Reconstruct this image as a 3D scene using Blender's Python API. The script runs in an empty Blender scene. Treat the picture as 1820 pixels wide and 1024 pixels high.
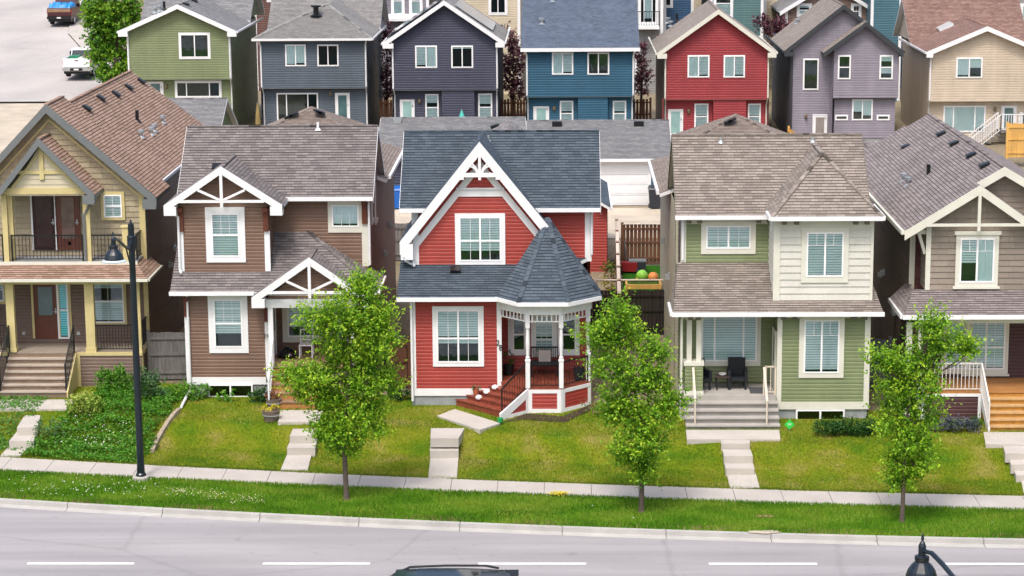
import bpy, math, random
import numpy as np
from mathutils import Matrix
random.seed(7); rng = np.random.default_rng(7)
C = bpy.context.scene.collection
scene = bpy.context.scene

# ---------------------------------------------------------------- camera, world, sun, exposure
FPX, CAMH = 3900.0, 19.4
PITCH, YAW, ROLL = math.radians(11.2), math.radians(1.32), math.radians(-0.4)
fw = np.array([-math.sin(YAW)*math.cos(PITCH), math.cos(YAW)*math.cos(PITCH), -math.sin(PITCH)])
r0 = np.array([math.cos(YAW), math.sin(YAW), 0.0]); u0 = np.cross(r0, fw)
rt = math.cos(ROLL)*r0 + math.sin(ROLL)*u0; up = -math.sin(ROLL)*r0 + math.cos(ROLL)*u0
cam = bpy.data.cameras.new('camera'); camo = bpy.data.objects.new('camera', cam); C.objects.link(camo)
cam.sensor_width = 36.0; cam.lens = FPX/1820*36; cam.clip_end = 2000; cam.clip_start = 0.5
m = Matrix.Identity(4)
for i in range(3):
    m[i][0] = rt[i]; m[i][1] = up[i]; m[i][2] = -fw[i]
m[2][3] = CAMH
camo.matrix_world = m
scene.camera = camo

SUN_EL, SUN_AZ = math.radians(60), math.radians(196)     # azimuth measured clockwise from +Y
w = bpy.data.worlds.new('World'); scene.world = w; w.use_nodes = True
nt = w.node_tree; bg = nt.nodes['Background']
sky = nt.nodes.new('ShaderNodeTexSky'); sky.sky_type = 'NISHITA'; sky.sun_disc = False
sky.sun_elevation = SUN_EL; sky.sun_rotation = SUN_AZ
sky.air_density = 1.0; sky.dust_density = 5.5; sky.ozone_density = 1.0
nt.links.new(sky.outputs[0], bg.inputs[0]); bg.inputs[1].default_value = 0.15
sl = bpy.data.lights.new('sun', 'SUN'); sl.energy = 1.1; sl.angle = math.radians(10); sl.color = (1.0, 0.98, 0.95)
so = bpy.data.objects.new('sun', sl); C.objects.link(so)
sd = np.array([math.sin(SUN_AZ)*math.cos(SUN_EL), math.cos(SUN_AZ)*math.cos(SUN_EL), math.sin(SUN_EL)])
from mathutils import Vector
so.rotation_euler = Vector(sd).to_track_quat('Z', 'Y').to_euler(); so.location = (0, 0, 60)
scene.view_settings.view_transform = 'Standard'; scene.view_settings.look = 'None'
scene.view_settings.exposure = 0.73; scene.view_settings.gamma = 1.0; scene.view_settings.use_curve_mapping = False
scene.render.engine = 'CYCLES'
scene.cycles.max_bounces = 7; scene.cycles.diffuse_bounces = 5; scene.cycles.glossy_bounces = 2
scene.cycles.transparent_max_bounces = 10; scene.cycles.use_denoising = True

# ---------------------------------------------------------------- measuring helpers
def ray(px, py): return rt*(px-910)/FPX + up*(512-py)/FPX + fw
def P(px, py, Y):
    d = ray(px, py); t = Y/d[1]; return (float(d[0]*t), float(CAMH+d[2]*t))
def PX(px, Y, py=500): return P(px, py, Y)[0]
def PZ(py, Y, px=910): return P(px, py, Y)[1]
def G(px, py, z):
    d = ray(px, py); t = (z-CAMH)/d[2]; return (float(d[0]*t), float(d[1]*t))
def solveY(px, py, Y0, z0, s):
    d = ray(px, py); return float((CAMH-z0+s*Y0)/(s-d[2]/d[1]))

# ---------------------------------------------------------------- mesh builder
class MB:
    def __init__(s): s.v=[]; s.f=[]; s.m=[]; s.uv=[]; s.has=False
    def face(s, pts, mi=0, uv=None):
        n=len(s.v); s.v += [tuple(map(float,p)) for p in pts]; s.f.append(list(range(n, n+len(pts)))); s.m.append(mi)
        if uv is None: s.uv += [(0.0,0.0)]*len(pts)
        else: s.uv += list(uv); s.has=True
    def hexa(s, c, mi=0):
        for q in ((0,3,2,1),(4,5,6,7),(0,1,5,4),(1,2,6,5),(2,3,7,6),(3,0,4,7)): s.face([c[i] for i in q], mi)
    def box(s, x0,x1,y0,y1,z0,z1, mi=0):
        s.hexa([(x0,y0,z0),(x1,y0,z0),(x1,y1,z0),(x0,y1,z0),(x0,y0,z1),(x1,y0,z1),(x1,y1,z1),(x0,y1,z1)], mi)
    def fbox(s, F, a0,a1,b0,b1,c0,c1, mi=0):
        s.hexa([F(a0,b0,c1),F(a1,b0,c1),F(a1,b0,c0),F(a0,b0,c0),F(a0,b1,c1),F(a1,b1,c1),F(a1,b1,c0),F(a0,b1,c0)], mi)
    def prism(s, poly, F, c0, c1, mi=0):
        # poly: list of (a,b) CCW seen from outside
        n=len(poly); A=[F(a,b,c1) for a,b in poly]; B=[F(a,b,c0) for a,b in poly]
        s.face(A, mi); s.face(B[::-1], mi)
        for i in range(n):
            j=(i+1)%n; s.face([A[i],B[i],B[j],A[j]], mi)
    def beam(s, p, q, wd, h, mi=0, upv=(0,0,1)):
        p=np.array(p,float); q=np.array(q,float); d=q-p; L=np.linalg.norm(d); d=d/L; u=np.array(upv,float)
        if abs(d@u)>0.98: u=np.array((0,1,0.0))
        sd=np.cross(d,u); sd/=np.linalg.norm(sd); u=np.cross(sd,d)
        a=sd*wd/2; b=u*h/2
        s.hexa([p-a-b,p+a-b,q+a-b,q-a-b,p-a+b,p+a+b,q+a+b,q-a+b], mi)
    def tube(s, pts, r, n=8, mi=0, cap=True):
        pts=[np.array(p,float) for p in pts]; rs=r if isinstance(r,(list,tuple)) else [r]*len(pts)
        rings=[]; ref=None
        for i,p in enumerate(pts):
            d=(pts[min(i+1,len(pts)-1)]-pts[max(i-1,0)]); d/=max(np.linalg.norm(d),1e-9)
            if ref is None: ref=np.array((1,0,0.0)) if abs(d[0])<.9 else np.array((0,1,0.0))
            a=ref-d*(ref@d); a/=np.linalg.norm(a); b=np.cross(d,a); ref=a
            rings.append([p+rs[i]*(math.cos(t)*a+math.sin(t)*b) for t in [2*math.pi*k/n for k in range(n)]])
        for i in range(len(rings)-1):
            for k in range(n):
                j=(k+1)%n; s.face([rings[i][k],rings[i][j],rings[i+1][j],rings[i+1][k]], mi)
        if cap: s.face(rings[0][::-1],mi); s.face(rings[-1],mi)
    def lathe(s, c, prof, n=16, mi=0):
        rings=[[(c[0]+r*math.cos(2*math.pi*k/n), c[1]+r*math.sin(2*math.pi*k/n), c[2]+z) for k in range(n)] for r,z in prof]
        for i in range(len(rings)-1):
            for k in range(n):
                j=(k+1)%n; s.face([rings[i][k],rings[i][j],rings[i+1][j],rings[i+1][k]], mi)
        s.face(rings[0][::-1],mi); s.face(rings[-1],mi)
    def lap(s, pts, upd, nrm, expo, t, mi=0, mb=None, v0=None, dutch=False):
        # lapped courses over a planar polygon: every course is a real tilted board with a butt edge
        pts=[np.array(p,float) for p in pts]; U=np.array(upd,float); U/=np.linalg.norm(U)
        N=np.array(nrm,float); N/=np.linalg.norm(N); H=np.cross(U,N); H/=np.linalg.norm(H)
        vs=[p@U for p in pts]; lo=min(vs) if v0 is None else v0; hi=max(vs); k=0
        def clip(poly, c, keep):
            out=[]
            for i in range(len(poly)):
                a=poly[i]; b=poly[(i+1)%len(poly)]; da=keep*(a@U-c); db=keep*(b@U-c)
                if da>=0: out.append(a)
                if (da>0 and db<0) or (da<0 and db>0): out.append(a+(b-a)*(da/(da-db)))
            return out
        while lo+k*expo < hi-1e-4:
            a=lo+k*expo; b=a+expo; k+=1
            q=clip(pts,a,1); q=clip(q,b,-1) if len(q)>2 else q
            if len(q)<3: continue
            if dutch:      # flat face below, hollow above
                c=a+expo*.62; q1=clip(q,c,-1); q2=clip(q,c,1)
                if len(q1)>2: s.face([p+N*t for p in q1], mi, [(float(p@H), float(p@U-lo)) for p in q1])
                if len(q2)>2: s.face([p+N*t*(1-.75*min(1,(p@U-c)/(expo*.2))) if p@U<c+expo*.2 else p+N*t*.25*(1-(p@U-c-expo*.2)/(expo*.2)) for p in q2], mi, [(float(p@H), float(p@U-lo)) for p in q2])
                off=[p+N*t for p in q]
            else:
                off=[p+N*t*(1-(p@U-a)/expo) for p in q]
                s.face(off, mi, [(float(p@H), float(p@U-lo)) for p in q])
            for i in range(len(q)):
                j=(i+1)%len(q)
                if abs(q[i]@U-a)<1e-5 and abs(q[j]@U-a)<1e-5:
                    s.face([q[i],q[j],off[j],off[i]], mi if mb is None else mb, [(float(q[i]@H),a-lo+.002),(float(q[j]@H),a-lo+.002)]*2)
    def roof(s, pts, expo=.125, t=.022, th=.13, mi=0, ms=1, open_edges=()):
        # sloped roof slab: shingle courses above, board edges and soffit below. first edge is the eave
        p=[np.array(q,float) for q in pts]; e=p[1]-p[0]; e/=np.linalg.norm(e)
        n=np.zeros(3)
        for i in range(1,len(p)-1): n+=np.cross(p[i]-p[0],p[i+1]-p[0])
        n/=np.linalg.norm(n)
        if n[2]<0: n=-n
        u=np.cross(n,e)
        if u[2]<0: u=-u
        s.lap(p,u,n,expo,t,mi)
        lowp=[q-np.array((0,0,th)) for q in p]
        s.face(lowp[::-1],ms)
        for i in range(len(p)):
            j=(i+1)%len(p)
            s.face([p[i],lowp[i],lowp[j],p[j]],ms)
    def build(s, name, mats, parent=None, smooth=False):
        me=bpy.data.meshes.new(name)
        off=np.zeros(3); o=parent
        while o is not None: off+=np.array(o.location); o=o.parent
        V=np.array(s.v,float)-off if s.v else np.zeros((0,3))
        me.from_pydata(V.tolist(),[],s.f)
        if not isinstance(mats,(list,tuple)): mats=[mats]
        for mm in mats: me.materials.append(mm)
        me.polygons.foreach_set('material_index', s.m)
        if s.has:
            ul=me.uv_layers.new(name='UVMap'); ul.data.foreach_set('uv', np.array(s.uv,np.float32).ravel())
        if smooth: me.polygons.foreach_set('use_smooth',[True]*len(s.f))
        me.update()
        ob=bpy.data.objects.new(name,me); C.objects.link(ob)
        if parent is not None: ob.parent=parent
        return ob
class FR:     # wall frame: a along the wall, b up, c outward
    def __init__(s,o=(0,0,0),u=(1,0,0),n=(0,-1,0)): s.o=np.array(o,float); s.u=np.array(u,float); s.n=np.array(n,float)
    def __call__(s,a,b,c): return s.o+s.u*a+np.array((0,0,1.0))*b+s.n*c
def FY(Y): return FR((0,Y,0))
def FXp(X): return FR((X,0,0),(0,1,0),(1,0,0))     # faces +X, a = y
def FXm(X): return FR((X,0,0),(0,-1,0),(-1,0,0))   # faces -X, a = -y
def FB(Y): return FR((0,Y,0),(-1,0,0),(0,1,0))     # faces +Y, a = -x
def thing(name,label,cat,loc,group=None,kind=None):
    o=bpy.data.objects.new(name,None); C.objects.link(o); o.location=loc; o.empty_display_size=.3
    return tag(o,label,cat,group,kind)
def tag(o,label=None,cat=None,group=None,kind=None):
    if label: o['label']=label
    if cat: o['category']=cat
    if group: o['group']=group
    if kind: o['kind']=kind
    return o
def struct(o,label=None,kind='structure'):
    o['kind']=kind
    if label: o['label']=label
    return o
def clone(o,loc,label,rotz=None,scale=None):
    def cp(a,par):
        c=a.copy(); C.objects.link(c); c.parent=par
        for k in list(a.children): cp(k,c)
        return c
    c=cp(o,None); c.location=loc
    if rotz is not None: c.rotation_euler[2]=rotz
    if scale is not None: c.scale=(scale,)*3
    c['label']=label
    return c

# ---------------------------------------------------------------- materials
def hexl(h):
    if not isinstance(h,str): return h
    h=h.lstrip('#'); c=[int(h[i:i+2],16)/255 for i in (0,2,4)]
    return tuple((x/12.92 if x<=.04045 else ((x+.055)/1.055)**2.4) for x in c)
def newmat(name):
    m=bpy.data.materials.new(name); m.use_nodes=True; n=m.node_tree.nodes; b=n['Principled BSDF']; return m,m.node_tree,b
def noise(nt,scale,detail=3,coord='Object',vec=None,mapscale=None):
    t=nt.nodes.new('ShaderNodeTexNoise'); t.inputs['Scale'].default_value=scale; t.inputs['Detail'].default_value=detail
    if vec is None:
        tc=nt.nodes.new('ShaderNodeTexCoord'); vec=tc.outputs[coord]
    if mapscale:
        mp=nt.nodes.new('ShaderNodeMapping'); mp.inputs['Scale'].default_value=mapscale; nt.links.new(vec,mp.inputs[0]); vec=mp.outputs[0]
    nt.links.new(vec,t.inputs['Vector']); return t
def ramp(nt,fac,stops):
    r=nt.nodes.new('ShaderNodeValToRGB'); e=r.color_ramp.elements
    while len(e)<len(stops): e.new(.5)
    for i,(p,c) in enumerate(stops): e[i].position=p; e[i].color=(*c,1)
    nt.links.new(fac,r.inputs[0]); return r
def mixc(nt,a,b,fac,mode='MIX'):
    x=nt.nodes.new('ShaderNodeMix'); x.data_type='RGBA'; x.blend_type=mode
    for sock,val in ((x.inputs[0],fac),(x.inputs[6],a),(x.inputs[7],b)):
        if hasattr(val,'is_linked') or hasattr(val,'links'): nt.links.new(val,sock)
        elif isinstance(val,(int,float)): sock.default_value=val
        else: sock.default_value=(*val,1)
    return x.outputs[2]
def M(name,col,rough=.6,var=.12,scale=2.5,bump=0,bscale=60,metal=0,spec=.4,mapscale=None,fine=.0):
    col=hexl(col); m,nt,b=newmat(name)
    n=noise(nt,scale,4,mapscale=mapscale)
    r=ramp(nt,n.outputs[0],[(.3,tuple(c*(1-var) for c in col)),(.7,tuple(min(1,c*(1+var)) for c in col))])
    out=r.outputs[0]
    if fine:
        n2=noise(nt,bscale,2); r2=ramp(nt,n2.outputs[0],[(.35,(1-fine,)*3),(.65,(1+fine,)*3)]); out=mixc(nt,out,r2.outputs[0],1.0,'MULTIPLY')
    nt.links.new(out,b.inputs['Base Color'])
    b.inputs['Roughness'].default_value=rough; b.inputs['Metallic'].default_value=metal; b.inputs['Specular IOR Level'].default_value=spec
    if bump:
        nb=noise(nt,bscale,3); bp=nt.nodes.new('ShaderNodeBump'); bp.inputs['Strength'].default_value=bump; bp.inputs['Distance'].default_value=.02
        nt.links.new(nb.outputs[0],bp.inputs['Height']); nt.links.new(bp.outputs[0],b.inputs['Normal'])
    return m
def SIDING(name,col,var=.12):
    return M(name,col,rough=.5,var=var,scale=1.2,mapscale=(1,1,.35),fine=.04,bscale=25)
def BRICKY(name,cols,bw,rh,mort,msize=.004,rough=.85,bias=0.0,gran=.16,smear=.14,msm=0.0):
    # tabbed courses that follow the courses of the mesh (UV in metres)
    m,nt,b=newmat(name); tc=nt.nodes.new('ShaderNodeTexCoord')
    br=nt.nodes.new('ShaderNodeTexBrick'); nt.links.new(tc.outputs['UV'],br.inputs['Vector'])
    br.inputs['Color1'].default_value=(*hexl(cols[0]),1); br.inputs['Color2'].default_value=(*hexl(cols[1]),1); br.inputs['Mortar'].default_value=(*hexl(mort),1)
    br.inputs['Scale'].default_value=1; br.inputs['Brick Width'].default_value=bw; br.inputs['Row Height'].default_value=rh
    br.inputs['Mortar Size'].default_value=msize; br.inputs['Mortar Smooth'].default_value=msm; br.inputs['Bias'].default_value=bias; br.offset=.37; br.offset_frequency=2; br.squash=1.3; br.squash_frequency=3
    n=noise(nt,55,2,vec=tc.outputs['UV']); r=ramp(nt,n.outputs[0],[(.3,(1-gran,)*3),(.7,(1+gran,)*3)])
    c=mixc(nt,br.outputs[0],r.outputs[0],1.0,'MULTIPLY')
    n2=noise(nt,.7,4,vec=tc.outputs['UV'],mapscale=(1,.5,1)); r2=ramp(nt,n2.outputs[0],[(.3,(1-smear,)*3),(.7,(1+smear,)*3)])
    c=mixc(nt,c,r2.outputs[0],1.0,'MULTIPLY')
    nt.links.new(c,b.inputs['Base Color']); b.inputs['Roughness'].default_value=rough; b.inputs['Specular IOR Level'].default_value=.25
    bp=nt.nodes.new('ShaderNodeBump'); bp.inputs['Strength'].default_value=.5; bp.inputs['Distance'].default_value=.01
    nt.links.new(n.outputs[0],bp.inputs['Height']); nt.links.new(bp.outputs[0],b.inputs['Normal'])
    return m
def SHINGLE(name,a,c,d): return BRICKY(name,(a,c),.24,.125,d,.005,smear=.09)
def GLASS(name,tint,refl=.16):
    m,nt,b=newmat(name); nt.nodes.remove(b); o=nt.nodes['Material Output']
    tr=nt.nodes.new('ShaderNodeBsdfTransparent'); tr.inputs[0].default_value=(*tint,1)
    gl=nt.nodes.new('ShaderNodeBsdfGlossy'); gl.inputs['Roughness'].default_value=.03; gl.inputs[0].default_value=(.8,.95,1,1)
    lw=nt.nodes.new('ShaderNodeLayerWeight'); lw.inputs[0].default_value=.25
    mp=nt.nodes.new('ShaderNodeMapRange'); mp.inputs[3].default_value=refl; mp.inputs[4].default_value=.8; nt.links.new(lw.outputs['Fresnel'],mp.inputs[0])
    mx=nt.nodes.new('ShaderNodeMixShader'); nt.links.new(mp.outputs[0],mx.inputs[0]); nt.links.new(tr.outputs[0],mx.inputs[1]); nt.links.new(gl.outputs[0],mx.inputs[2]); nt.links.new(mx.outputs[0],o.inputs[0])
    # slight waviness of the panes
    nb=noise(nt,1.3,2); bp=nt.nodes.new('ShaderNodeBump'); bp.inputs['Strength'].default_value=.05; bp.inputs['Distance'].default_value=.05
    nt.links.new(nb.outputs[0],bp.inputs['Height']); nt.links.new(bp.outputs[0],gl.inputs['Normal'])
    return m
def LEAF(name,trans=.35):
    m,nt,b=newmat(name); o=nt.nodes['Material Output']
    at=nt.nodes.new('ShaderNodeAttribute'); at.attribute_name='col'
    nt.links.new(at.outputs[0],b.inputs['Base Color']); b.inputs['Roughness'].default_value=.5; b.inputs['Specular IOR Level'].default_value=.3
    tl=nt.nodes.new('ShaderNodeBsdfTranslucent'); nt.links.new(at.outputs[0],tl.inputs[0])
    mx=nt.nodes.new('ShaderNodeMixShader'); mx.inputs[0].default_value=trans
    nt.links.new(b.outputs[0],mx.inputs[1]); nt.links.new(tl.outputs[0],mx.inputs[2]); nt.links.new(mx.outputs[0],o.inputs[0]); return m

white=M('white_trim','#dedfe0',.45,.04); cream=M('cream_trim','#cecdc0',.5,.05); vinyl=M('white_vinyl','#eaeaea',.35,.03)
charcoal=M('charcoal_trim','#34383c',.5,.08); slate=M('grey_trim','#6a6f70',.5,.06); yellow=M('yellow_trim','#c3b581',.55,.07)
soffit=M('soffit','#b9bab8',.6,.05); black=M('black_metal','#15171a',.4,.1); bluelamp=M('lamp_paint','#0f1c26',.3,.15,spec=.6)
wood_brown=M('brown_wood','#5f3122',.65,.2,8,mapscale=(1,1,.15)); concrete=M('concrete','#a5a19b',.9,.1,1.5,.3,80,fine=.08)
found=M('foundation','#8f9394',.9,.15,2,.4,50,fine=.1); metal=M('galvanised','#b6bcc0',.35,.1,metal=.6)
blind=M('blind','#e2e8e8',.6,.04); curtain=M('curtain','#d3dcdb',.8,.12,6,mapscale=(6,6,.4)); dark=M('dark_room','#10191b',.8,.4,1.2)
glass=GLASS('window_glass',(.76,.86,.86),.09); bglass=GLASS('dark_glass',(.18,.26,.27),.07)
rubber=M('rubber','#17181a',.8,.1); terracotta=M('terracotta','#a4573a',.8,.1)
leafm=LEAF('leaf',.32); bark=M('bark','#5b5048',.9,.25,12,.8,30); soil=M('mulch','#3a2c22',.95,.35,25,.8,60)

# ---------------------------------------------------------------- ground, road, pavement
def poly(data,deg=2):
    c=np.polyfit([d[0] for d in data],[d[1] for d in data],deg)
    s0=np.polyval(np.polyder(c),-22.0); s1=np.polyval(np.polyder(c),22.0)
    def f(x):
        if x<-22: return float(np.polyval(c,-22.0)+s0*(x+22))
        if x>22: return float(np.polyval(c,22.0)+s1*(x-22))
        return float(np.polyval(c,x))
    return f
yk=poly([(-17.08,63.75),(-11.78,62.88),(-6.62,61.93),(-1.62,61.16),(3.25,60.58),(8.04,60.21),(13.07,59.8)])
ysn=poly([(-17.95,67.25),(-12.37,66.27),(-6.96,65.45),(-1.71,64.65),(3.42,63.99),(8.45,63.46),(13.71,62.94)])
ysf=poly([(-18.39,68.98),(-12.63,67.76),(-7.11,66.9),(-1.74,66.13),(3.49,65.44),(8.63,64.88),(14.02,64.46)])
def yb(x): return float(np.interp(x,[-40,-15.5,-11.5,-3.5,7,13,40],[76.5,75.4,74.0,72.75,70.95,70.9,70.5]))
def zt(x,y):
    a=ysf(x); b=yb(x)
    if y<=a: return .15
    if y<b:
        t=(y-a)/(b-a); k=float(np.interp(x,[-17,-10,-2,6.5,14],[.22,.36,.39,.26,.27])); return .165+(.05*t/k if t<k else .05+.62*min(1,(t-k)/(.52-k))+.065*max(0,(t-.52)/.48))
    zs=[.9,1.6,1.9,2.9,3.1,3.6,5.2,7.5,24]; ys=[b,94,110,126,146,160,178,205,340]
    return float(np.interp(y,ys,zs))
def ground(px,py):
    z=.5
    for _ in range(14): x,y=G(px,py,z); z=.5*z+.5*zt(x,y)
    x,y=G(px,py,z); return x,y,zt(x,y)
XS=np.concatenate([np.arange(-90,-24,6),np.arange(-24,24,.8),np.arange(24,91,6)])
def band(name,rows,mat,label=None):
    mb=MB()
    for i in range(len(rows)-1):
        for k in range(len(XS)-1):
            q=[]
            for (x,r) in ((XS[k],rows[i]),(XS[k+1],rows[i]),(XS[k+1],rows[i+1]),(XS[k],rows[i+1])):
                q.append((x,r[0](x),r[1](x) if callable(r[1]) else r[1]))
            mb.face(q)
    return struct(mb.build(name,mat,None,True))
def GRASS(name,stops,scale=.35,fine=.35,stripe=None):
    m,nt,b=newmat(name)
    n=noise(nt,scale,6); r=ramp(nt,n.outputs[0],[(p,hexl(c)) for p,c in stops])
    n2=noise(nt,14,3,mapscale=(1,.6,1)); r2=ramp(nt,n2.outputs[0],[(.3,(1-fine,)*3),(.7,(1+fine,)*3)])
    n3=noise(nt,60,2); r3=ramp(nt,n3.outputs[0],[(.3,(1-fine,)*3),(.7,(1+fine,)*3)])
    c=mixc(nt,mixc(nt,r.outputs[0],r2.outputs[0],1.0,'MULTIPLY'),r3.outputs[0],1.0,'MULTIPLY')
    nt.links.new(c,b.inputs['Base Color']); b.inputs['Roughness'].default_value=.95; b.inputs['Specular IOR Level'].default_value=.1
    bp=nt.nodes.new('ShaderNodeBump'); bp.inputs['Strength'].default_value=.8; bp.inputs['Distance'].default_value=.05
    nt.links.new(n3.outputs[0],bp.inputs['Height']); nt.links.new(bp.outputs[0],b.inputs['Normal']); return m
lawn_m=GRASS('lawn_grass',[(.3,'#466a10'),(.45,'#637614'),(.56,'#737a1e'),(.7,'#8a8244')],.8,.22)
blvd_m=GRASS('verge_grass',[(.3,'#3c6a10'),(.5,'#527c16'),(.7,'#70822a')],.5,.25)
yard_m=GRASS('back_ground',[(.28,'#66693f'),(.42,'#877c66'),(.7,'#9c8f7b')],.12,.15)
def RD(name,c1,c2,st=1):
    m,nt,b=newmat(name)
    n=noise(nt,.5,5,mapscale=(.25,1.2,1) if st else (.3,.2,1)); r=ramp(nt,n.outputs[0],[(.3,hexl(c1)),(.7,hexl(c2))])
    n2=noise(nt,35,3); r2=ramp(nt,n2.outputs[0],[(.3,(.86,)*3),(.7,(1.14,)*3)])
    v=nt.nodes.new('ShaderNodeTexVoronoi'); v.feature='DISTANCE_TO_EDGE'; v.inputs['Scale'].default_value=.16
    tc=nt.nodes.new('ShaderNodeTexCoord'); nz=noise(nt,1.2,4); mx=mixc(nt,tc.outputs['Object'],nz.outputs[1],.25); nt.links.new(mx,v.inputs['Vector'])
    r3=ramp(nt,v.outputs[0],[(.0,(.8,.8,.8)),(.012,(1,1,1))])
    c=mixc(nt,mixc(nt,r.outputs[0],r2.outputs[0],1.0,'MULTIPLY'),r3.outputs[0],.6,'MULTIPLY')
    n4=noise(nt,.9,5,mapscale=(.06,1.4,1) if st else (.25,.12,1)); r4=ramp(nt,n4.outputs[0],[(.35,(.87,.87,.88)),(.6,(1.04,1.04,1.03))]); c=mixc(nt,c,r4.outputs[0],1.0,'MULTIPLY')
    n5=noise(nt,2.2,6); r5=ramp(nt,n5.outputs[0],[(.62,(1,1,1)),(.72,(.84,.84,.85))]); c=mixc(nt,c,r5.outputs[0],.8,'MULTIPLY')
    n6=noise(nt,140,2); r6=ramp(nt,n6.outputs[0],[(.3,(.8,)*3),(.7,(1.2,)*3)]); c=mixc(nt,c,r6.outputs[0],1.0,'MULTIPLY')
    nt.links.new(c,b.inputs['Base Color']); b.inputs['Roughness'].default_value=.9; b.inputs['Specular IOR Level'].default_value=.2
    bp=nt.nodes.new('ShaderNodeBump'); bp.inputs['Strength'].default_value=.3; bp.inputs['Distance'].default_value=.01
    nt.links.new(n2.outputs[0],bp.inputs['Height']); nt.links.new(bp.outputs[0],b.inputs['Normal']); return m
asphalt=RD('asphalt','#8e8c8e','#9f9c9e'); pale_road=RD('pale_asphalt','#a8a3a0','#b1aca8',0)
pav_m=M('pavement_concrete','#aea8a1',.9,.08,.9,.2,70,fine=.07); kerb_m=M('kerb_concrete','#aaa8a4',.9,.1,1.5,.2,70,fine=.08)
paint=M('road_paint','#e6e6e2',.7,.06,6)
cst=lambda v:(lambda x:v)
off=lambda f,d:(lambda x:f(x)+d)
band('ground',[(cst(-120),-.05),(cst(20),-.05),(off(yk,.4),-.05),(off(yk,.42),.1),(ysf,.1)]+[((lambda t:(lambda x:ysf(x)+(yb(x)-ysf(x))*t))(t),(lambda t:(lambda x:zt(x,ysf(x)+(yb(x)-ysf(x))*t)-.15))(t)) for t in (.2,.28,.4,.51,.7,.95)]+[(lambda x:yb(x)+.8,lambda x:zt(x,yb(x)+.8)-.02)]+
     [(cst(y),(lambda y:(lambda x:zt(x,y)-.02))(y)) for y in (82,90,94,102,110,118,126,136,146,160,178,205,340)],yard_m)
band('road',[(cst(46),0),(cst(52),.0),(off(yk,.02),0)],asphalt)
band('verge',[(off(yk,.45),.145),(off(yk,1.6),.17),(off(ysn,.03),.15)],blvd_m)
def lerp_row(t): return (lambda x:ysf(x)+(yb(x)+1.0-ysf(x))*t, lambda x:zt(x,ysf(x)+(yb(x)+1.0-ysf(x))*t))
band('lawn',[lerp_row(t) for t in (0,.1,.2,.25,.28,.32,.36,.4,.44,.48,.53,.6,.7,.8,.9,1)],lawn_m)
mb=MB(); mk=MB()
x=-60.0; k=0
while x<60:
    L=1.45; a,b=x+.008,x+L-.008
    q=[(a,ysn(a)),(b,ysn(b)),(b,ysf(b)-.02),(a,ysf(a)-.02)]; z=.17+rng.uniform(-.004,.004)
    mb.hexa([(p[0],p[1],.06) for p in q]+[(p[0],p[1],z) for p in q]); x+=L
x=-60.0
while x<60:
    L=3.0; a,b=x+.01,x+L-.01
    for (o0,o1,z0,z1) in ((0,.29,-.04,.008),(.29,.47,-.04,.15)):
        q=[(a,yk(a)+o0),(b,yk(b)+o0),(b,yk(b)+o1),(a,yk(a)+o1)]
        mk.hexa([(p[0],p[1],z0) for p in q]+[(p[0],p[1],z1 if o0>0 else z1+(0 if j<2 else .012)) for j,p in enumerate(q)])
    x+=L
struct(mb.build('pavement',pav_m)); struct(mk.build('kerb',kerb_m))
mb=MB()
for a in [-14.97-6.6*k for k in range(1,6)]+[-14.97,-8.36,-2.34,4.07,10.49]+[10.49+6.5*k for k in range(1,6)]:
    nn=12
    for j in range(nn):
        x0=a+3.0*j/nn; x1=a+3.0*(j+1)/nn
        mb.face([(x0,58.35+rng.uniform(-.006,.006),.005),(x1,58.35+rng.uniform(-.006,.006),.005),(x1,58.51+rng.uniform(-.006,.006),.005),(x0,58.51+rng.uniform(-.006,.006),.005)])
struct(mb.build('road_markings',paint))
# back lane and the side street at top left
def sheet(name,pts,mat,dz=.03,n=10):
    mb=MB()     # quad strip between two edges given as lists of (x,y)
    A,B=pts
    if name=='gravel_lot': A=[(-90,y) for y in (112,118,126,136,146.5)]; B=[(-26.4,112),(-26.6,118),(-26.6,126),(-27.4,136),(-28.6,146.5)]
    for i in range(len(A)-1):
        for k in range(n):
            f=lambda P0,P1,t:(P0[0]+(P1[0]-P0[0])*t,P0[1]+(P1[1]-P0[1])*t)
            q=[f(A[i],B[i],k/n),f(A[i],B[i],(k+1)/n),f(A[i+1],B[i+1],(k+1)/n),f(A[i+1],B[i+1],k/n)]
            mb.face([(p[0],p[1],zt(p[0],p[1])+dz) for p in q])
    return struct(mb.build(name,mat,None,True))
gravel=M('gravel','#b3a897',.95,.15,.8,.4,60,fine=.15)
sheet('back_lane',([(-60,101),(60,101)],[(-60,109),(60,109)]),gravel,.02,60)
RE=[(-29.5,147.5),(-32.5,156),(-35.2,164),(-37.8,172),(-40,178),(-41.8,187),(-43.4,196),(-47,215),(-52,245),(-60,300)]
sheet('side_street',([(-90,p[1]) for p in RE],RE),pale_road,.03,24)
sheet('side_pavement',([(p[0]+.02,p[1]) for p in RE],[(p[0]+2.3,p[1]) for p in RE]),pav_m,.12,2)
sheet('street_kerb',([(-90,146.6),(-29.5,146.6)],[(-90,147.45),(-29.5,147.45)]),kerb_m,.12,40)
sheet('gravel_lot',([(-90,112),(-26.2,112)],[(-90,146.5),(-28.6,146.5)]),gravel,.015,30)

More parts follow.
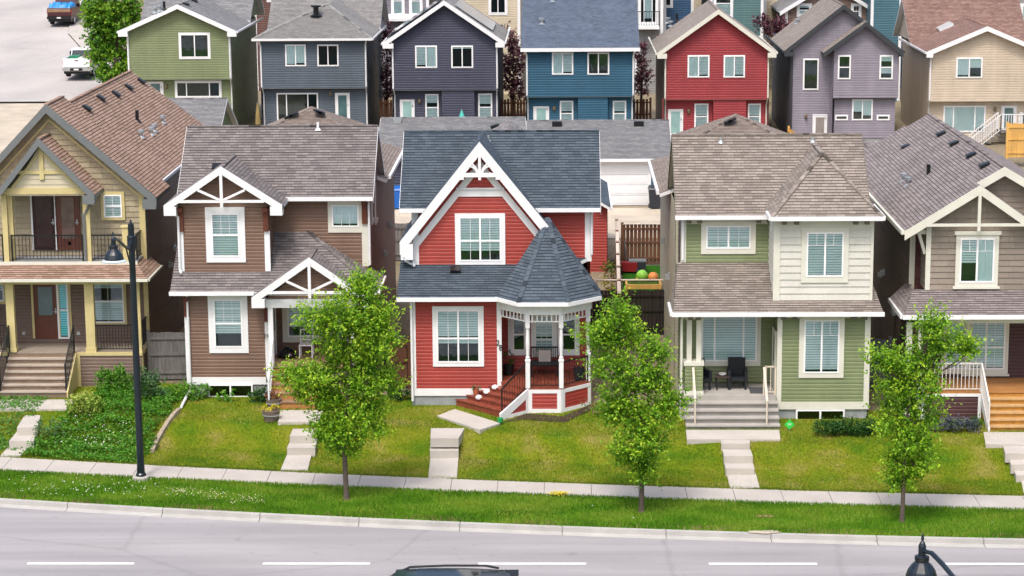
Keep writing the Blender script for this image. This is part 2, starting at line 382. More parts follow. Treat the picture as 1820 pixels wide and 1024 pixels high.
# ---------------------------------------------------------------- house components
def window(root,F,a0,a1,b0,b1,cs=(.11,.11,.11),panes='slider',bl=None,cm=None,fm=None,g=None,name='window',sill=0,head=0,blm=None,ft=.05):
    # a0..b1: outer edge of the casing; cs: casing side, top, bottom; panes: layout; bl: blind drop per pane
    cm=cm or white; fm=fm or vinyl; g=g or glass; blm=blm or blind
    mb=MB(); D=.06
    i0,i1,j0,j1=a0+cs[0],a1-cs[0],b0+cs[2],b1-cs[1]
    if cs[0]>0:
        mb.fbox(F,a0,i0,b0,b1,0,D); mb.fbox(F,i1,a1,b0,b1,0,D)
    if cs[1]>0: mb.fbox(F,i0,i1,j1,b1,0,D)
    if cs[2]>0: mb.fbox(F,i0,i1,b0,j0,0,D)
    if sill: mb.fbox(F,a0-sill,a1+sill,b0-.07,b0-.003,0,D+.05)
    if head: mb.fbox(F,a0-head,a1+head,b1+.003,b1+.12,0,D+.04)
    fr=MB(); f=ft
    fr.fbox(F,i0,i0+f,j0,j1,0,.075); fr.fbox(F,i1-f,i1,j0,j1,0,.075); fr.fbox(F,i0+f,i1-f,j0,j0+f,0,.075); fr.fbox(F,i0+f,i1-f,j1-f,j1,0,.075)
    if not mb.f: mb,fr=fr,None
    wo=mb.build(name,cm if fr else fm,root)
    x0,x1,y0,y1=i0+f,i1-f,j0+f,j1-f
    L={'slider':([(0,0,.5,1),(.5,0,1,1)],None),
       'sliderg':([(0,0,.5,1),(.5,0,1,1)],(2,3)),
       'slider22':([(0,0,.5,1),(.5,0,1,1)],(2,2)),
       'casement':([(0,0,.5,1),(.5,0,1,1)],'top'),
       'hung':([(0,0,1,.5),(0,.5,1,1)],None),
       'hungg':([(0,0,1,.5),(0,.5,1,1)],'upper33'),
       'hung22':([(0,0,1,.5),(0,.5,1,1)],(2,1)),
       'quad':([(0,0,.5,.46),(.5,0,1,.46),(0,.46,.5,1),(.5,.46,1,1)],(2,1)),
       'picture':([(0,0,.22,1),(.22,0,.77,1),(.77,0,1,1)],None),
       'single':([(0,0,1,1)],None),'grid32':([(0,0,1,1)],(3,2)),'grid3':([(0,0,1,.36),(0,.36,1,1)],(3,3))}[panes]
    frm=MB() if fr is None else fr
    pn=MB(); bb=MB(); W,Hh=x1-x0,y1-y0
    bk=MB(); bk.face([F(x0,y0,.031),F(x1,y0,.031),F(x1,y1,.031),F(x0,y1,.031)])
    ro=np.random.default_rng(int(abs(a0*1000+b0*77))%99991)
    for q,(u0,v0,u1,v1) in enumerate(L[0]):
        p0,p1,q0,q1=x0+u0*W,x0+u1*W,y0+v0*Hh,y0+v1*Hh
        if u0>0: frm.fbox(F,p0-.03,p0+.03,q0,q1,.02,.072)
        if v0>0: frm.fbox(F,p0+(.03 if u0>0 else 0),p1-(.03 if u1<1 else 0),q0-.028,q0+.028,.02,.07)
        pn.face([F(p0,q0,.056),F(p1,q0,.056),F(p1,q1,.056),F(p0,q1,.056)])
        gr=L[1]; top=q1
        if gr=='top': 
            frm.fbox(F,p0,p1,q0+.72*(q1-q0),q0+.72*(q1-q0)+.018,.051,.062); mid=(p0+p1)/2
            frm.fbox(F,mid-.009,mid+.009,q0+.72*(q1-q0)+.018,q1,.051,.062)
        elif gr is not None:
            nc,nr=(3,3) if gr=='upper33' else gr
            if gr!='upper33' or v0>0:
                for i in range(1,nc):
                    xx=p0+(p1-p0)*i/nc; frm.fbox(F,xx-.007,xx+.007,q0,q1,.051,.062)
                for i in range(1,nr):
                    zz=q0+(q1-q0)*i/nr; frm.fbox(F,p0,p1,zz-.007,zz+.007,.0515,.0615)
        if bl:
            d=bl[q%len(bl)]
            if d:
                zb=q1-(q1-q0)*abs(d)
                P4=[F(p0,zb,.028),F(p1,zb,.028),F(p1,q1,.028),F(p0,q1,.028)]
                if d>0:
                    zz=q1-.02
                    while zz>zb+.05: bb.face([F(p0,zz-.07,.045),F(p1,zz-.07,.045),F(p1,zz,.036),F(p0,zz,.036)]); zz-=.085
                else:
                    n=max(4,int((p1-p0)/.09)); 
                    for k in range(n):
                        xa=p0+(p1-p0)*k/n; xb=p0+(p1-p0)*(k+1)/n; xm=(xa+xb)/2
                        bb.face([F(xa,zb,.035),F(xm,zb,.048),F(xm,q1,.048),F(xa,q1,.035)]); bb.face([F(xm,zb,.048),F(xb,zb,.035),F(xb,q1,.035),F(xm,q1,.048)])
    if fr is not None: frm.build('frame',fm,wo)
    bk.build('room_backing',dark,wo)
    pn.build('pane',g,wo)
    if bb.f: bb.build('blind',blm,wo)
    return wo
def wpx(root,Y,box,**k):
    x0,y0,x1,y1=box; yc=(y0+y1)/2; xc=(x0+x1)/2
    return window(root,FY(Y),P(x0,yc,Y)[0],P(x1,yc,Y)[0],P(xc,y1,Y)[1],P(xc,y0,Y)[1],**k)
def door(root,F,a0,a1,b0,b1,dm,fm,glassbox=(.2,.25,.8,.9),g=None,handle='right',panels=0,case=.07,name='door'):
    mb=MB(); mb.fbox(F,a0+case,a1-case,b0,b1-case,0,.05)
    W=a1-a0-2*case; Hh=b1-b0-case
    X=lambda u:a0+case+u*W; Zz=lambda v:b0+v*Hh
    if panels:
        for k in range(panels):
            u0=.14+.74*k/panels; mb.fbox(F,X(u0),X(u0+.62/panels),Zz(.06),Zz(.26),.05,.062)
    do=mb.build(name,dm,root)
    fr=MB(); fr.fbox(F,a0,a0+case,b0,b1,0,.07); fr.fbox(F,a1-case,a1,b0,b1,0,.07); fr.fbox(F,a0+case,a1-case,b1-case,b1,0,.07); fr.build('frame',fm,do)
    if glassbox:
        u0,v0,u1,v1=glassbox; pm=MB(); pm.fbox(F,X(u0),X(u1),Zz(v0),Zz(v1),.05,.058); pm.build('pane',g or doorglass,do)
        tr=MB(); e=.025
        tr.fbox(F,X(u0)-e,X(u0),Zz(v0)-e,Zz(v1)+e,.05,.066); tr.fbox(F,X(u1),X(u1)+e,Zz(v0)-e,Zz(v1)+e,.05,.066)
        tr.fbox(F,X(u0),X(u1),Zz(v0)-e,Zz(v0),.05,.066); tr.fbox(F,X(u0),X(u1),Zz(v1),Zz(v1)+e,.05,.066); tr.build('glass_trim',dm,do)
    h=MB(); u=X(.92 if handle=='right' else .08); h.fbox(F,u-.015,u+.015,b0+.92,b0+1.12,.05,.07); h.fbox(F,u-.06,u+.06,b0+.98,b0+1.01,.07,.1); h.build('handle',metal,do)
    return do
doorglass=M('door_glass','#4f6a6c',.08,.25,1.5,spec=.8); doorglass_l=M('door_glass_pale','#8db0ac',.15,.15,1.5,spec=.7)
def doorpx(root,Y,box,dm,fm,**k):
    x0,y0,x1,y1=box
    return door(root,FY(Y),P(x0,(y0+y1)/2,Y)[0],P(x1,(y0+y1)/2,Y)[0],P((x0+x1)/2,y1,Y)[1],P((x0+x1)/2,y0,Y)[1],dm,fm,**k)
def wallF(root,F,pts,mat,expo=.125,t=.024,name='wall',dutch=True):
    mb=MB(); mb.lap([F(a,b,0) for a,b in pts],(0,0,1),F.n,expo,t,dutch=dutch); return mb.build(name,mat,root)
def rect(a0,a1,b0,b1): return [(a0,b0),(a1,b0),(a1,b1),(a0,b1)]
def shell(root,x0,x1,y0,y1,z0,z1,mats,expo=.125,t=.024,front=True):
    # lapped outer walls of a box; mats: front, sides, back
    mb=MB(); k=mats if isinstance(mats,(list,tuple)) else [mats]
    def add(F,a0,a1): mb.lap([F(*p,0) for p in rect(a0,a1,z0,z1)],(0,0,1),F.n,expo,t,dutch=True)
    if front: add(FY(y0),x0,x1)
    add(FXp(x1),y0,y1); add(FXm(x0),-y1,-y0); add(FB(y1),-x1,-x0)
    return mb.build('wall',k[0],root)
def chevron(apex,foot,h,hf=None):
    # rake board outline (a,b) for the left half: apex, foot (outer top edge), vertical depth h
    (ax,az),(fx,fz)=apex,foot
    return [(fx,fz),(fx,fz-h),(ax,az-h),(ax,az)] if fx<ax else [(fx,fz-h),(fx,fz),(ax,az),(ax,az-h)]
def rake(root,F,apex,fl,fr,h,c0,c1,mat,name='bargeboard',ret=0):
    mb=MB(); l=chevron(apex,fl,h); r=chevron(apex,fr,h)
    mb.prism(l,F,c0,c1); mb.prism(r,F,c0,c1)
    if ret:
        for (fx,fz),sg in ((fl,1),(fr,-1)):
            w=ret; s=(apex[1]-fz)/abs(apex[0]-fx)
            q=[(fx,fz-h-.0),(fx+sg*w,fz-h),(fx+sg*w,fz-h+s*w+.002)]
            mb.prism(q if sg>0 else q[::-1],F,c0,c1)
    return mb.build(name,mat,root)
def gutter(root,p,q,mat,wd=.12,h=.13,name='gutter'):
    mb=MB(); mb.beam(p,q,wd,h); 
    return mb.build(name,mat,root)
def downspout(root,pts,mat,r=.045):
    mb=MB(); mb.tube(pts,r,6); return mb.build('downspout',mat,root)
def railing(root,p,q,mat,h=.95,bal=.12,r=.012,wd=.045,name='railing',z0=.09,posts=True,horiz=False):
    mb=MB(); p=np.array(p,float); q=np.array(q,float); Zv=np.array((0,0,1.0)); L=np.linalg.norm((q-p)[:2])
    mb.beam(p+Zv*h,q+Zv*h,wd,.045); mb.beam(p+Zv*z0,q+Zv*z0,wd*.7,.03)
    n=max(2,int(L/bal))
    for k in range(1,n):
        c=p+(q-p)*k/n; mb.box(c[0]-r,c[0]+r,c[1]-r,c[1]+r,c[2]+z0,c[2]+h)
    if posts:
        for c in (p,q): mb.box(c[0]-.025,c[0]+.025,c[1]-.025,c[1]+.025,c[2],c[2]+h+.03)
    return mb.build(name,mat,root)
def ridgecap(mb,p,q,mi=0):
    p=np.array(p,float); q=np.array(q,float); L=np.linalg.norm(q-p); n=max(1,int(L/.22)); mb.has=True
    for k in range(n):
        a=p+(q-p)*k/n; b=p+(q-p)*(k+1)/n; i=len(mb.v); mb.beam(a+np.array((0,0,-.008)),b+np.array((0,0,-.018)),.15,.045,mi)
        c=(rng.uniform(0,30),rng.uniform(0,30)); mb.uv[i:]=[c]*(len(mb.v)-i)
def vent(roof,x,y,z,sl,dirx=0,diry=-1,mat=None,w=.32):
    # low box vent lying on a slope that falls along (dirx,diry) with slope sl
    mb=MB(); d=np.array((dirx,diry,-sl)); d/=np.linalg.norm(d); s=np.array((-diry,dirx,0.0)); n=np.cross(s,d); n=n if n[2]>0 else -n
    c=np.array((x,y,z)); a=s*w/2; b=d*w/2
    mb.hexa([c-a-b*.9,c+a-b*.9,c+a+b,c-a+b,c-a-b*.9+n*.07,c+a-b*.9+n*.07,c+a+b+n*.13,c-a+b+n*.13])
    return mb.build('roof_vent',mat or black,roof)
def stackpipe(roof,x,y,z,mat,h=.35,r=.06,cap=False,name='vent_pipe'):
    mb=MB(); mb.tube([(x,y,z-.1),(x,y,z+h)],r,8)
    if cap: mb.lathe((x,y,z+h),[(.02,-.04),(r*1.9,-.02),(r*1.9,.08),(.02,.1)],10)
    mb.lathe((x,y,z-.04),[(r*2.4,0),(r*1.2,.08),(.01,.09)],10)
    return mb.build(name,mat,roof)
def walllight(root,F,a,b,mat=None):
    mb=MB(); mb.fbox(F,a-.06,a+.06,b-.02,b+.16,0,.03); c=F(a,b,.12); mb.lathe(c,[(.03,-.1),(.085,-.02),(.09,.12),(.04,.18)],8)
    return mb.build('wall_light',mat or brass,root)
brass=M('aged_brass','#7d6f58',.4,.2,10,metal=.4)
def bracket(root,F,a0,a1,b0,b1,mat,dep=.12): 
    mb=MB(); mb.fbox(F,a0,a1,b0,b1,0,dep); mb.fbox(F,a0,a1,b1-.14,b1-.002,dep,dep+.14); return mb.build('bracket',mat,root)
def board(root,F,pts,mat,name='trim_board',c=(0,.045)):
    for (a0,a1,b0,b1) in pts:
        mb=MB(); mb.fbox(F,a0,a1,b0,b1,*c); o=mb.build(name,mat,root)
    return o
def steps(root,x0,x1,yf,n,run,rise,z0,mat,name='step',nose=.02,th=.045,rm=None):
    # n treads climbing towards +Y from yf
    for k in range(n):
        mb=MB(); zb=z0+k*rise; y=yf+k*run
        mb.box(x0+.01,x1-.01,y+.02,y+run+.02,zb-(.02 if k else .25),zb+rise-th)
        mb.box(x0,x1,y-nose,y+run+.005,zb+rise-th,zb+rise,1)
        mb.build(name,[rm or mat,mat],root)
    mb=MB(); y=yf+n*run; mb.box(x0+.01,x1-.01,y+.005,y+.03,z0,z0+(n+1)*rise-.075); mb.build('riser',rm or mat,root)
def slab_path(name,slabs,mat):
    mb=MB()
    for pts,z,th in slabs: mb.hexa([(x,y,z-th) for x,y in pts]+[(x,y,z) for x,y in pts])
    return struct(mb.build(name,mat))
def text(root,body,loc,size,mat,name='house_number',rot=(math.pi/2,0,0)):
    cu=bpy.data.curves.new(name,'FONT'); cu.body=body; cu.size=size; cu.extrude=.006; cu.align_x='CENTER'
    t=bpy.data.objects.new('tmp',cu); C.objects.link(t)
    dg=bpy.context.evaluated_depsgraph_get(); me=bpy.data.meshes.new_from_object(t.evaluated_get(dg)); me.materials.clear(); me.materials.append(mat)
    bpy.data.objects.remove(t); o=bpy.data.objects.new(name,me); C.objects.link(o)
    off=np.zeros(3); pr=root
    while pr is not None: off+=np.array(pr.location); pr=pr.parent
    o.location=tuple(np.array(loc)-off); o.rotation_euler=rot; o.parent=root
    return o

def wall_vents(root,X,items,sgn=1):
    for px,py,w in items:
        d=ray(px,py); Yv=X/(d[0]/d[1]); z=CAMH+d[2]/d[1]*Yv; mb=MB(); F=FXp(X) if sgn>0 else FXm(X); a=sgn*Yv
        mb.fbox(F,a-w/2,a+w/2,z-.12,z+.12,0,.05); mb.fbox(F,a-w/2+.03,a+w/2-.03,z-.1,z+.06,.05,.16); mb.build('wall_vent',metal,root)

# ---------------------------------------------------------------- red house with the corner turret porch
red=SIDING('red_siding','#9a3a32'); r_red=SHINGLE('slate_blue_shingles','#515c66','#3f4953','#2b3239'); redpaint=M('red_deck_stain','#80402f',.5,.25,6,.1,30,fine=.12)
def red_house():
    Yf=72.8; z0=.88
    x0=PX(731,Yf,620); x1=PX(885,Yf,620); xr=PX(1049,Yf,600)
    H=thing('house','red clapboard house with dark slate roof, steep white trimmed gable and turret porch','house',((x0+xr)/2,Yf,z0))
    zE=PZ(529,Yf-.42); zb=PZ(690,Yf); zf=PZ(703,Yf)
    F=FY(Yf); Yb=Yf+1.55
    s1=.52; Yg=solveY(852,469,Yf-.45,zE+.02,s1); zg=zE+s1*(Yg-Yf+.45)
    Ym=Yg+.55; zme=PZ(371,Ym-.42); s2=.83; Yr=solveY(890,233,Ym-.42,zme,s2); zr=zme+s2*(Yr-Ym+.42)
    Yback=2*Yr-Ym
    # lower storey
    wallF(H,F,rect(x0,x1,zb,zE-.05),red)
    mb=MB(); mb.box(x0+.01,xr-.02,Yf+.01,Yf+.05,z0-.2,zf); mb.box(x0+.01,x0+.05,Yf+.05,Yback,z0-.2,zf); mb.box(xr-.06,xr-.02,Yf+.3,Yback,z0-.2,zf); mb.build('foundation',found,H)
    board(H,F,[(x0-.02,x1+.02,zf,zb)],white,'skirt_board',(0,.035))
    xl=PX(724,Yf,600)
    board(H,F,[(x0-.02,x0+.16,zb,zE-.12)],white,'corner_board'); board(H,F,[(x1-.03,x1+.13,z0+.62,zE-.12)],white,'corner_board')
    board(H,F,[(x0,x1,zE-.13,zE-.04)],white,'frieze')
    mb=MB()
    pts=[(Yf,zb),(Yback,zb),(Yback,zme),(Ym,zme),(Ym,zg),(Yf,zE-.1)]
    for q in ([pts[0],(Ym,zb),(Ym,zg-.05),pts[5]],[(Ym,zb),pts[1],pts[2],pts[3]]): mb.lap([FXm(x0)(-y,z,0) for y,z in q][::-1],(0,0,1),(-1,0,0),.125,.024,dutch=True)
    mb.lap([FXp(xr)(y,z,0) for y,z in [(Yb,zb),(Ym,zb),(Ym,zg-.05),(Yb,zE)]],(0,0,1),(1,0,0),.125,.024,dutch=True)
    mb.lap([FXp(xr)(y,z,0) for y,z in [(Ym,zb),(Yback,zb),(Yback,zg),(Ym,zg)]],(0,0,1),(1,0,0),.125,.024,dutch=True)
    mb.lap([FB(Yback)(*p,0) for p in rect(-xr,-x0,zf,zme)],(0,0,1),(0,1,0),.115,.016); mb.build('side_wall',red,H)
    wpx(H,Yf,(769,544,860,651),panes='quad',bl=[.3,.3,.9,.9],cs=(.14,.13,.14))
    downspout(H,[(x0+.03,Yf-.42,zE-.02),(x0+.03,Yf-.12,zE-.2),(x0+.03,Yf-.1,z0+.2)],white)
    # porch recess
    wallF(H,FY(Yb),rect(x1,xr,zb-.1,zE-.02),red,name='porch_wall'); wallF(H,FXp(x1),rect(Yf,Yb,zb-.1,zE-.02),red,name='porch_wall')
    zd=PZ(690,Yf-1.0,960)+.0          # deck height
    # octagon
    P1x,P2x=PX(938,Yf-.98,640),PX(997.5,Yf-.98,640); yF=Yf-(P1x-x1)*.98
    P0=np.array((x1+.05,Yf)); P1=np.array((P1x,yF)); P2=np.array((P2x,yF)); P3=np.array((xr,Yf-.02))
    mb=MB(); dk=[(P0[0]-.02,Yb),(P0[0],Yf),tuple(P1),tuple(P2),tuple(P3),(xr,Yb)]
    mb.face([(x,y,zd) for x,y in dk]); mb.face([(x,y,zd-.05) for x,y in dk][::-1])
    for i in range(len(dk)):
        a,b=dk[i],dk[(i+1)%len(dk)]; mb.face([(*a,zd),(*a,zd-.05),(*b,zd-.05),(*b,zd)])
    for k in range(10):      # board joints as thin proud strips
        y=yF+.15+k*.26
        if y<Yb: mb.box(max(P0[0]+.1,P1x-(y-yF)),min(xr-.05,P2x+(y-yF)),y,y+.1,zd+.001,zd+.008)
    mb.build('porch_deck',redpaint,H)
    def facet(A,B):
        d=(B-A)/np.linalg.norm(B-A); return FR((A[0],A[1],0),(d[0],d[1],0),(d[1],-d[0],0)), float(np.linalg.norm(B-A))
    zE2=zE-.13
    for A,B,skirt in ((P0,P1,False),(P1,P2,True),(P2,P3,True)):
        FF,L=facet(A,B)
        if skirt:
            wallF(H,FF,rect(.1,L-.1,z0+.12,zd-.16),red,name='porch_skirt')
            board(H,FF,[(0,L,zd-.17,zd-.052),(0,.14,z0+.0,zd-.17),(L-.14,L,z0+.0,zd-.17),(.14,L-.14,z0-.02,z0+.15)],white,'skirt_frame',(-.02,.04))
            board(H,FF,[(-.04,L+.04,z0-.25,z0-.03)],found,'porch_base',(-.1,.0))
        board(H,FF,[(-.03,L+.03,zE2-.34,zE2+.04)],white,'porch_beam',(-.1,.04))
        mb=MB(); n=int(L/.16); zt_,zbm=zE2-.345,zE2-.60
        mb.fbox(FF,.05,L-.05,zbm,zbm+.04,-.05,-.005)
        for k in range(1,n): mb.fbox(FF,L*k/n-.022,L*k/n+.022,zbm+.04,zt_,-.045,-.01)
        mb.build('spandrel',white,H)
        if skirt: 
            a=FF(.07,zd,-.06); b=FF(L-.07,zd,-.06); railing(H,a,b,black,.88,.115,.008,.03)
    for q in (P1,P2,P3-np.array((.07,-.03))):
        mb=MB(); x,y=q; y+=.05; a=.075
        mb.box(x-a,x+a,y-a,y+a,zd,zd+1.0); mb.box(x-a-.015,x+a+.015,y-a-.015,y+a+.015,zd+.93,zd+.97)
        mb.lathe((x,y,zd),[(.06,1.0),(.075,1.06),(.05,1.1),(.055,1.2),(.072,1.5),(.055,1.95),(.05,2.0),(.07,2.05),(.06,2.08)],12)
        mb.box(x-a,x+a,y-a,y+a,zd+2.08,zE2-.34); mb.build('porch_post',white,H)
    # turret roof: eave ring and cone facets
    c=np.array(((P1x+P2x)/2,0)); e=.42
    z_e=zE+.0
    E1=(PX(921,yF-.4,536),yF-.38); E2=(PX(1010,yF-.4,536),yF-.38); E0=(PX(882,Yf-.4,527),Yf-.42); E3=(PX(1067.5,Yf-.3,524),Yf-.3)
    ap=P(973,390,Yg-.05); A=(ap[0],Yg-.1,ap[1]+.08)
    mb=MB(); ring=[E0,E1,E2,E3,(E3[0]+.0,Yf+1.0)]
    for i in range(4):
        p,q=ring[i],ring[i+1]
        mb.roof([(p[0],p[1],z_e),(q[0],q[1],z_e),A],.125,.022,.1)
    ridgecap(mb,(E1[0],E1[1],z_e+.02),A); ridgecap(mb,(E2[0],E2[1],z_e+.02),A); ridgecap(mb,(E3[0],E3[1],z_e+.02),A)
    mb.face([(x,y,z_e-.11) for x,y in ring+[(E0[0],Yf+1)]][::-1],1)
    mb.build('turret_roof',[r_red,white],H)
    for i in range(3): gutter(H,(*ring[i],z_e-.04),(*ring[i+1],z_e-.04),white,.1,.13)
    # skirt roof over the lower storey
    xe=PX(706,Yf-.45,527)
    mb=MB(); mb.roof([(xe,Yf-.45,zE),(E0[0]+.3,Yf-.45,zE),(xr-.1,Yg+.3,zg+s1*.3),(xe,Yg+.3,zg+s1*.3)]); sk=mb.build('porch_roof',[r_red,white],H)
    gutter(H,(xe-.02,Yf-.49,zE-.05),(E0[0]+.02,Yf-.49,zE-.05),white)
    vx,vz=P(810,478,Yg-.25); vent(sk,vx,Yg-.3,zg-.15,s1,w=.36)
    # upper storey
    gx0=PX(736,Yg,450); ax,az=P(852,254,Yg-.36); fxl,fzl=P(712,430,Yg-.36); gx1=2*ax-gx0; fxr=2*ax-fxl; sg=(az-fzl)/(ax-fxl)
    FG=FY(Yg); zfl=fzl-.25
    top=lambda x: az-.25-sg*abs(x-ax)
    wallF(H,FG,[(gx0,zg-.05),(gx1,zg-.05),(gx1,top(gx1)),(ax,az-.25),(gx0,top(gx0))],red,name='gable_wall')
    mx0=PX(733,Ym,380); mx1=PX(1050,Ym,430)
    wallF(H,FY(Ym),rect(mx0,mx1,zg,zme+.02),red)
    for sgn,xx in ((1,gx1),(-1,gx0)):
        FF=FXp(xx) if sgn>0 else FXm(xx); a=(Yg,Ym) if sgn>0 else (-Ym,-Yg); wallF(H,FF,rect(a[0],a[1],zg,top(xx)),red,name='gable_side')
    # gable end walls of the main roof
    for FF,sg_,xx in ((FXp(mx1),1,mx1),(FXm(mx0),-1,mx0)):
        pts=[(sg_*(Ym),zg),(sg_*Yback,zg),(sg_*Yback,zme),(sg_*Yr,zr-.15),(sg_*Ym,zme)]
        wallF(H,FF,pts if sg_>0 else pts[::-1],red,name='gable_end')
    board(H,FY(Ym),[(mx1-.2,mx1+.03,zg,zme-.02)],white,'corner_board'); board(H,FY(Ym),[(gx1,mx1-.2,zme-.14,zme-.0),(mx0,gx0,zme-.14,zme)],white,'frieze')
    board(H,FY(Ym),[(mx0-.03,mx0+.2,zg,zme-.02)],white,'corner_board'); board(H,FG,[(gx0-.03,gx0+.17,zg,top(gx0)+.05)],white,'corner_board')
    xl,xr_=PX(710,Ym-.42,373),PX(1067.5,Ym-.42,373)
    mb=MB(); mb.roof([(xl,Ym-.42,zme),(xr_,Ym-.42,zme),(xr_,Yr,zr),(xl,Yr,zr)]); mb.roof([(xr_,2*Yr-Ym+.42,zme),(xl,2*Yr-Ym+.42,zme),(xl,Yr,zr),(xr_,Yr,zr)])
    ridgecap(mb,(xl,Yr,zr+.02),(xr_,Yr,zr+.02))
    R=mb.build('main_roof',[r_red,white],H)
    vx,vz=P(837,257,Yr-.9); vent(R,vx,Yr-1.0,zr-.83*.95,s2)
    stackpipe(R,PX(868,Yr-.4,235),Yr-.35,zr-.3,metal,.2,.05)
    for a,b in ((xl,PX(768,Ym-.4,373)),(PX(945,Ym-.4,373),xr_)): gutter(H,(a,Ym-.46,zme-.05),(b,Ym-.46,zme-.05),white)
    for xx in (xl-.008,xr_+.008):
        FF=FXp(xx); mb=MB(); mb.prism([(Ym-.42,zme-.2),(Yr,zr-.2),(Yr,zr-.01),(Ym-.42,zme-.01)],FF,-.006,.006); mb.prism([(Yr,zr-.2),(Yback+.42,zme-.2),(Yback+.42,zme-.01),(Yr,zr-.01)],FF,-.006,.006); mb.build('bargeboard',white,H)
    downspout(H,[(mx1+.03,Ym-.42,zme-.05),(mx1+.03,Ym-.1,zme-.25),(mx1+.03,Ym-.1,zg+.25)],white)
    # steep cross gable
    yh=Yr
    for sgn in (-1,1):
        mb=MB(); fx=fxl if sgn<0 else fxr
        pts=[(fx,Yg-.38,fzl),(ax,Yg-.38,az),(ax,yh,az),(fx,yh,fzl)]
        e=[pts[3],pts[0],pts[1],pts[2]] if sgn<0 else [pts[0],pts[3],pts[2],pts[1]]
        mb.roof(e,th=.2); mb.build('gable_roof',[r_red,white],H)
    FR_=FY(Yg-.36)
    rake(H,FR_,(ax,az+.04),(fxl-.03,fzl),(fxr+.03,fzl),.46,0,.05,white,ret=.0)
    board(H,FR_,[(fxl-.0,fxl+.42,fzl-.62,fzl-.08)],white,'eave_return',(-.3,.048))
    rake(H,FG,(ax,az-.62),(gx0+.02,az-.62-sg*(ax-gx0-.02)),(gx1,az-.62-sg*(gx1-ax)),.34,0,.04,white,'frieze')
    zc=PZ(311,Yg-.36,852); hw=(az-.46-zc)/sg+.12
    mb=MB(); mb.fbox(FR_,ax-hw,ax+hw,zc-.07,zc+.07,-.02,.06); mb.fbox(FR_,ax-.045,ax+.045,zc-.17,az-.4,-.02,.065)
    for sgn in (-1,1):
        prev=None
        for k in range(9):
            t=math.pi/2*k/8; rr=hw*.62
            p=FR_(ax+sgn*(hw*.80-rr*math.cos(t)*1.0+ -0.02),zc+.05+rr*.72*math.sin(t),.02)
            if prev is not None: mb.beam(prev,p,.055,.07,0,(0,1,0))
            prev=p
        prev=None
        for k in range(7):
            t=k/6; p=FR_(ax+sgn*(.05+t*hw*.55),zc+.07+.42*t**.6,.02)
            if prev is not None: mb.beam(prev,p,.06,.05,0,(0,1,0))
            prev=p
        mb.fbox(FR_,ax+sgn*(hw+.0)-.09,ax+sgn*(hw+.0)+.09,zc-.16,zc-.07,-.02,.06)
    mb.build('gable_ornament',white,H)
    zt0,zt1=PZ(349,Yg,852),PZ(336,Yg,852); hwb=(az-.62-zt1)/sg
    board(H,FG,[(ax-hwb,ax+hwb,zt0,zt1)],white,'belt_board',(0,.06)); board(H,FG,[(ax-hwb,ax+hwb,zt1,zt1+.05)],white,'belt_board',(0,.12))
    downspout(H,[(fxl+.1,Yg-.4,fzl-.5),(fxl+.15,Yg-.35,fzl-.65),(gx0-.05,Yg-.08,fzl-.85),(gx0-.05,Yg-.08,zg+.15),(gx0+.02,Yg-.25,zg-.02)],white)
    wpx(H,Yg,(809,379,898,470),panes='quad',bl=[.55,.55,1,1],cs=(.14,.12,.12))
    # bay windows of the porch
    wpx(H,Yb,(903,560,942,631),panes='hung',bl=None,cs=(.16,.1,.16)); wpx(H,Yb,(944,556,990,634),panes='grid3',bl=[1,.9],cs=(.12,.1,.14)); wpx(H,Yb,(991,560,1030,631),panes='hung',bl=None,cs=(.12,.1,.16))
    wallF(H,FY(Yb-.001),rect(x1,xr,zE-.1,zE+.2),white,name='porch_ceiling_trim')
    text(H,'2',(x1+.0,Yf-.07,PZ(613,Yf)),.27,black); text(H,'8',(x1+.1,Yf-.07,PZ(622,Yf)),.27,black)
    # fan of red steps between wall and stringer
    n=np.array((-.7071,-.7071)); zg0=.98; ns=5; rise=(zd-zg0)/ns; run=.27
    for k in range(ns):
        d0,d1=k*run-.02,(k+1)*run; zt_=zd-(k+1)*rise+ (0 if k<ns else 0)
        if k==ns-1: continue
        q=[(P0[0]-1.414*d0,Yf-.05),(P0[0]-1.414*d1,Yf-.05),tuple(P1+n*d1),tuple(P1+n*d0)]
        mb=MB(); mb.hexa([(x,y,zt_-.045) for x,y in q]+[(x,y,zt_) for x,y in q])
        q2=[(P0[0]-1.414*d0,Yf-.05),(P0[0]-1.414*(d1-.03),Yf-.05),tuple(P1+n*(d1-.03)),tuple(P1+n*d0)]
        mb.hexa([(x,y,zg0-.2) for x,y in q2]+[(x,y,zt_-.045) for x,y in q2]); mb.build('step',redpaint,H)
    FF,L=facet(P0,P1); mb=MB(); mb.fbox(FF,0,L,zd-rise-.02,zd-.05,-.04,-.01); mb.build('riser',redpaint,H)
    D=run*(ns-1)+.1; nF=FR((P1[0],P1[1],0),(n[0],n[1],0),(.7071,-.7071,0))
    mb=MB(); mb.prism([(0,zd-.02),(0,zd-.3),(D-.16,zg0-.05),(D+.12,zg0-.05),(D+.12,zg0+.12)][::1],nF,-.03,.04); mb.fbox(nF,0,.12,z0-.05,zd-.3,-.03,.04); mb.fbox(nF,.12,D,z0-.05,z0+.12,-.03,.035); mb.build('stringer',white,H)
    wallF(H,nF,[(.1,z0+.1),(D-.3,z0+.1),(.1,zd-.3)],red,name='porch_skirt')
    railing(H,nF(-.02,zd,-.05),nF(D-.02,zg0+.02,-.05),black,.9,.11,.008,.035)
    # lower rear wing with a small hip roof
    mb=MB(); yw=Yback+5.0; rx=(mx0+mx1)/2; hz=zme+.1
    ap0=P(903,213,Yback+2.2); 
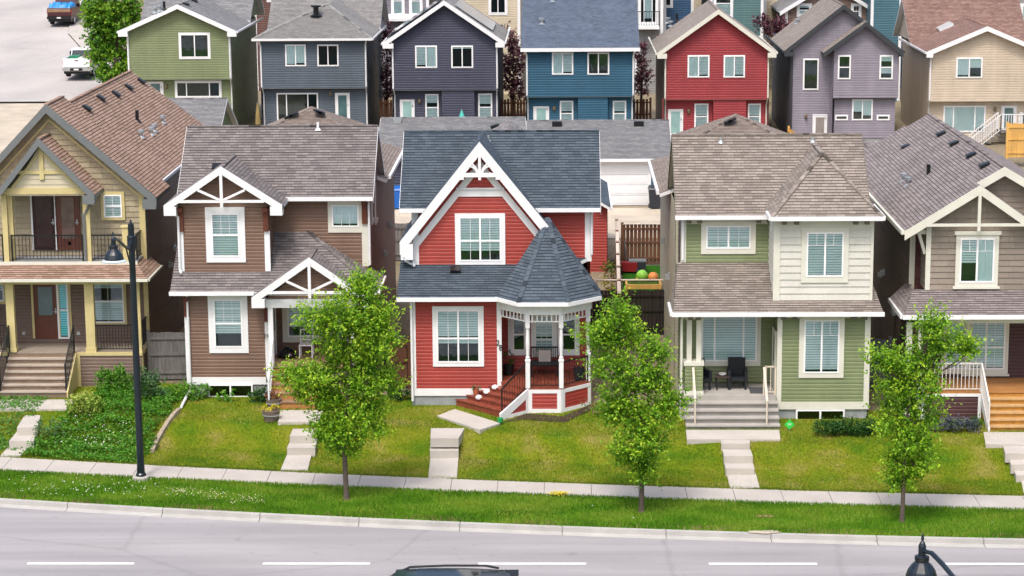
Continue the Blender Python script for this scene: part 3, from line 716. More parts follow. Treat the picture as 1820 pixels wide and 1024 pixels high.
    a0=(mx0+.2,Yback-1.5,hz); a1=(mx1-.2,Yback-1.5,hz); b0=(mx0+.2,yw,hz); b1=(mx1-.2,yw,hz); rA=(ap0[0],Yback+2.0,ap0[1]); rB=(ap0[0],Yback-1.5,ap0[1])
    mb.roof([a1,b1,rA,rB]); mb.roof([b0,a0,rB,rA]); mb.roof([b1,b0,rA]); rw=mb.build('rear_roof',[SHG,white],H)
    shell(H,mx0+.3,mx1-.3,Yback,yw-.3,z0,hz-.05,red)
    vx,vz=P(881,226,Yback+.5); vent(rw,vx,Yback+.5,vz,.5,-1,0)
    return H
SHG=SHINGLE('grey_shingles','#8b8786','#6d6a6b','#4c4a4c')
red_house()

# ---------------------------------------------------------------- brown house (second from the left)
brown=SIDING('brown_siding','#735a4b'); r_brown=SHINGLE('mauve_brown_shingles','#807a78','#656060','#454141'); r_browndk=r_brown
deckwood=M('weathered_deck','#8b6f57',.8,.2,7,.15,40,mapscale=(.3,1,1),fine=.1); freshwood=M('cedar_steps','#a37240',.7,.18,6,.1,40,mapscale=(.3,1,1),fine=.1); greywood=M('weathered_wood','#6d6a69',.9,.2,9,.4,50,mapscale=(1,1,.12),fine=.12)
def truss(root,F,apex,fl,fr,zc,mat,c=(-.02,.055),wd=.09,diag=.55,inner=.0):
    # king post, collar beam and two struts in the plane of the bargeboards
    ax,az=apex; s=(az-fl[1])/(ax-fl[0]); mb=MB()
    hw=(az-.22-zc)/s
    mb.fbox(F,ax-hw,ax+hw,zc-wd/2,zc+wd/2,*c); mb.fbox(F,ax-wd*.55,ax+wd*.55,zc-.2,az-.15,c[0],c[1]+.012)
    if diag:
        for sg in (-1,1):
            p=F(ax+sg*.06,zc+.05,(c[0]+c[1])/2+.012); xx=ax+sg*hw*diag; q=F(xx,az-.26-s*abs(xx-ax),(c[0]+c[1])/2+.012); mb.beam(p,q,.075,.075,0,tuple(F.n))
    return mb.build('gable_truss',mat,root)
def gable_roof(root,ax,az,fx0,fz0,fx1,fz1,ya,yb_,mats,name='gable_roof',th=.14):
    mb=MB()
    mb.roof([(fx0,yb_,fz0),(fx0,ya,fz0),(ax,ya,az),(ax,yb_,az)],th=th); mb.roof([(fx1,ya,fz1),(fx1,yb_,fz1),(ax,yb_,az),(ax,ya,az)],th=th)
    ridgecap(mb,(ax,ya,az+.015),(ax,yb_,az+.015)); return mb.build(name,mats,root)
def side_boards(H,xl,xr_,ye,ze,yr,zr,yb2,zb2,mat,h=.2):
    for xx in (xl-.008,xr_+.008):
        FF=FXp(xx); mb=MB(); mb.prism([(ye,ze-h),(yr,zr-h),(yr,zr-.005),(ye,ze-.005)],FF,-.007,.007); mb.prism([(yr,zr-h),(yb2,zb2-h),(yb2,zb2-.005),(yr,zr-.005)],FF,-.007,.007); mb.build('bargeboard',mat,H)
def brown_house():
    Yf=74.1; z0=.88; F=FY(Yf)
    x0=PX(331,Yf,600); x1=PX(477,Yf,620)
    Ym=76.0; xr=PX(654,Ym,400)
    H=thing('house','brown clapboard house with two white king post gables and wooden porch steps','house',((x0+xr)/2,Yf,z0))
    zE=PZ(519,Yf-.42,400); zb=PZ(670,Yf,400); zf=PZ(683,Yf,400)
    s1=solve_s=(P(520,411,Ym)[1]-zE)/(Ym-Yf+.42)
    Yg=solveY(400,483,Yf-.42,zE,s1); zg=zE+s1*(Yg-Yf+.42); zt2=zE+s1*(Ym-Yf+.42)
    zme=PZ(351,Ym-.42,580); s2=.83; Yr=solveY(520,224,Ym-.42,zme,s2); zr=zme+s2*(Yr-Ym+.42); Yk=2*Yr-Ym
    wallF(H,F,rect(x0,x1,zb,zE-.02),brown)
    mb=MB(); mb.box(x0,x1,Yf+.01,Yf+.05,z0-.2,zf); mb.build('foundation',found,H)
    board(H,F,[(x0-.02,x1+.05,zf,zb)],white,'skirt_board')
    board(H,F,[(x0-.03,x0+.14,zb,PZ(562,Yf,330))],white,'corner_board'); board(H,F,[(x1-.1,x1+.08,zb-.2,PZ(571,Yf,475))],white,'corner_board'); board(H,F,[(x0,x1,zE-.2,zE-.08)],cream,'frieze')
    bracket(H,F,x0-.02,x0+.14,PZ(562,Yf,330),PZ(527,Yf,330),wood_brown); bracket(H,F,x1-.1,x1+.06,PZ(571,Yf,475),PZ(527,Yf,475),wood_brown)
    wpx(H,Yf,(371,524,441,627),panes='hungg',bl=[.5,1],cs=(.19,.16,.2))
    wpx(H,Yf-.02,(370,683,450,705),panes='slider',bl=None,cs=(.03,.01,.01),ft=.028,g=bglass)
    downspout(H,[(x0+.04,Yf-.42,zE-.03),(x0+.1,Yf-.1,zE-.25),(x0+.1,Yf-.1,z0+.15)],white)
    # side walls
    mb=MB()
    for FF,sg,xx,ya in ((FXp(xr),1,xr,Ym),(FXm(x0),-1,x0,Yf)):
        def put(pts):
            p=[(sg*y,z) for y,z in pts]; p=p if sg>0 else p[::-1]; mb.lap([FF(a,b,0) for a,b in p],(0,0,1),FF.n,.125,.024,dutch=True)
        put([(ya,z0),(88,z0),(88,zt2),(ya,zt2 if sg>0 else zE-.1)]); put([(Ym,zt2),(88,zt2),(88,zme),(Ym,zme)]); put([(Ym,zme),(Yk,zme),(Yr,zr-.1)])
    mb.lap([FB(88)(*p,0) for p in rect(-xr,-x0,z0,zme)],(0,0,1),(0,1,0),.125,.024); mb.build('side_wall',brown,H)
    mb=MB()
    for y in (77.2,78.6): mb.box(xr+.02,xr+.07,y,y+.16,PZ(400,y,670),PZ(320,y,670)); mb.box(xr+.02,xr+.07,y+.16,y+.9,PZ(400,y,670),PZ(400,y,670)+.14)
    mb.build('side_window_trim',white,H)
    # upper storey
    FG=FY(Yg); gx0,gx1=PX(320,Yg,430),PX(477,Yg,430)
    ax,az=P(392,297,Yg-.4); fx0,fz0=P(291,365,Yg-.4); fx1=2*ax-fx0+ .08; fz1=fz0
    sg=(az-fz0)/(ax-fx0); top=lambda x: az-.2-sg*abs(x-ax)
    wallF(H,FG,[(gx0,zg),(gx1,zg),(gx1,top(gx1)),(ax,az-.2),(gx0,top(gx0))],brown,name='gable_wall')
    wallF(H,FXp(gx1),rect(Yg,Ym,zg,top(gx1)),brown,name='gable_side'); wallF(H,FXm(gx0),rect(-Ym,-Yg,zg,top(gx0)),brown,name='gable_side')
    wallF(H,FY(Ym),rect(gx1,xr,zt2-1.4,zme+.02),brown)
    zc0=PZ(411,Yg,320)
    board(H,FG,[(gx0-.06,gx0+.13,zg+.02,zc0),(gx1-.13,gx1+.06,zg+.02,zc0)],white,'corner_board')
    bracket(H,FG,gx0-.03,gx0+.15,zc0,PZ(368,Yg,320),wood_brown); bracket(H,FG,gx1-.15,gx1+.03,zc0,PZ(368,Yg,475),wood_brown)
    FRk=FY(Yg-.4); gable_roof(H,ax,az-.02,fx0,fz0-.02,fx1,fz1-.02,Yg-.38,Yr,[r_brown,white])
    rake(H,FRk,(ax,az+.03),(fx0,fz0),(fx1,fz1),.27,0,.05,white); board(H,FRk,[(fx0,fx0+.42,fz0-.36,fz0-.05),(fx1-.42,fx1,fz1-.36,fz1-.05)],white,'eave_return',(-.35,.048))
    zc=PZ(358,Yg-.4,392); truss(H,FRk,(ax,az),(fx0,fz0),(fx1,fz1),zc,white)
    wpx(H,Yg,(366,368,436,466),panes='hungg',bl=[1,1],cs=(.2,.22,.2))
    downspout(H,[(fx0+.1,Yg-.35,fz0-.2),(gx0-.02,Yg-.1,fz0-.45),(gx0-.02,Yg-.1,zg+.1),(gx0+.05,Yg-.3,zg-.0)],white)
    wpx(H,Ym,(583,356,645,413),panes='grid32',bl=[-.9],cs=(.14,.16,.2),cm=cream)
    board(H,FY(Ym),[(xr-.22,xr+.03,zt2-1.25,PZ(397,Ym,650)),(gx1,xr-.01,zme-.2,zme-.06)],cream,'corner_board'); bracket(H,FY(Ym),xr-.2,xr-.02,PZ(397,Ym,650),PZ(355,Ym,650),wood_brown)
    downspout(H,[(xr+.05,Ym-.42,zme-.05),(xr+.05,Ym-.08,zme-.25),(xr+.05,Ym-.08,zt2-1.2)],white)
    # main roof
    xl,xe=PX(314,Ym-.42,344),PX(663,Ym-.42,351)
    mb=MB(); mb.roof([(xl,Ym-.42,zme),(xe,Ym-.42,zme),(xe,Yr,zr),(xl,Yr,zr)]); mb.roof([(xe,Yk+.42,zme),(xl,Yk+.42,zme),(xl,Yr,zr),(xe,Yr,zr)]); ridgecap(mb,(xl,Yr,zr+.02),(xe,Yr,zr+.02)); R=mb.build('main_roof',[r_brown,white],H)
    side_boards(H,xl,xe,Ym-.42,zme,Yr,zr,Yk+.42,zme,white)
    gutter(H,(fx1-.1,Ym-.46,zme-.05),(xe,Ym-.46,zme-.05),white)
    vx,vz=P(388,292,Yr-1.2); vent(R,vx,Yr-1.55,zr-.83*1.52,s2); stackpipe(R,PX(566,Yr,230),Yr-.15,zr-.1,white,.25,.05)
    # lower roofs
    xe0=PX(302,Yf-.42,519); xe1=PX(671,Yf-.42,519)
    mb=MB(); th=(xe1-PX(548,Ym,411))
    tx=PX(548,Ym,411)
    mb.roof([(xe0,Yf-.42,zE),(xe1,Yf-.42,zE),(tx,Ym+.0,zt2),(xe0,Ym,zt2)]); mb.roof([(xe1,Yf-.42,zE),(xe1,Ym+.6,zE),(tx,Ym+.6,zt2),(tx,Ym,zt2)])
    ridgecap(mb,(xe1,Yf-.42,zE+.02),(tx,Ym,zt2+.02)); PR=mb.build('porch_roof',[r_brown,white],H)
    gutter(H,(xe0-.02,Yf-.46,zE-.05),(PX(452,Yf-.42,520),Yf-.46,zE-.05),white); gutter(H,(xe1+.03,Yf-.42,zE-.05),(xe1+.03,Ym+.5,zE-.05),white)
    # portico gable
    Yp=Yf-.75; ax,az=P(549,459,Yp); fx0,fz0=P(447,529,Yp); fx1=2*ax-fx0; FP=FY(Yp)
    gable_roof(H,ax,az-.02,fx0,fz0,fx1,fz0,Yp+.02,Ym,[r_brown,white],'portico_roof'); rake(H,FP,(ax,az+.03),(fx0,fz0),(fx1,fz0),.27,0,.05,white); board(H,FP,[(fx0,fx0+.45,fz0-.36,fz0-.05),(fx1-.45,fx1,fz0-.36,fz0-.05)],white,'eave_return',(-.35,.048))
    sgp=(az-fz0)/(ax-fx0); px0=PX(478,Yp+.4,600); px1=2*ax-px0
    wallF(H,FY(Yp+.35),[(fx0+.5,fz0-.1),(fx1-.5,fz0-.1),(ax,az-.22)],brown,name='gable_wall'); truss(H,FP,(ax,az),(fx0,fz0),(fx1,fz0),PZ(520,Yp,550),white)
    zd=PZ(650,Yf-.3,520)
    mb=MB(); mb.box(px0-.05,px1+.1,Yp+.28,Yp+.5,fz0-.42,fz0-.12); mb.box(px0-.05,px0+.1,Yp+.5,Ym,fz0-.42,fz0-.12); mb.build('porch_beam',white,H)
    mb=MB(); mb.box(px0,px0+.17,Yp+.3,Yp+.47,zd,fz0-.42); mb.build('porch_post',white,H); mb=MB(); mb.box(px1-.17,px1,Yp+.3,Yp+.47,zd,fz0-.42); mb.build('porch_post',white,H)
    mb=MB()
    for k in range(16):
        y=Yp+.25+k*.15
        if y<Ym-.1: mb.box(x1+.06,xr,y,y+.145,zd-.04,zd+rng.uniform(-.003,.003))
    mb.build('porch_deck',deckwood,H)
    wallF(H,FY(Yp+.5),rect(x1+.1,xr+.03,z0-.1,zd-.05),brown,name='porch_skirt'); wallF(H,FXp(xr+.04),rect(Yp+.5,Ym,z0-.1,zd-.05),brown,name='porch_skirt')
    wallF(H,FY(Ym-.02),rect(x1,xr,zd,zt2-.9),brown,name='porch_wall'); wallF(H,FXp(x1+.02),rect(Yf,Ym,zd,zE),brown,name='porch_wall')
    door(H,FXp(x1+.03),Yf+.55,Yf+1.5,zd+.02,zd+2.1,white,white,(.2,.45,.8,.9))
    wpx(H,Ym-.03,(502,524,578,608),panes='hung22',bl=[.55,1],cs=(.18,.1,.2),cm=cream); wpx(H,Ym-.03,(578,524,640,608),panes='hung22',bl=[1,1],cs=(.18,.1,.2),cm=cream)
    sx0,sx1=PX(483,Yp,690),PX(566,Yp,690); n=5; rise=(zd-.9)/n
    steps(H,sx0,sx1,Yp+.25-.3*(n-1),n-1,.3,rise,.9,deckwood,rm=freshwood)
    railing(H,(sx0+.02,Yp+.28,zd),(sx0+.02,Yp+.25-.3*4,.95),white,.95,.14,.016,.06)
    text(H,'24',(PX(474,Yf,600),Yf-.1,PZ(599,Yf,474)),.2,black)
    # rear wing
    yb2=88.4; e1=PX(690,Yk+.4,303); e0=xl+.1; ze=zme; rx=(e0+e1)/2; rz=zme+1.35
    mb=MB(); mb.roof([(e1,Yk-.6,ze),(e1,yb2,ze),(rx,yb2-2.2,rz),(rx,Yk-.6,rz)]); mb.roof([(e0,yb2,ze),(e0,Yk-.6,ze),(rx,Yk-.6,rz),(rx,yb2-2.2,rz)]); mb.roof([(e1,yb2,ze),(e0,yb2,ze),(rx,yb2-2.2,rz)]); mb.build('rear_roof',[SHT,white],H)
    gutter(H,(e1+.05,Yk+.3,ze-.05),(e1+.05,yb2,ze-.05),white)
    wall_vents(H,xr+.02,((682,450,.25),(692,401,.22),(689,398,.18)))
    return H
SHT=SHINGLE('tan_grey_shingles','#8b8078','#736962','#544b46')
brown_house()

# ---------------------------------------------------------------- sage green house
sage=SIDING('sage_siding','#75805b'); creamsid=M('cream_shakes','#c4c3b9',.65,.06,2,fine=.05,bscale=20); r_tan=SHINGLE('tan_shingles','#928981','#756d66','#544d47'); greyshake=BRICKY('grey_shakes',('#6f6560','#5d5450'),.3,.2,'#3b3532',.006)
def sage_house():
    Yf=70.95; z0=.85; F=FY(Yf)
    xa=PX(1384,Yf,640); xb=PX(1544,Yf,640); xl=PX(1211,Yf,640)
    H=thing('house','sage green house with tan roof, white panelled upper bay and concrete porch stairs','house',((xl+xb)/2,Yf,z0))
    zE=PZ(556,Yf-.42,1400); zb=PZ(714,Yf,1450); zf=PZ(727,Yf,1450); s1=.5
    Yu=solveY(1300,466,Yf-.42,zE,s1); zu=zE+s1*(Yu-Yf+.42); Yb=solveY(1460,534,Yf-.42,zE,s1); zb2=zE+s1*(Yb-Yf+.42)
    Ym=Yu; zme=PZ(384,Ym-.42,1290); s2=.83; Yr=solveY(1360,239,Ym-.42,zme,s2); zr=zme+s2*(Yr-Ym+.42); Yk=2*Yr-Ym; yE=86.0
    wallF(H,F,rect(xa,xb,zb,zE-.1),sage); mb=MB(); mb.box(xa+.02,xb-.02,Yf+.01,Yf+.05,z0-.2,zf); mb.build('foundation',found,H)
    board(H,F,[(xa-.06,xb+.03,zf,zb)],cream,'skirt_board',(0,.05)); board(H,F,[(xa-.06,xa+.1,zb,zE-.25),(xb-.15,xb+.03,zb,zE-.25)],cream,'corner_board'); board(H,F,[(xa-.06,xb+.03,zE-.26,zE-.08)],cream,'frieze')
    for a in (1392,1412,1517,1536): bracket_c(H,F,PX(a,Yf,565),zE-.2)
    wpx(H,Yf,(1420,562,1500,671),panes='casement',bl=[.95,.95],cs=(.16,.12,.16),cm=cream)
    wpx(H,Yf-.02,(1414,728,1501,748),panes='slider',bl=None,cs=(.03,.01,.01),ft=.028,g=bglass)
    # porch
    Yp=72.55; xr_=xa
    wallF(H,FY(Yp),rect(xl,xa,z0+.9,zE),sage,name='porch_wall'); wallF(H,FXm(xa-.0),rect(-Yp,-Yf,z0,zE),sage,name='porch_wall')
    wpx(H,Yp,(1240,556,1352,650),panes='picture',bl=[.98,.98,.98],cs=(.13,.1,.17),cm=cream)
    zd=PZ(703,Yf-.1,1300)
    mb=MB(); mb.box(xl-.02,xa-.08,Yf-.1,Yp,z0-.1,zd); mb.build('porch_slab',concrete,H)
    n=5; rise=(zd-.82)/n; sx0,sx1=PX(1217,Yf-.5,740),PX(1383,Yf-.5,740)
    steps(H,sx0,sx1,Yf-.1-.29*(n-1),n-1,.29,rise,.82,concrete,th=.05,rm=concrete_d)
    # pillar
    pa,pb=PX(1217,Yf+.05,660),PX(1249,Yf+.05,660); zc=PZ(650,Yf,1233)
    Fp=FY(Yf+.0); mb=MB(); wallF(H,Fp,rect(pa,pb,zd,zc),sage,name='pillar_base'); wallF(H,FXp(pb),rect(Yf,Yf+.5,zd,zc),sage,name='pillar_base'); wallF(H,FXm(pa),rect(-Yf-.5,-Yf,zd,zc),sage,name='pillar_base')
    mb=MB(); mb.box(pa-.04,pb+.04,Yf-.04,Yf+.54,zc,zc+.12); mb.build('pillar_cap',cream,H); mb=MB(); mb.box(pa-.03,pb+.03,Yf-.03,Yf+.53,zd,zd+.14); mb.build('pillar_foot',cream,H)
    for a,b in ((1221,1230),(1238,1247)):
        mb=MB(); mb.box(PX(a,Yf,610),PX(b,Yf,610),Yf+.12,Yf+.3,zc+.12,zE-.2); mb.build('porch_post',cream,H)
    board(H,Fp,[(pa-.02,pb+.04,zE-.3,zE-.1)],cream,'frieze',(-.4,.03))
    for a in (1227,1241): bracket_c(H,Fp,PX(a,Yf,565),zE-.2)
    hr=M('beige_rail','#cfc2b0',.5,.08)
    for px in (1234,1361):
        xx=PX(px,Yf-.7,700); mb=MB(); p0=(xx,Yf+.0,zd+.92); p1=(xx,Yf-.1-.29*4+.05,.82+rise*.3+.9); mb.beam(p0,p1,.07,.06); mb.tube([(xx,Yf,zd),p0],.03,6); mb.tube([(xx,p1[1],.82),p1],.03,6); mb.build('handrail',hr,H)
    xx=PX(1361,Yf,680); railing(H,(xx,Yf+.02,zd),(xa-.1,Yf+.02,zd),hr,.95,.12,.012,.05)
    door(H,FXm(xa-.02),-Yp+.2,-Yp+1.15,zd,zd+2.05,cream,cream,(.2,.45,.8,.9))
    # side walls
    xs0=PX(1211,Ym,430); mb=MB()
    def side(X,sgn,pts,m):
        FF=FXp(X) if sgn>0 else FXm(X); p=[(sgn*y,z) for y,z in pts]; p=p if sgn>0 else p[::-1]; q=MB(); q.lap([FF(a,b,0) for a,b in p],(0,0,1),FF.n,.2 if m is greyshake else .125,.02,dutch=m is not greyshake); q.build('side_wall',m,H)
    side(xb,1,[(Yf,z0),(yE,z0),(yE,zu),(Yf,zE)],sage); side(xb,1,[(Ym,zu),(yE,zu),(yE,zme),(Ym,zme)],sage); side(xb,1,[(Ym,zme),(Yk,zme),(Yr,zr-.1)],sage)
    ysp=Ym+1.75
    side(xl,-1,[(Yp,z0),(ysp,z0),(ysp,zu-.3),(Yp,zE)],creamside); side(xs0,-1,[(Ym,zu-.4),(ysp,zu-.4),(ysp,zme),(Ym,zme)],greyshake); side(xs0-.1,-1,[(ysp,z0),(yE,z0),(yE,zme),(ysp,zme)],creamside)
    board(H,FY(ysp),[(xs0-.1,xs0+.02,z0,zme)],creamside,'wall_return',(-.01,.01)); side(xs0,-1,[(Ym,zme),(Yk,zme),(Yr,zr-.1)],oliveside)
    wallF(H,FB(yE),rect(-xb,-xl,z0,zme),sage,name='rear_wall')
    # upper left wall
    FU=FY(Yu); xm=PX(1380,Yu,430); wallF(H,FU,rect(xs0,xm+.4,zu,zme-.02),sage)
    board(H,FU,[(xs0-.02,xs0+.16,zu,zme-.05)],cream,'corner_board'); board(H,FU,[(xs0+.16,xm+.3,zme-.33,zme-.08)],cream,'frieze')
    for a in (1224,1243,1348,1367): bracket_c(H,FU,PX(a,Yu,395),zme-.2)
    wpx(H,Yu,(1246,394,1343,451),panes='slider22',bl=[1,1],cs=(.17,.14,.18),cm=cream)
    downspout(H,[(xs0+.02,Yu-.42,zme-.06),(xs0+.05,Yu-.1,zme-.25),(xs0+.05,Yu-.1,zu+.1)],white)
    # white bay
    FBay=FY(Yb); ba,bb=PX(1376,Yb,470),PX(1550,Yb,470); zbe=PZ(386,Yb-.42,1460)
    wallF(H,FBay,rect(ba,bb,zb2,zbe-.05),creamsid,.235,.03,dutch=False,name='bay_wall'); wallF(H,FXm(ba),rect(-Yu,-Yb,zb2,zbe-.05),creamsid,.235,.03,dutch=False,name='bay_wall'); wallF(H,FXp(bb),rect(Yb,Yu,zb2,zbe-.05),creamsid,.235,.03,dutch=False,name='bay_wall')
    board(H,FBay,[(ba-.03,ba+.19,zb2,zbe-.1),(bb-.06,bb+.03,zb2,zbe-.1)],cream,'corner_board'); board(H,FBay,[(ba+.19,bb-.06,zbe-.42,zbe-.1)],cream,'frieze')
    for a in (1393,1415,1520,1540): bracket_c(H,FBay,PX(a,Yb,395),zbe-.2)
    wpx(H,Yb+.0,(1424,404,1508,502),panes='casement',bl=[.98,.98],cs=(.17,.16,.2),cm=cream)
    # roofs
    xe=PX(1201,Ym-.42,384); xR=PX(1549,Ym-.42,365)
    mb=MB(); mb.roof([(xe,Ym-.42,zme),(xR,Ym-.42,zme),(xR,Yr,zr),(xe,Yr,zr)]); mb.roof([(xR,Yk+.42,zme),(xe,Yk+.42,zme),(xe,Yr,zr),(xR,Yr,zr)]); ridgecap(mb,(xe,Yr,zr+.02),(xR,Yr,zr+.02)); R=mb.build('main_roof',[r_tan,cream],H)
    side_boards(H,xe,xR,Ym-.42,zme,Yr,zr,Yk+.42,zme,oliveside,.16)
    gutter(H,(xe-.02,Ym-.46,zme-.05),(PX(1365,Ym-.4,385),Ym-.46,zme-.05),white)
    for a in (1280,1443): stackpipe(R,PX(a,Yr,247),Yr-.25,zr-.22,metal,.16,.05)
    h0,h1=PX(1372,Yb-.42,385),PX(1569,Yb-.42,385); hy=Yb-.42
    hx,hz=P(1461,272,Yb+1.55); hY=Yb+1.5; yR=Yr-.1
    mb=MB(); mb.roof([(h0,hy,zbe),(h1,hy,zbe),(hx,hY,hz)]); mb.roof([(h0,yR,zbe),(h0,hy,zbe),(hx,hY,hz),(hx,yR,hz)]); mb.roof([(h1,hy,zbe),(h1,yR,zbe),(hx,yR,hz),(hx,hY,hz)])
    for p in ((h0,hy,zbe+.02),(h1,hy,zbe+.02),(hx,yR,hz+.02)): ridgecap(mb,p,(hx,hY,hz+.02))
    HB=mb.build('bay_roof',[r_tan,cream],H); gutter(H,(h0-.04,hy-.04,zbe-.05),(h1+.04,hy-.04,zbe-.05),white); gutter(H,(h0-.04,hy+.02,zbe-.05),(h0-.04,hy+1.2,zbe-.05),white); gutter(H,(h1+.04,hy+.02,zbe-.05),(h1+.04,hy+2.6,zbe-.05),white)
    vx,vz=P(1473,278,Yr-1.3); vent(R,vx,Yr-1.75,zr-s2*1.7,s2)
    # skirt roof
    e0,e1=PX(1196,Yf-.42,557),PX(1570,Yf-.42,556)
    mb=MB(); mb.roof([(e0,Yf-.42,zE),(e1,Yf-.42,zE),(e1-.3,Yu+.02,zu),(e0+.28,Yu+.02,zu)]); mb.roof([(e0,Yf+1.35,zE),(e0,Yf-.42,zE),(e0+.28,Yu+.02,zu)],th=.1); mb.roof([(e1,Yf-.42,zE),(e1,Yu+.5,zE),(e1-.3,Yu+.02,zu)],th=.1); mb.build('porch_roof',[r_tan,cream],H)
    gutter(H,(e0-.04,Yf-.46,zE-.05),(e1+.03,Yf-.46,zE-.05),white); gutter(H,(e0-.04,Yf-.4,zE-.05),(e0-.04,Yf+1.3,zE-.05),white)
    downspout(H,[(xl+.05,Yf-.42,zE-.05),(xl+.0,Yf-.05,zE-.3),(xl+.0,Yf-.05,z0)],cream)
    # rear wing
    wl=min(PX(1177,Yk+.4,331),xe-.3); ze=zme-.02; y2=86.3; wr=xb+.4; rx=(wl+wr)/2; rz=zme+1.3
    mb=MB(); mb.roof([(wl,y2,ze),(wl,Yk-.2,ze),(rx,Yk-.6,rz),(rx,y2-2.2,rz)]); mb.roof([(wr,Yk-.2,ze),(wr,y2,ze),(rx,y2-2.2,rz),(rx,Yk-.6,rz)]); mb.roof([(wr,y2,ze),(wl,y2,ze),(rx,y2-2.2,rz)]); mb.build('rear_roof',[SHT,white],H)
    gutter(H,(wl-.05,Yk+.3,ze-.05),(wl-.05,y2,ze-.05),white)
    wall_vents(H,xs0-.12,((1182,428,.22),(1190,491,.3)),-1)
    return H
def bracket_c(H,F,a,b): 
    mb=MB(); mb.fbox(F,a-.075,a+.075,b-.08,b+.1,.045,.26); return mb.build('corbel',corb,H)
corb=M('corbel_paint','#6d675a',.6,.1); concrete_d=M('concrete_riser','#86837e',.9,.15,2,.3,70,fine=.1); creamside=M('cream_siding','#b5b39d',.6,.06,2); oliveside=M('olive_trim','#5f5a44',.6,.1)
sage_house()

# ---------------------------------------------------------------- tan house with the balcony (far left)
tansid=BRICKY('tan_shakes',('#a79c83','#978c75'),.45,.2,'#6e6452',.004,.7); mauve=SIDING('mauve_siding','#6f5d53'); r_rust=SHINGLE('rust_shingles','#a48a7c','#87705f','#65503f'); darkbrown=SIDING('dark_brown_siding','#7a6658'); doorred=M('stained_door','#5b2c1f',.35,.15,5,spec=.6); screen=M('screen_door','#2f1519',.3,.2,3); paledeck=M('pale_deck','#93887a',.8,.15,6,.1,40,mapscale=(.3,1,1),fine=.1); palestair=M('pale_stair','#a3978a',.8,.15,5,.1,40,mapscale=(.3,1,1),fine=.12)
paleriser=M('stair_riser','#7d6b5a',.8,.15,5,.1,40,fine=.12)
def tan_house():
    Yp=75.6; Yw=77.2; z0=.9
    xr=PX(258,Yw,410); xl=xr-6.1
    H=thing('house','tan and mauve house with yellow porch posts, upper balcony and rusty brown roof','house',((xl+xr)/2,Yp,z0))
    zd=PZ(626,Yp,100); Ye=Yp-.42; zE=PZ(496,Ye,120); s1=.5; Yq=solveY(120,468,Ye,zE,s1); zq=zE+s1*(Yq-Ye)
    FL=FY(Yw); zF=PZ(466,Yq+.05,150)
    wallF(H,FL,rect(xl,xr,z0,zq+.1),mauve); 
    # skirt and deck
    sx0,sx1=PX(16,Yp,630),PX(134,Yp,630)
    wallF(H,FY(Yp),rect(sx1+.1,xr,z0-.2,zd-.1),mauve,name='porch_skirt'); wallF(H,FY(Yp),rect(xl,sx0-.1,z0-.2,zd-.1),mauve,name='porch_skirt'); wallF(H,FXp(xr),rect(Yp,Yw,z0-.2,zd-.1),mauve,name='porch_skirt')
    board(H,FY(Yp),[(xl,sx0-.05,zd-.12,zd-.0),(sx1+.05,xr+.04,zd-.12,zd),(sx1+.05,sx1+.17,z0-.15,zd-.12)],yellow,'deck_edge',(-.02,.05)); board(H,FXp(xr),[(Yp+.02,Yw,zd-.12,zd),(Yp+.02,Yp+.14,z0,zd-.12),(Yw-.12,Yw,z0,zd-.12)],yellow,'deck_edge',(-.02,.045))
    mb=MB()
    for k in range(12): mb.box(xl,xr-.02,Yp+.03+k*.133,Yp+.155+k*.133,zd-.06,zd-.01+rng.uniform(-.003,.003))
    mb.build('porch_deck',paledeck,H)
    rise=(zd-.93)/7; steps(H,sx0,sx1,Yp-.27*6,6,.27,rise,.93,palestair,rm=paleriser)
    mb=MB(); nF=FXp(sx1+.05)
    mb.prism([(Yp-.27*6-.05,.9),(Yp,.9),(Yp,zd-.02),(Yp-.08,zd-.02),(Yp-.27*6-.05,1.1)],FXp(sx1+.01),-.0,.05); mb.build('stringer',yellow,H)
    railing(H,(sx0+.03,Yp-.02,zd),(sx0+.03,Yp-.27*6+.1,.93+rise),black,.95,.13,.009,.04); railing(H,(sx1-.03,Yp-.02,zd),(sx1-.03,Yp-.27*6+.1,.93+rise),black,.95,.13,.009,.04)
    # lower posts, beam
    for a,b in ((11,25),(151,167)):
        mb=MB(); xa,xb=PX(a,Yp,560),PX(b,Yp,560); mb.box(xa,xb,Yp+.02,Yp+.25,zd,zE); mb.box(xa-.03,xb+.03,Yp-.01,Yp+.28,zd,zd+.14); mb.build('porch_post',yellow,H)
    mb=MB(); mb.box(xr-.16,xr+.02,Yp+.02,Yp+.2,zd,zE); mb.build('porch_post',yellow,H)
    board(H,FL,[(xr-.14,xr+.03,z0+.4,zE)],yellow,'corner_board')
    mb=MB(); mb.box(xl,xr,Yp+.03,Yp+.24,zE-.28,zE-.05); mb.box(xr-.2,xr,Yp+.24,Yw,zE-.28,zE-.05); mb.build('porch_beam',yellow,H)
    xp=PX(167,Yp,600); railing(H,(xp,Yp+.12,zd),(xr-.16,Yp+.12,zd),black,.95,.105,.009,.04); railing(H,(xr-.08,Yp+.25,zd),(xr-.08,Yw,zd),black,.95,.105,.009,.04); railing(H,(xl,Yp+.12,zd),(PX(11,Yp,600),Yp+.12,zd),black,.95,.105,.009,.04)
    # lower facade
    doorpx(H,Yw-.02,(57,499,107,601),doorred,yellow,glassbox=(.2,.42,.8,.93),g=doorglass,panels=3,case=.08)
    wpx(H,Yw-.02,(102,499,123,602),panes='hung',bl=[1,1],cs=(.02,.02,.02),g=GLASS('teal_glass',(.35,.85,.9),.1)); board(H,FL,[(PX(122.5,Yw,550),PX(127,Yw,550),PZ(604,Yw,110),PZ(497,Yw,110))],yellow,'door_casing',(0,.05))
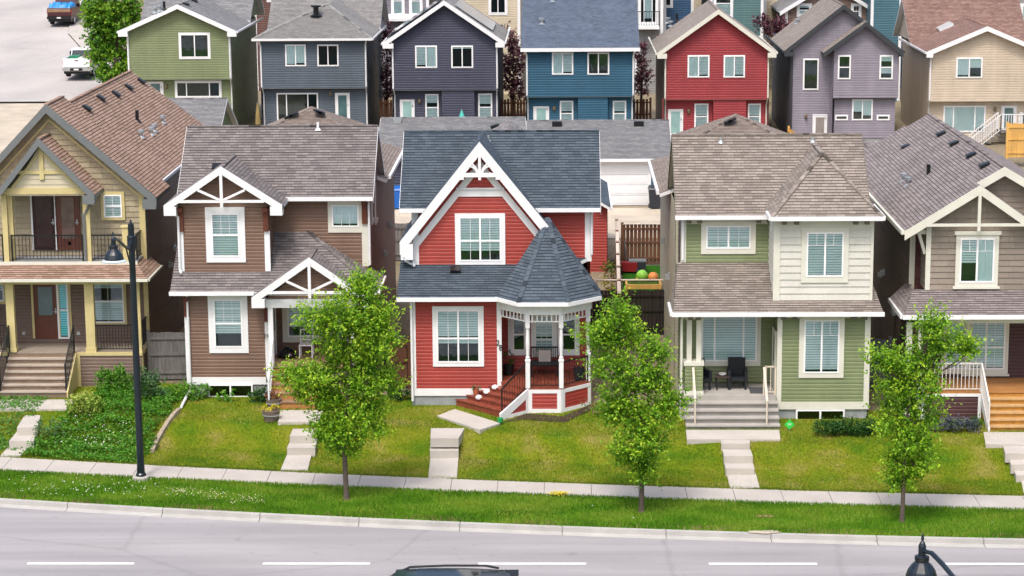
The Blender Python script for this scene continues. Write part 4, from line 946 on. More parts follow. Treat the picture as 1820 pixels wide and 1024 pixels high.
    wpx(H,Yw-.02,(160,492,225,578),panes='hung22',bl=[1,.4],cs=(.09,.1,.1),cm=yellow); wpx(H,Yw-.02,(-30,492,12,540),panes='slider',bl=[.5,.5],cs=(.09,.1,.1),cm=yellow)
    # roof skirt between the storeys
    e1=PX(261,Ye,495)
    mb=MB(); mb.roof([(xl-.4,Ye,zE),(e1,Ye,zE),(xr-.1,Yq+.02,zq),(xl-.4,Yq+.02,zq)],th=.1); mb.roof([(e1,Ye,zE),(e1,Yw+.6,zE),(xr-.1,Yw+.6,zq),(xr-.1,Yq+.02,zq)],th=.1); mb.build('porch_roof',[r_rust,white],H); ridge=None
    gutter(H,(xl-.4,Ye-.04,zE-.05),(e1+.04,Ye-.04,zE-.05),cream,.1,.09); gutter(H,(e1+.04,Ye+.02,zE-.05),(e1+.04,Yw+.6,zE-.05),cream,.1,.09)
    # balcony
    zb=zq+.05; bR=PX(240,Yq,440)
    mb=MB(); mb.box(xl,bR+.06,Yq-.04,Yw,zq-.12,zb); mb.build('balcony_floor',M('balcony_floor','#8a8d90',.8,.08),H)
    board(H,FY(Yq-.04),[(xl,bR+.08,zq-.1,zb+.02)],cream,'balcony_edge',(-.0,.04))
    FW=FY(Yw); zt_=zb
    zpost=PZ(346,Yq,140)
    xs=[]
    for a,b in ((4,13),(13.5,21),(146,153),(153.5,160)):
        xa,xb=PX(a,Yq,400),PX(b,Yq,400); mb=MB(); mb.box(xa,xb,Yq+(.02 if a in(4,153.5) else .2),Yq+(.2 if a in (4,153.5) else .36),zb,zpost); mb.build('balcony_post',yellow,H)
    xa,xb=PX(217.5,Yq,435),PX(231,Yq,435); zc=PZ(402,Yq,224); mb=MB(); mb.box(xa,xb,Yq,Yq+.24,zb-.06,zc-.05); mb.box(xa-.04,xb+.04,Yq-.04,Yq+.28,zc-.05,zc); mb.build('newel_post',yellow,H)
    railing(H,(PX(20,Yq,440),Yq+.1,zb),(PX(146,Yq,440),Yq+.1,zb),black,.93,.125,.009,.04); railing(H,(PX(160,Yq,440),Yq+.1,zb),(xa,Yq+.1,zb),black,.93,.125,.009,.04); railing(H,(bR,Yq+.3,zb),(bR,Yw,zb),black,.93,.125,.009,.04); railing(H,(xl,Yq+.1,zb),(PX(4,Yq,440),Yq+.1,zb),black,.93,.125,.009,.04)
    # upper wall with the tall gable
    Yg=Yw-.42; ax,az=P(81,186,Yg); fx1,fz1=P(278,351,Yg); sR=(az-fz1)/(fx1-ax); sL=sR*1.18; fx0=ax-(az-fz1)/sL; fz0=fz1
    top=lambda x: az-.2-(sR*(x-ax) if x>ax else sL*(ax-x))
    wallF(H,FW,[(xl+.2,zb),(xr,zb),(xr,top(xr)),(ax,az-.2),(xl+.2,top(xl+.2))],tansid,.2,.022,name='gable_wall',dutch=False)
    board(H,FW,[(xr-.18,xr+.03,zb-.35,top(xr))],yellow,'corner_board'); board(H,FXp(xr),[(Yw+.0,Yw+.14,zb-.3,top(xr))],slate,'corner_board')
    # side walls
    mb=MB(); mb.lap([(xr,Yw,z0),(xr,92,z0),(xr,92,fz1-.1),(xr,Yw,fz1-.1)],(0,0,1),(1,0,0),.125,.026,dutch=True); mb.build('side_wall',darkbrown,H)
    mb=MB(); mb.lap([(xl,92,z0),(xl,Yp,z0),(xl,Yp,zE),(xl,Yw,fz1-.1),(xl,92,fz1-.1)],(0,0,1),(-1,0,0),.125,.026,dutch=True); mb.build('side_wall',darkbrown,H); wallF(H,FB(92),rect(-xr,-xl,z0,fz1-.1),darkbrown,name='rear_wall')
    rd=(az-fz1)
    Ym=78.7; dzm=.32
    mb=MB(); mb.roof([(fx1,Yg,fz1),(fx1,Ym+.8,fz1),(ax,Ym+.8,az),(ax,Yg,az)]); mb.roof([(fx0,Ym+.8,fz0),(fx0,Yg,fz0),(ax,Yg,az),(ax,Ym+.8,az)]); ridgecap(mb,(ax,Yg,az+.02),(ax,Ym+.8,az+.02)); mb.build('gable_roof',[r_rust,slate],H)
    rake(H,FY(Yg),(ax,az+.02),(fx0,fz0),(fx1,fz1),.32,0,.05,slate); board(H,FY(Yg),[(fx1-.5,fx1-.02,fz1-.42,fz1-.06)],slate,'eave_return',(-.3,.048))
    rake(H,FW,(ax,az-.55),(fx0+.5,az-.55-sL*(ax-fx0-.5)),(fx1-.55,az-.55-sR*(fx1-.55-ax)),.09,.0,.04,yellow,'frieze')
    # main roof behind, one step lower
    mx=fx1-.48; mz=az-dzm-sR*(mx-ax); yb_=92.3
    mb=MB(); mb.roof([(mx,Ym,mz),(mx,yb_+1.5,mz),(ax,yb_,az-dzm),(ax,Ym,az-dzm)]); mb.roof([(fx0-.1,yb_+1.5,az-dzm-sL*(ax-fx0+.1)),(fx0-.1,Ym,az-dzm-sL*(ax-fx0+.1)),(ax,Ym,az-dzm),(ax,yb_,az-dzm)]); ridgecap(mb,(ax,Ym,az-dzm+.02),(ax,yb_,az-dzm+.02)); R=mb.build('main_roof',[r_rust,slate],H)
    mb=MB(); mb.prism([(mx,mz-.32),(mx,mz-.01),(ax,az-dzm-.01),(ax,az-dzm-.32)],FY(Ym),.0,.05); mb.fbox(FY(Ym),mx-.55,mx-.02,mz-.36,mz-.06,-.3,.048); mb.build('bargeboard',slate,H)
    mb=MB(); mb.box(mx,mx+.09,Ym,yb_+1.5,mz-.12,mz-.01); mb.build('gutter',white,H)
    zR=lambda x: az-dzm-sR*(x-ax)+.02
    def onroof(px,py):
        d=ray(px,py); # ray-plane: z = az-dzm - sR (x-ax)
        t=(az-dzm+sR*ax-CAMH)/(d[2]+sR*d[0]); return d[0]*t,d[1]*t,CAMH+d[2]*t
    for px,py in ((117,193),(153,194),(178,176),(205,169),(228,157),(250,146)):
        x=ax+.62; x,Yv,_=onroof(px,py); 
        vent(R,x,Yv,zR(x),sR,1,0,slate if False else black,.36)
    x,y,z=onroof(244,215); stackpipe(R,x,y,z,black,.42,.07)
    for px,py in ((251,244),(269,239),(274,233),(289,218)): x,y,z=onroof(px,py); stackpipe(R,x,y,z,metal,.2,.07,True)
    # portico gable over the balcony
    Ys=Yq-.32; ax2,az2=P(68,246,Ys); fx2,fz2=P(168,345,Ys); s2=(az2-fz2)/(fx2-ax2); fl2=ax2-(fx2-ax2)*.86
    gable_roof(H,ax2,az2-.02,fl2,fz2-.02,fx2,fz2-.02,Ys+.02,Yw+.3,[r_rust,slate],'portico_roof'); rake(H,FY(Ys),(ax2,az2+.02),(fl2,fz2),(fx2,fz2),.3,0,.05,slate); board(H,FY(Ys),[(fx2-.42,fx2-.02,fz2-.36,fz2-.05)],slate,'eave_return',(-.3,.048))
    FS=FY(Ys+.3); sl=(az2-fz2)/(ax2-fl2)
    wallF(H,FS,[(fl2+.4,fz2-.1),(fx2-.4,fz2-.1),(ax2,az2-.25)],creamsid2,.2,.02,name='gable_wall',dutch=False)
    zt1=PZ(306,Ys+.3,80); zk=PZ(315,Ys+.3,70)
    mb=MB(); mb.fbox(FS,ax2-1.05,ax2+1.0,zt1-.06,zt1+.06,.02,.06); mb.fbox(FS,ax2-.08,ax2+.08,zk-.08,az2-.3,.02,.075); mb.build('gable_truss',yellow,H)
    rake(H,FS,(ax2,az2-.42),(fl2+.35,az2-.42-sl*(ax2-fl2-.35)),(fx2-.35,az2-.42-s2*(fx2-.35-ax2)),.13,.02,.05,yellow,'frieze')
    zbm=PZ(338,Ys+.3,80); board(H,FS,[(fl2+.2,fx2-.2,zbm-.14,zbm+.08)],yellow,'porch_beam',(-.1,.06))
    downspout(H,[(fx2,Ys+.1,fz2-.15),(PX(157,Yq,360),Yq+.0,fz2-.5),(PX(150,Yq,400),Yq-.0,fz2-.8),(PX(150,Yq,400),Yq-.0,zb)],slate,.05)
    doorpx(H,Yw-.02,(56,341,101,444),screen,white,glassbox=(.12,.06,.88,.95),g=M('screen_mesh','#341a20',.25,.3,2,spec=.6),case=.06); doorpx(H,Yw-.02,(100,341,143,444),doorred,doorred,glassbox=(.2,.2,.8,.93),g=M('door_reflect','#6f5854',.15,.35,2,spec=.8),case=.05,name='balcony_door')
    wpx(H,Yw-.02,(180,341,222,391),panes='hung22',bl=[1,1],cs=(.1,.1,.1),cm=yellow)
    for px,py in ((124,432),(43,592),(140,592)): mb=MB(); a,b=P(px,py,Yw); mb.fbox(FW,a-.06,a+.06,b-.06,b+.06,.02,.07); mb.build('outlet_box',metal,H)
    wall_vents(H,xr+.02,((309,440,.35),(300,470,.2)))
    return H
creamsid2=M('pale_shakes','#bdb59c',.6,.06,2)
tan_house()

# ---------------------------------------------------------------- taupe house with the cedar steps (far right)
taupe=BRICKY('taupe_shakes',('#8f8579','#847a6f'),.5,.2,'#5e554c',.004,.7); maroon=SIDING('maroon_siding','#4a2f31'); maroonsh=BRICKY('maroon_shakes',('#5c3b3b','#4d3132'),.3,.2,'#2f2020',.005); r_mau=SHINGLE('mauve_shingles','#8c8483','#726a69','#534d4c'); darktaupe=SIDING('dark_taupe_siding','#776860')
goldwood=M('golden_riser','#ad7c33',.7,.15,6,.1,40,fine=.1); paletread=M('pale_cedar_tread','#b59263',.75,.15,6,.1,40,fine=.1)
def taupe_house():
    Yu=71.8; Yf=72.9; Yd=70.85; z0=.85
    xl=PX(1647,Yu,450); xr=xl+5.6; xL=PX(1617,Yf,470)
    H=thing('house','taupe shake house with maroon lower storey and cedar porch steps at the right edge','house',((xl+xr)/2,Yd,z0))
    zE=PZ(561,Yd-.3,1700); s1=.5; zu=PZ(515,Yu,1700); s1=(zu-zE)/(Yu-Yd+.3)
    FU=FY(Yu); Yg=Yu-.42
    ax,az=P(1742,331,Yg); fx0,fz0=P(1608,411,Yg); sL=(az-fz0)/(ax-fx0); sR=sL*1.12; fx1=ax+(az-fz0)/sR; fz1=fz0
    top=lambda x: az-.22-(sR*(x-ax) if x>ax else sL*(ax-x))
    wallF(H,FU,[(xl,zu),(xr,zu),(xr,top(xr)),(ax,az-.22),(xl,top(xl))],taupe,.2,.024,name='gable_wall',dutch=False)
    wallF(H,FXm(xl),rect(-Yf-.5,-Yu,zu,top(xl)),taupe,.2,.024,name='gable_side',dutch=False)
    board(H,FU,[(xl-.03,xl+.13,zu,top(xl))],cream,'corner_board')
    zt1=PZ(400,Yg,1700); truss(H,FY(Yg),(ax,az),(fx0,fz0),(fx1,fz1),zt1,cream,diag=0)
    # the two stepped gables
    ax2,az2=P(1786,298,Yg+.9); Y2=Yg+.9; yb_=87.5
    sL2=(az2-fz0)/(ax2-fx0)
    fx3=2*ax2-fx0
    mb=MB(); mb.roof([(fx0,yb_,fz0),(fx0,Yg+.02,fz0),(ax,Yg+.02,az),(ax,yb_,az)],mi=0); mb.roof([(fx1,Yg+.02,fz1),(fx1,Yg+2.5,fz1),(ax,Yg+2.5,az),(ax,Yg+.02,az)]); mb.build('gable_roof',[r_mau,cream],H)
    mb=MB(); zj=az-.06
    xj=ax2-(az2-zj)/sL2
    mb.roof([(fx0,yb_-.0,fz0),(fx0,Y2,fz0),(ax2,Y2,az2),(ax2,yb_,az2)]); mb.roof([(fx3,Y2,fz0),(fx3,yb_,fz0),(ax2,yb_,az2),(ax2,Y2,az2)]); ridgecap(mb,(ax2,Y2,az2+.02),(ax2,yb_,az2+.02))
    # lower hip continuing behind
    hx,hz=P(1622,253,yb_+1.6); R=mb.build('main_roof',[r_mau,cream],H)
    mb=MB(); x4=fx0+(hz-fz0)/sL2; mb.roof([(fx0,yb_+3.0,fz0),(fx0,yb_-.2,fz0),(x4,yb_-.2,hz),(x4,yb_+2.5,hz)]); mb.roof([(fx3-2,yb_-.2,fz0),(fx3-2,yb_+3.0,fz0),(x4,yb_+2.5,hz),(x4,yb_-.2,hz)]); ridgecap(mb,(x4,yb_,hz+.02),(x4,yb_+2.5,hz+.02)); mb.build('rear_roof',[r_mau,cream],H)
    rake(H,FY(Yg),(ax,az+.03),(fx0,fz0),(fx1,fz1),.3,0,.05,cream); rake(H,FY(Y2),(ax2,az2+.03),(ax2-2.4,az2-2.4*sL2),(fx3,fz0),.3,0,.05,cream); wallF(H,FY(Y2+.4),[(ax-.3,az-1.8),(xr+.6,az-1.8),(xr+.6,az2-.3-sL2*(xr+.6-ax2)),(ax2,az2-.3),(ax-.3,az2-.3-sL2*(ax2-ax+.3))],taupe,.2,.024,name='gable_wall',dutch=False)
    gutter(H,(fx0-.05,Yg,fz0-.05),(fx0-.05,yb_,fz0-.05),cream)
    def onroof(px,py):
        d=ray(px,py); t=(fz0-sL2*fx0-CAMH)/(d[2]-sL2*d[0]); return d[0]*t,d[1]*t,CAMH+d[2]*t
    for px,py in ((1674,240),(1697,257),(1727,278),(1751,296)): x,y,z=onroof(px,py); vent(R,x,y,z+.02,sL2,-1,0,black,.36)
    x,y,z=onroof(1611,263); vent(R,x,min(y,yb_-.5),z+.02,sL2,-1,0,black,.36)
    x,y,z=onroof(1650,312); stackpipe(R,x,y,z,black,.4,.07)
    for px,py in ((1606,322),(1614,329)): x,y,z=onroof(px,py); stackpipe(R,x,y,z,metal,.2,.07,True)
    wpx(H,Yu,(1698,417,1774,509),panes='casement',bl=[.6,-1],cs=(.14,.12,.14),cm=cream,sill=.07,head=.06)
    # set-back corner bay on the left
    wallF(H,FY(Yf),rect(xL,xl+.1,zu-.4,fz0),maroonsh,.2,.02,name='bay_wall',dutch=False); board(H,FY(Yf),[(xL-.02,xL+.16,zu-.4,fz0-.05)],cream,'corner_board')
    mb=MB(); p=P(1637,430,Yu); q=P(1624,412,Yu); mb.box(xL,xl,Yu+.05,Yu+.2,PZ(417,Yu,1625),PZ(409,Yu,1625)); mb.beam((xL+.1,Yu+.12,PZ(414,Yu,1625)),(xl-.04,Yu+.12,PZ(452,Yu,1640)),.1,.12,0,(0,1,0)); mb.build('bracket',cream,H)
    # side walls
    mb=MB(); mb.lap([(xL,87.3,z0),(xL,Yf,z0),(xL,Yf,fz0),(xL,87.3,fz0)],(0,0,1),(-1,0,0),.125,.026,dutch=True); mb.build('side_wall',darktaupe,H); mb=MB(); mb.lap([(xr,Yf,z0),(xr,87.3,z0),(xr,87.3,fz0),(xr,Yf,fz0)],(0,0,1),(1,0,0),.125,.026,dutch=True); mb.build('side_wall',darktaupe,H); wallF(H,FB(87.3),rect(-xr,-xL,z0,fz0),darktaupe,name='rear_wall')
    # porch roof
    e0=PX(1606,Yd-.3,562)
    mb=MB(); mb.roof([(e0,Yd-.3,zE),(xr+.5,Yd-.3,zE),(xr+.5,Yu+.02,zu),(xL-.05,Yu+.02,zu)],th=.1); mb.roof([(e0,Yf+.6,zE),(e0,Yd-.3,zE),(xL-.05,Yu+.02,zu),(xL+.1,Yf+.6,zu)],th=.1); mb.build('porch_roof',[r_mau,cream],H); gutter(H,(e0-.03,Yd-.34,zE-.05),(xr+.5,Yd-.34,zE-.05),white); gutter(H,(e0-.04,Yd-.28,zE-.05),(e0-.04,Yf+.5,zE-.05),white)
    mb=MB(); mb.box(xL,xr,Yd+.02,Yd+.22,zE-.33,zE-.08); mb.build('porch_beam',cream,H)
    FFf=FY(Yf); zd=PZ(697,Yd,1690)
    wallF(H,FFf,rect(xL,xr,z0,zE+.3),maroon); wpx(H,Yf,(1672,566,1727,664),panes='hung22',bl=[1,1],cs=(.15,.1,.16),cm=cream); wpx(H,Yf-.003,(1712,566,1792,664),panes='quad',bl=[1,1,1,1],cs=(.12,.1,.16),cm=cream,sill=.05)
    for a,b in ((1612,1622),(1633,1641)): mb=MB(); mb.box(PX(a,Yd,590),PX(b,Yd,590),Yd+.04,Yd+.2,z0,zE-.3); mb.build('porch_post',cream,H)
    # deck
    sx0=PX(1745,Yd,720); dl=PX(1640,Yd,710)
    mb=MB()
    for k in range(14): mb.box(dl,xr,Yd+k*.145,Yd+.138+k*.145,zd-.05,zd+rng.uniform(-.003,.003))
    mb.build('porch_deck',freshwood,H)
    wallF(H,FY(Yd+.02),rect(dl,sx0-.1,z0-.1,zd-.14),maroon,name='porch_skirt'); board(H,FY(Yd+.02),[(dl-.03,sx0-.02,zd-.15,zd-.052),(sx0-.13,sx0-.02,z0,zd-.15),(dl-.03,dl+.1,z0,zd-.15),(dl+.1,sx0-.13,z0-.05,z0+.05)],white,'skirt_frame')
    whr='whr'; wr_=M('white_rail','#cfcbc6',.5,.06)
    railing(H,(dl,Yd+.08,zd),(sx0-.05,Yd+.08,zd),wr_,.95,.12,.012,.05)
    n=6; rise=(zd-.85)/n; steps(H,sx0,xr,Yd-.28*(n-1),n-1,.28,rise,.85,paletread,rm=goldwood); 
    railing(H,(sx0-.04,Yd+.02,zd),(sx0-.04,Yd-.28*(n-1)-.05,.87),wr_,.95,.14,.012,.05)
    mb=MB(); D=.28*(n-1); mb.prism([(Yd-D-.1,.8),(Yd-D+.2,.8),(Yd,zd-.35),(Yd,zd-.02),(Yd-D-.1,.98)],FXm(sx0-.03) if False else FR((sx0-.0,0,0),(0,1,0),(1,0,0)),-.05,.0); mb.build('stringer',white,H)
    wall_vents(H,xL-.02,((1572,484,.3),(1568,487,.2)),-1)
    # utilities on the side wall
    mb=MB(); mb.lathe((xL-.12,75.2,3.5),[(.1,0),(.12,.1),(.12,.3),(.06,.36)],10); mb.build('meter',metal,H)
    return H
taupe_house()

# ---------------------------------------------------------------- the row of houses behind
R1=SHINGLE('ash_shingles','#8d8d8e','#757678','#58595c'); R2=SHINGLE('light_grey_shingles','#91908d','#7b7a79','#5c5b5b'); R3=SHINGLE('blue_grey_shingles','#6a7687','#566172','#414a58'); R4=SHINGLE('warm_grey_shingles','#958d86','#7f7771','#5f5853'); R5=SHINGLE('red_brown_shingles','#957a70','#796058','#57433c')
def back_house(label,Y,x0,x1,ysplit,sid,roof,eave,apex=None,feet=None,hip=None,tr=None,wins=(),doors=(),lights=(),rec=.5,side=None,rm=None,rk=None,dep=11,lowx=None,block=True):
    tr=tr or white; side=side or sid; rk=rk or tr
    a0,a1=PX(x0,Y,120),PX(x1,Y,120); z0=zt((a0+a1)/2,Y); H=thing('house',label,'house',((a0+a1)/2,Y,z0),'houses in the row behind')
    xm=(x0+x1)/2; zs=PZ(ysplit,Y,xm); ze=PZ(eave,Y-.4,xm); Yl=Y+rec; F=FY(Y)
    l0,l1=(PX(lowx[0],Yl,220),PX(lowx[1],Yl,220)) if lowx else (a0+.03,a1-.03)
    wallF(H,FY(Yl),rect(l0,l1,z0-.5,zs),sid,.14,.026); mb=MB(); mb.box(a0+.02,a1-.02,Y+.03,Yl+.1,zs-.03,zs+.03); mb.build('soffit',tr,H)
    if apex:
        ax,az=P(*apex,Y-.4); (fx0,fz0),(fx1,fz1)=P(*feet[0],Y-.4),P(*feet[1],Y-.4); s0=(az-fz0)/(ax-fx0); s1=(az-fz1)/(fx1-ax)
        top=lambda x: az-.15-(s1*(x-ax) if x>ax else s0*(ax-x))
        wallF(H,F,[(a0,zs),(a1,zs),(a1,top(a1)),(ax,az-.15),(a0,top(a0))],sid,.14,.026)
        R=gable_roof(H,ax,az,fx0,fz0,fx1,fz1,Y-.38,Y+dep-3,[roof,tr],'roof'); rake(H,FY(Y-.4),(ax,az+.04),(fx0,fz0+.02),(fx1,fz1+.02),.27,0,.05,rk); board(H,FY(Y-.4),[(fx0,a0+.12,fz0-.3,fz0-.03),(a1-.12,fx1,fz1-.3,fz1-.03)],rk,'eave_return',(-.3,.048))
        for xx,zz in ((fx0-.04,fz0),(fx1+.04,fz1)): gutter(H,(xx,Y-.38,zz-.05),(xx,Y+dep,zz-.05),rk,.1,.11)
        za,zb_,rz=top(a0),top(a1),az
    elif hip:
        ax,az=P(*hip,Y+3.3); e0,e1=PX(x0-15,Y-.4,eave),PX(x1+9,Y-.4,eave); sl=(az-ze)/3.7; Yh=Y+3.3
        mb=MB(); wallF(H,F,rect(a0,a1,zs,ze-.02),sid,.14,.026); mb.roof([(e0,Y-.4,ze),(e1,Y-.4,ze),(ax,Yh,az)]); mb.roof([(e1,Y-.4,ze),(e1,Y+dep,ze),(ax,Y+dep,az),(ax,Yh,az)]); mb.roof([(e0,Y+dep,ze),(e0,Y-.4,ze),(ax,Yh,az),(ax,Y+dep,az)])
        ridgecap(mb,(e0,Y-.4,ze+.02),(ax,Yh,az+.02)); ridgecap(mb,(e1,Y-.4,ze+.02),(ax,Yh,az+.02)); R=mb.build('roof',[roof,tr],H)
        gutter(H,(e0-.03,Y-.44,ze-.05),(e1+.03,Y-.44,ze-.05),tr,.1,.12); gutter(H,(e1+.04,Y-.38,ze-.05),(e1+.04,Y+dep,ze-.05),tr,.1,.11); za=zb_=ze; rz=az
    else:
        e0,e1=PX(x0-9,Y-.4,eave),PX(x1+10,Y-.4,eave); Yr=Y+6.0; rz=ze+.5*6.4
        wallF(H,F,rect(a0,a1,zs,ze-.02),sid,.14,.026); mb=MB(); mb.roof([(e0,Y-.4,ze),(e1,Y-.4,ze),(e1,Yr,rz),(e0,Yr,rz)]); mb.roof([(e1,2*Yr-Y+.4,ze),(e0,2*Yr-Y+.4,ze),(e0,Yr,rz),(e1,Yr,rz)]); R=mb.build('roof',[roof,tr],H); gutter(H,(e0-.03,Y-.44,ze-.05),(e1+.03,Y-.44,ze-.05),tr,.12,.2); za=zb_=ze
        for xx,sg in ((a0,-1),(a1,1)):
            FF=FXp(xx) if sg>0 else FXm(xx); p=[(sg*Y,ze),(sg*(2*Yr-Y),ze),(sg*Yr,rz-.1)]; wallF(H,FF,p if sg>0 else p[::-1],side,.14,.026,name='gable_end')
    wallF(H,FXp(a1),rect(Y,Y+dep,z0,zb_),side,.14,.026,name='side_wall'); wallF(H,FXm(a0),rect(-Y-dep,-Y,z0,za),side,.14,.026,name='side_wall'); wallF(H,FB(Y+dep),rect(-a1,-a0,z0,min(za,zb_)),side,.14,.026,name='rear_wall')
    if block and (apex or hip):      # taller cross roof over the front half of the house
        yb0=Y+dep-4.5; zz=min(za,zb_)+.1; b0,b1=a0-.35,a1+.35; yr=yb0+3.2; zr=max(rz+.3,zz+2.5)
        mb=MB(); mb.roof([(b0,yb0-.4,zz),(b1,yb0-.4,zz),(b1,yr,zr),(b0,yr,zr)]); mb.roof([(b1,2*yr-yb0,zz),(b0,2*yr-yb0,zz),(b0,yr,zr),(b1,yr,zr)]); mb.build('front_roof',[roof,tr],H)
        for xx,sg in ((a0,-1),(a1,1)):
            FF=FXp(xx) if sg>0 else FXm(xx); p=[(sg*yb0,zz),(sg*(2*yr-yb0-.4),zz),(sg*yr,zr-.15)]; wallF(H,FF,p if sg>0 else p[::-1],side,.14,.026,name='gable_end')
    cs0=[(a0-.02,a0+.1),(a1-.1,a1+.02)]
    if tr is white:
        for q in cs0: board(H,F,[(*q,zs,(za if q[0]<ax_mid(a0,a1) else zb_)-.1)],sid if not apex or label.find('sage')<0 else white,'corner_board',(0,.03))
    downspout(H,[(a0-.02,Y-.35,za-.1),(a0+.05,Y-.07,za-.45),(a0+.05,Y-.07,zs+.1),(a0+.08,Yl-.06,zs-.35),(a0+.08,Yl-.06,z0)],tr if tr is not charcoal else charcoal,.05)
    downspout(H,[(a1+.02,Y-.35,zb_-.1),(a1-.05,Y-.07,zb_-.45),(a1-.05,Y-.07,zs+.1),(a1-.08,Yl-.06,zs-.35),(a1-.08,Yl-.06,z0)],tr if tr is not charcoal else charcoal,.05)
    for box,pn,bl,low in wins: wpx(H,Yl if low else Y,box,panes=pn,bl=bl,cs=(.1,.1,.1) if 'sage' in label or low==2 else (.035,.035,.035))
    for box,gm in doors: doorpx(H,Yl,box,white,white,glassbox=(.16,.12,.84,.95) if gm is not None else None,g=gm or doorglass,case=.06)
    for px,py in lights: a,b=P(px,py,Yl); walllight(H,FY(Yl),a,b)
    return H,R,(lambda px,py:P(px,py,Y)),(a0,a1,z0,zs,Yl)
def ax_mid(a,b): return (a+b)/2
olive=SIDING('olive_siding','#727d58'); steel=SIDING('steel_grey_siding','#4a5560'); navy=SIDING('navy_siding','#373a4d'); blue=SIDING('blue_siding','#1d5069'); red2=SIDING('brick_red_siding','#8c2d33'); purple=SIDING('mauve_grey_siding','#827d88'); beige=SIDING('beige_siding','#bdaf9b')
def onslope(R0,fx,fz,s,sgn,px,py):
    d=ray(px,py); t=(fz-sgn*s*fx-CAMH)/(d[2]-sgn*s*d[0]); return d[0]*t,d[1]*t,CAMH+d[2]*t
def roofstuff(R,Y,apex,foot,items):
    ax,az=P(*apex,Y-.4); fx,fz=P(*foot,Y-.4); s=(az-fz)/abs(ax-fx); sg=1 if fx<ax else -1
    for kind,px,py in items:
        x,y,z=onslope(R,fx,fz,s,sg,px,py)
        if kind=='v': vent(R,x,y,z+.03,s,-sg,0,black,.4)
        elif kind=='p': stackpipe(R,x,y,z,black,.4,.07)
        else: stackpipe(R,x,y,z,metal,.22,.09,True)
h,R,_,_i=back_house('sage green back house with a white trimmed gable beside the side street',129.5,228,411,141,olive,R1,55,apex=(315,9),feet=((210,56),(420,56)),wins=[((318,58,374,105),'slider',None,0),((311,143,394,175),'picture',None,2)],doors=[((262,145,291,185),doorglass)],lights=[(296,155)])
roofstuff(R,129.5,(315,9),(210,56),[('m',276,22),('m',284,19),('p',292,16)]); roofstuff(R,129.5,(315,9),(420,56),[('v',330,9),('v',345,3)])
h,R,_,_i=back_house('steel grey back house with a grey hip roof and white glazed back door',129,463,652,157,steel,R2,69,hip=(583,8),wins=[((507,79,544,118),'slider',[-.95,-.9],0),((564,79,602,118),'slider',None,0),((492,165,566,216),'picture',None,1)],doors=[((596,165,622,216),doorglass)],lights=[(588,168)])
stackpipe(R,PX(560,130.5,20),131.0,PZ(27,131.0,560),black,.5,.16,True)
h,R,_,inf=back_house('dark navy back house with white bargeboards and solar panels on its gable roof',127,697,885,160,navy,R2,74,apex=(789,2),feet=((680,77),(897,75)),wins=[((738,81,777,121),'slider',[.9,-1],0),((802,81,841,121),'slider',[.12,.12],0),((756,167,780,215),'hung',[.9,.7],1),((850,166,875,215),'hung',[.9,.7],1)],doors=[((711,177,737,218),doorglass_l)],lights=[(746,181)],block=False)
def bump(H,Yl,zs,z0,px0,px1,sid): 
    a,b=PX(px0,Yl,190),PX(px1,Yl,190); wallF(H,FY(Yl-.4),rect(a,b,z0,zs-.04),sid,.14,.026,name='bay_wall'); wallF(H,FXm(a),rect(-Yl,-Yl+.4,z0,zs-.04),sid,.14,.026,name='bay_wall'); wallF(H,FXp(b),rect(Yl-.4,Yl,z0,zs-.04),sid,.14,.026,name='bay_wall')
bump(h,inf[4],inf[3],inf[2],786,844,navy)
# solar panels on both slopes
def panels(R,Y,apex,foot,y0,y1,u0,u1,mat,n=4):
    ax,az=P(*apex,Y-.4); fx,fz=P(*foot,Y-.4); d=np.array((fx-ax,0,fz-az)); nn=np.array((-(fz-az),0,fx-ax)); nn=nn/np.linalg.norm(nn); nn=nn if nn[2]>0 else -nn
    for k in range(n):
        a=y0+(y1-y0)*k/n+.03; b=y0+(y1-y0)*(k+1)/n-.03; mb=MB(); p=[np.array((ax,a,az))+d*u0,np.array((ax,a,az))+d*u1,np.array((ax,b,az))+d*u1,np.array((ax,b,az))+d*u0]
        mb.hexa([q+nn*.08 for q in p]+[q+nn*.13 for q in p]); mb.build('solar_panel',mat,R)
solar=M('solar_panel','#27303f',.06,.1,2,spec=1.0,metal=.0); 
panels(R,127,(789,2),(897,75),127.6,133,.16,.78,M('solar_sky_glare','#c9ccd2',.15,.04,metal=.5),3); panels(R,127,(789,2),(680,77),127.3,133,.08,.93,solar,4)  # right slope panels have the sky's glare put into their pale colour
h,R,_,inf=back_house('bright blue back house with a blue grey side gable roof and white gutter',126,935,1127,172,blue,R3,87,wins=[((981,93,1019,133),'slider',[-1,.95],0),((1044,93,1083,133),'slider',None,0),((995,179,1019,224),'hung',[.9,.8],1),((1089,179,1113,224),'hung',[.9,.8],1)],doors=[((948,189,976,224),doorglass_l)],lights=[(985,194)])
bump(h,inf[4],inf[3],inf[2],1027,1080,blue)
for px,py in ((963,42),(982,2)):
    x,z=P(px,py,128.5); d=ray(px,py); ze=PZ(87,125.6,1030); t=(ze-.5*125.6-CAMH)/(d[2]-.5*d[1]); stackpipe(R,d[0]*t,d[1]*t,CAMH+d[2]*t,metal,.25,.09,True)
h,R,_,inf=back_house('red back house with a cream edged gable roof behind the white garage door',126,1181,1367,177,red2,R4,92,apex=(1277,18),feet=((1168,95),(1380,93)),wins=[((1222,98,1261,138),'slider',[-1,.9],0),((1286,98,1324,138),'slider',[-1,.9],0),((1234,184,1259,230),'hung',[.9,.9],1),((1329,184,1352,230),'hung',[.9,.9],1)],doors=[((1187,194,1214,242),doorglass_l)],lights=[(1224,199)],lowx=(1177,1366),tr=cream,side=SIDING('grey_red_side','#6b5a56'),block=False)
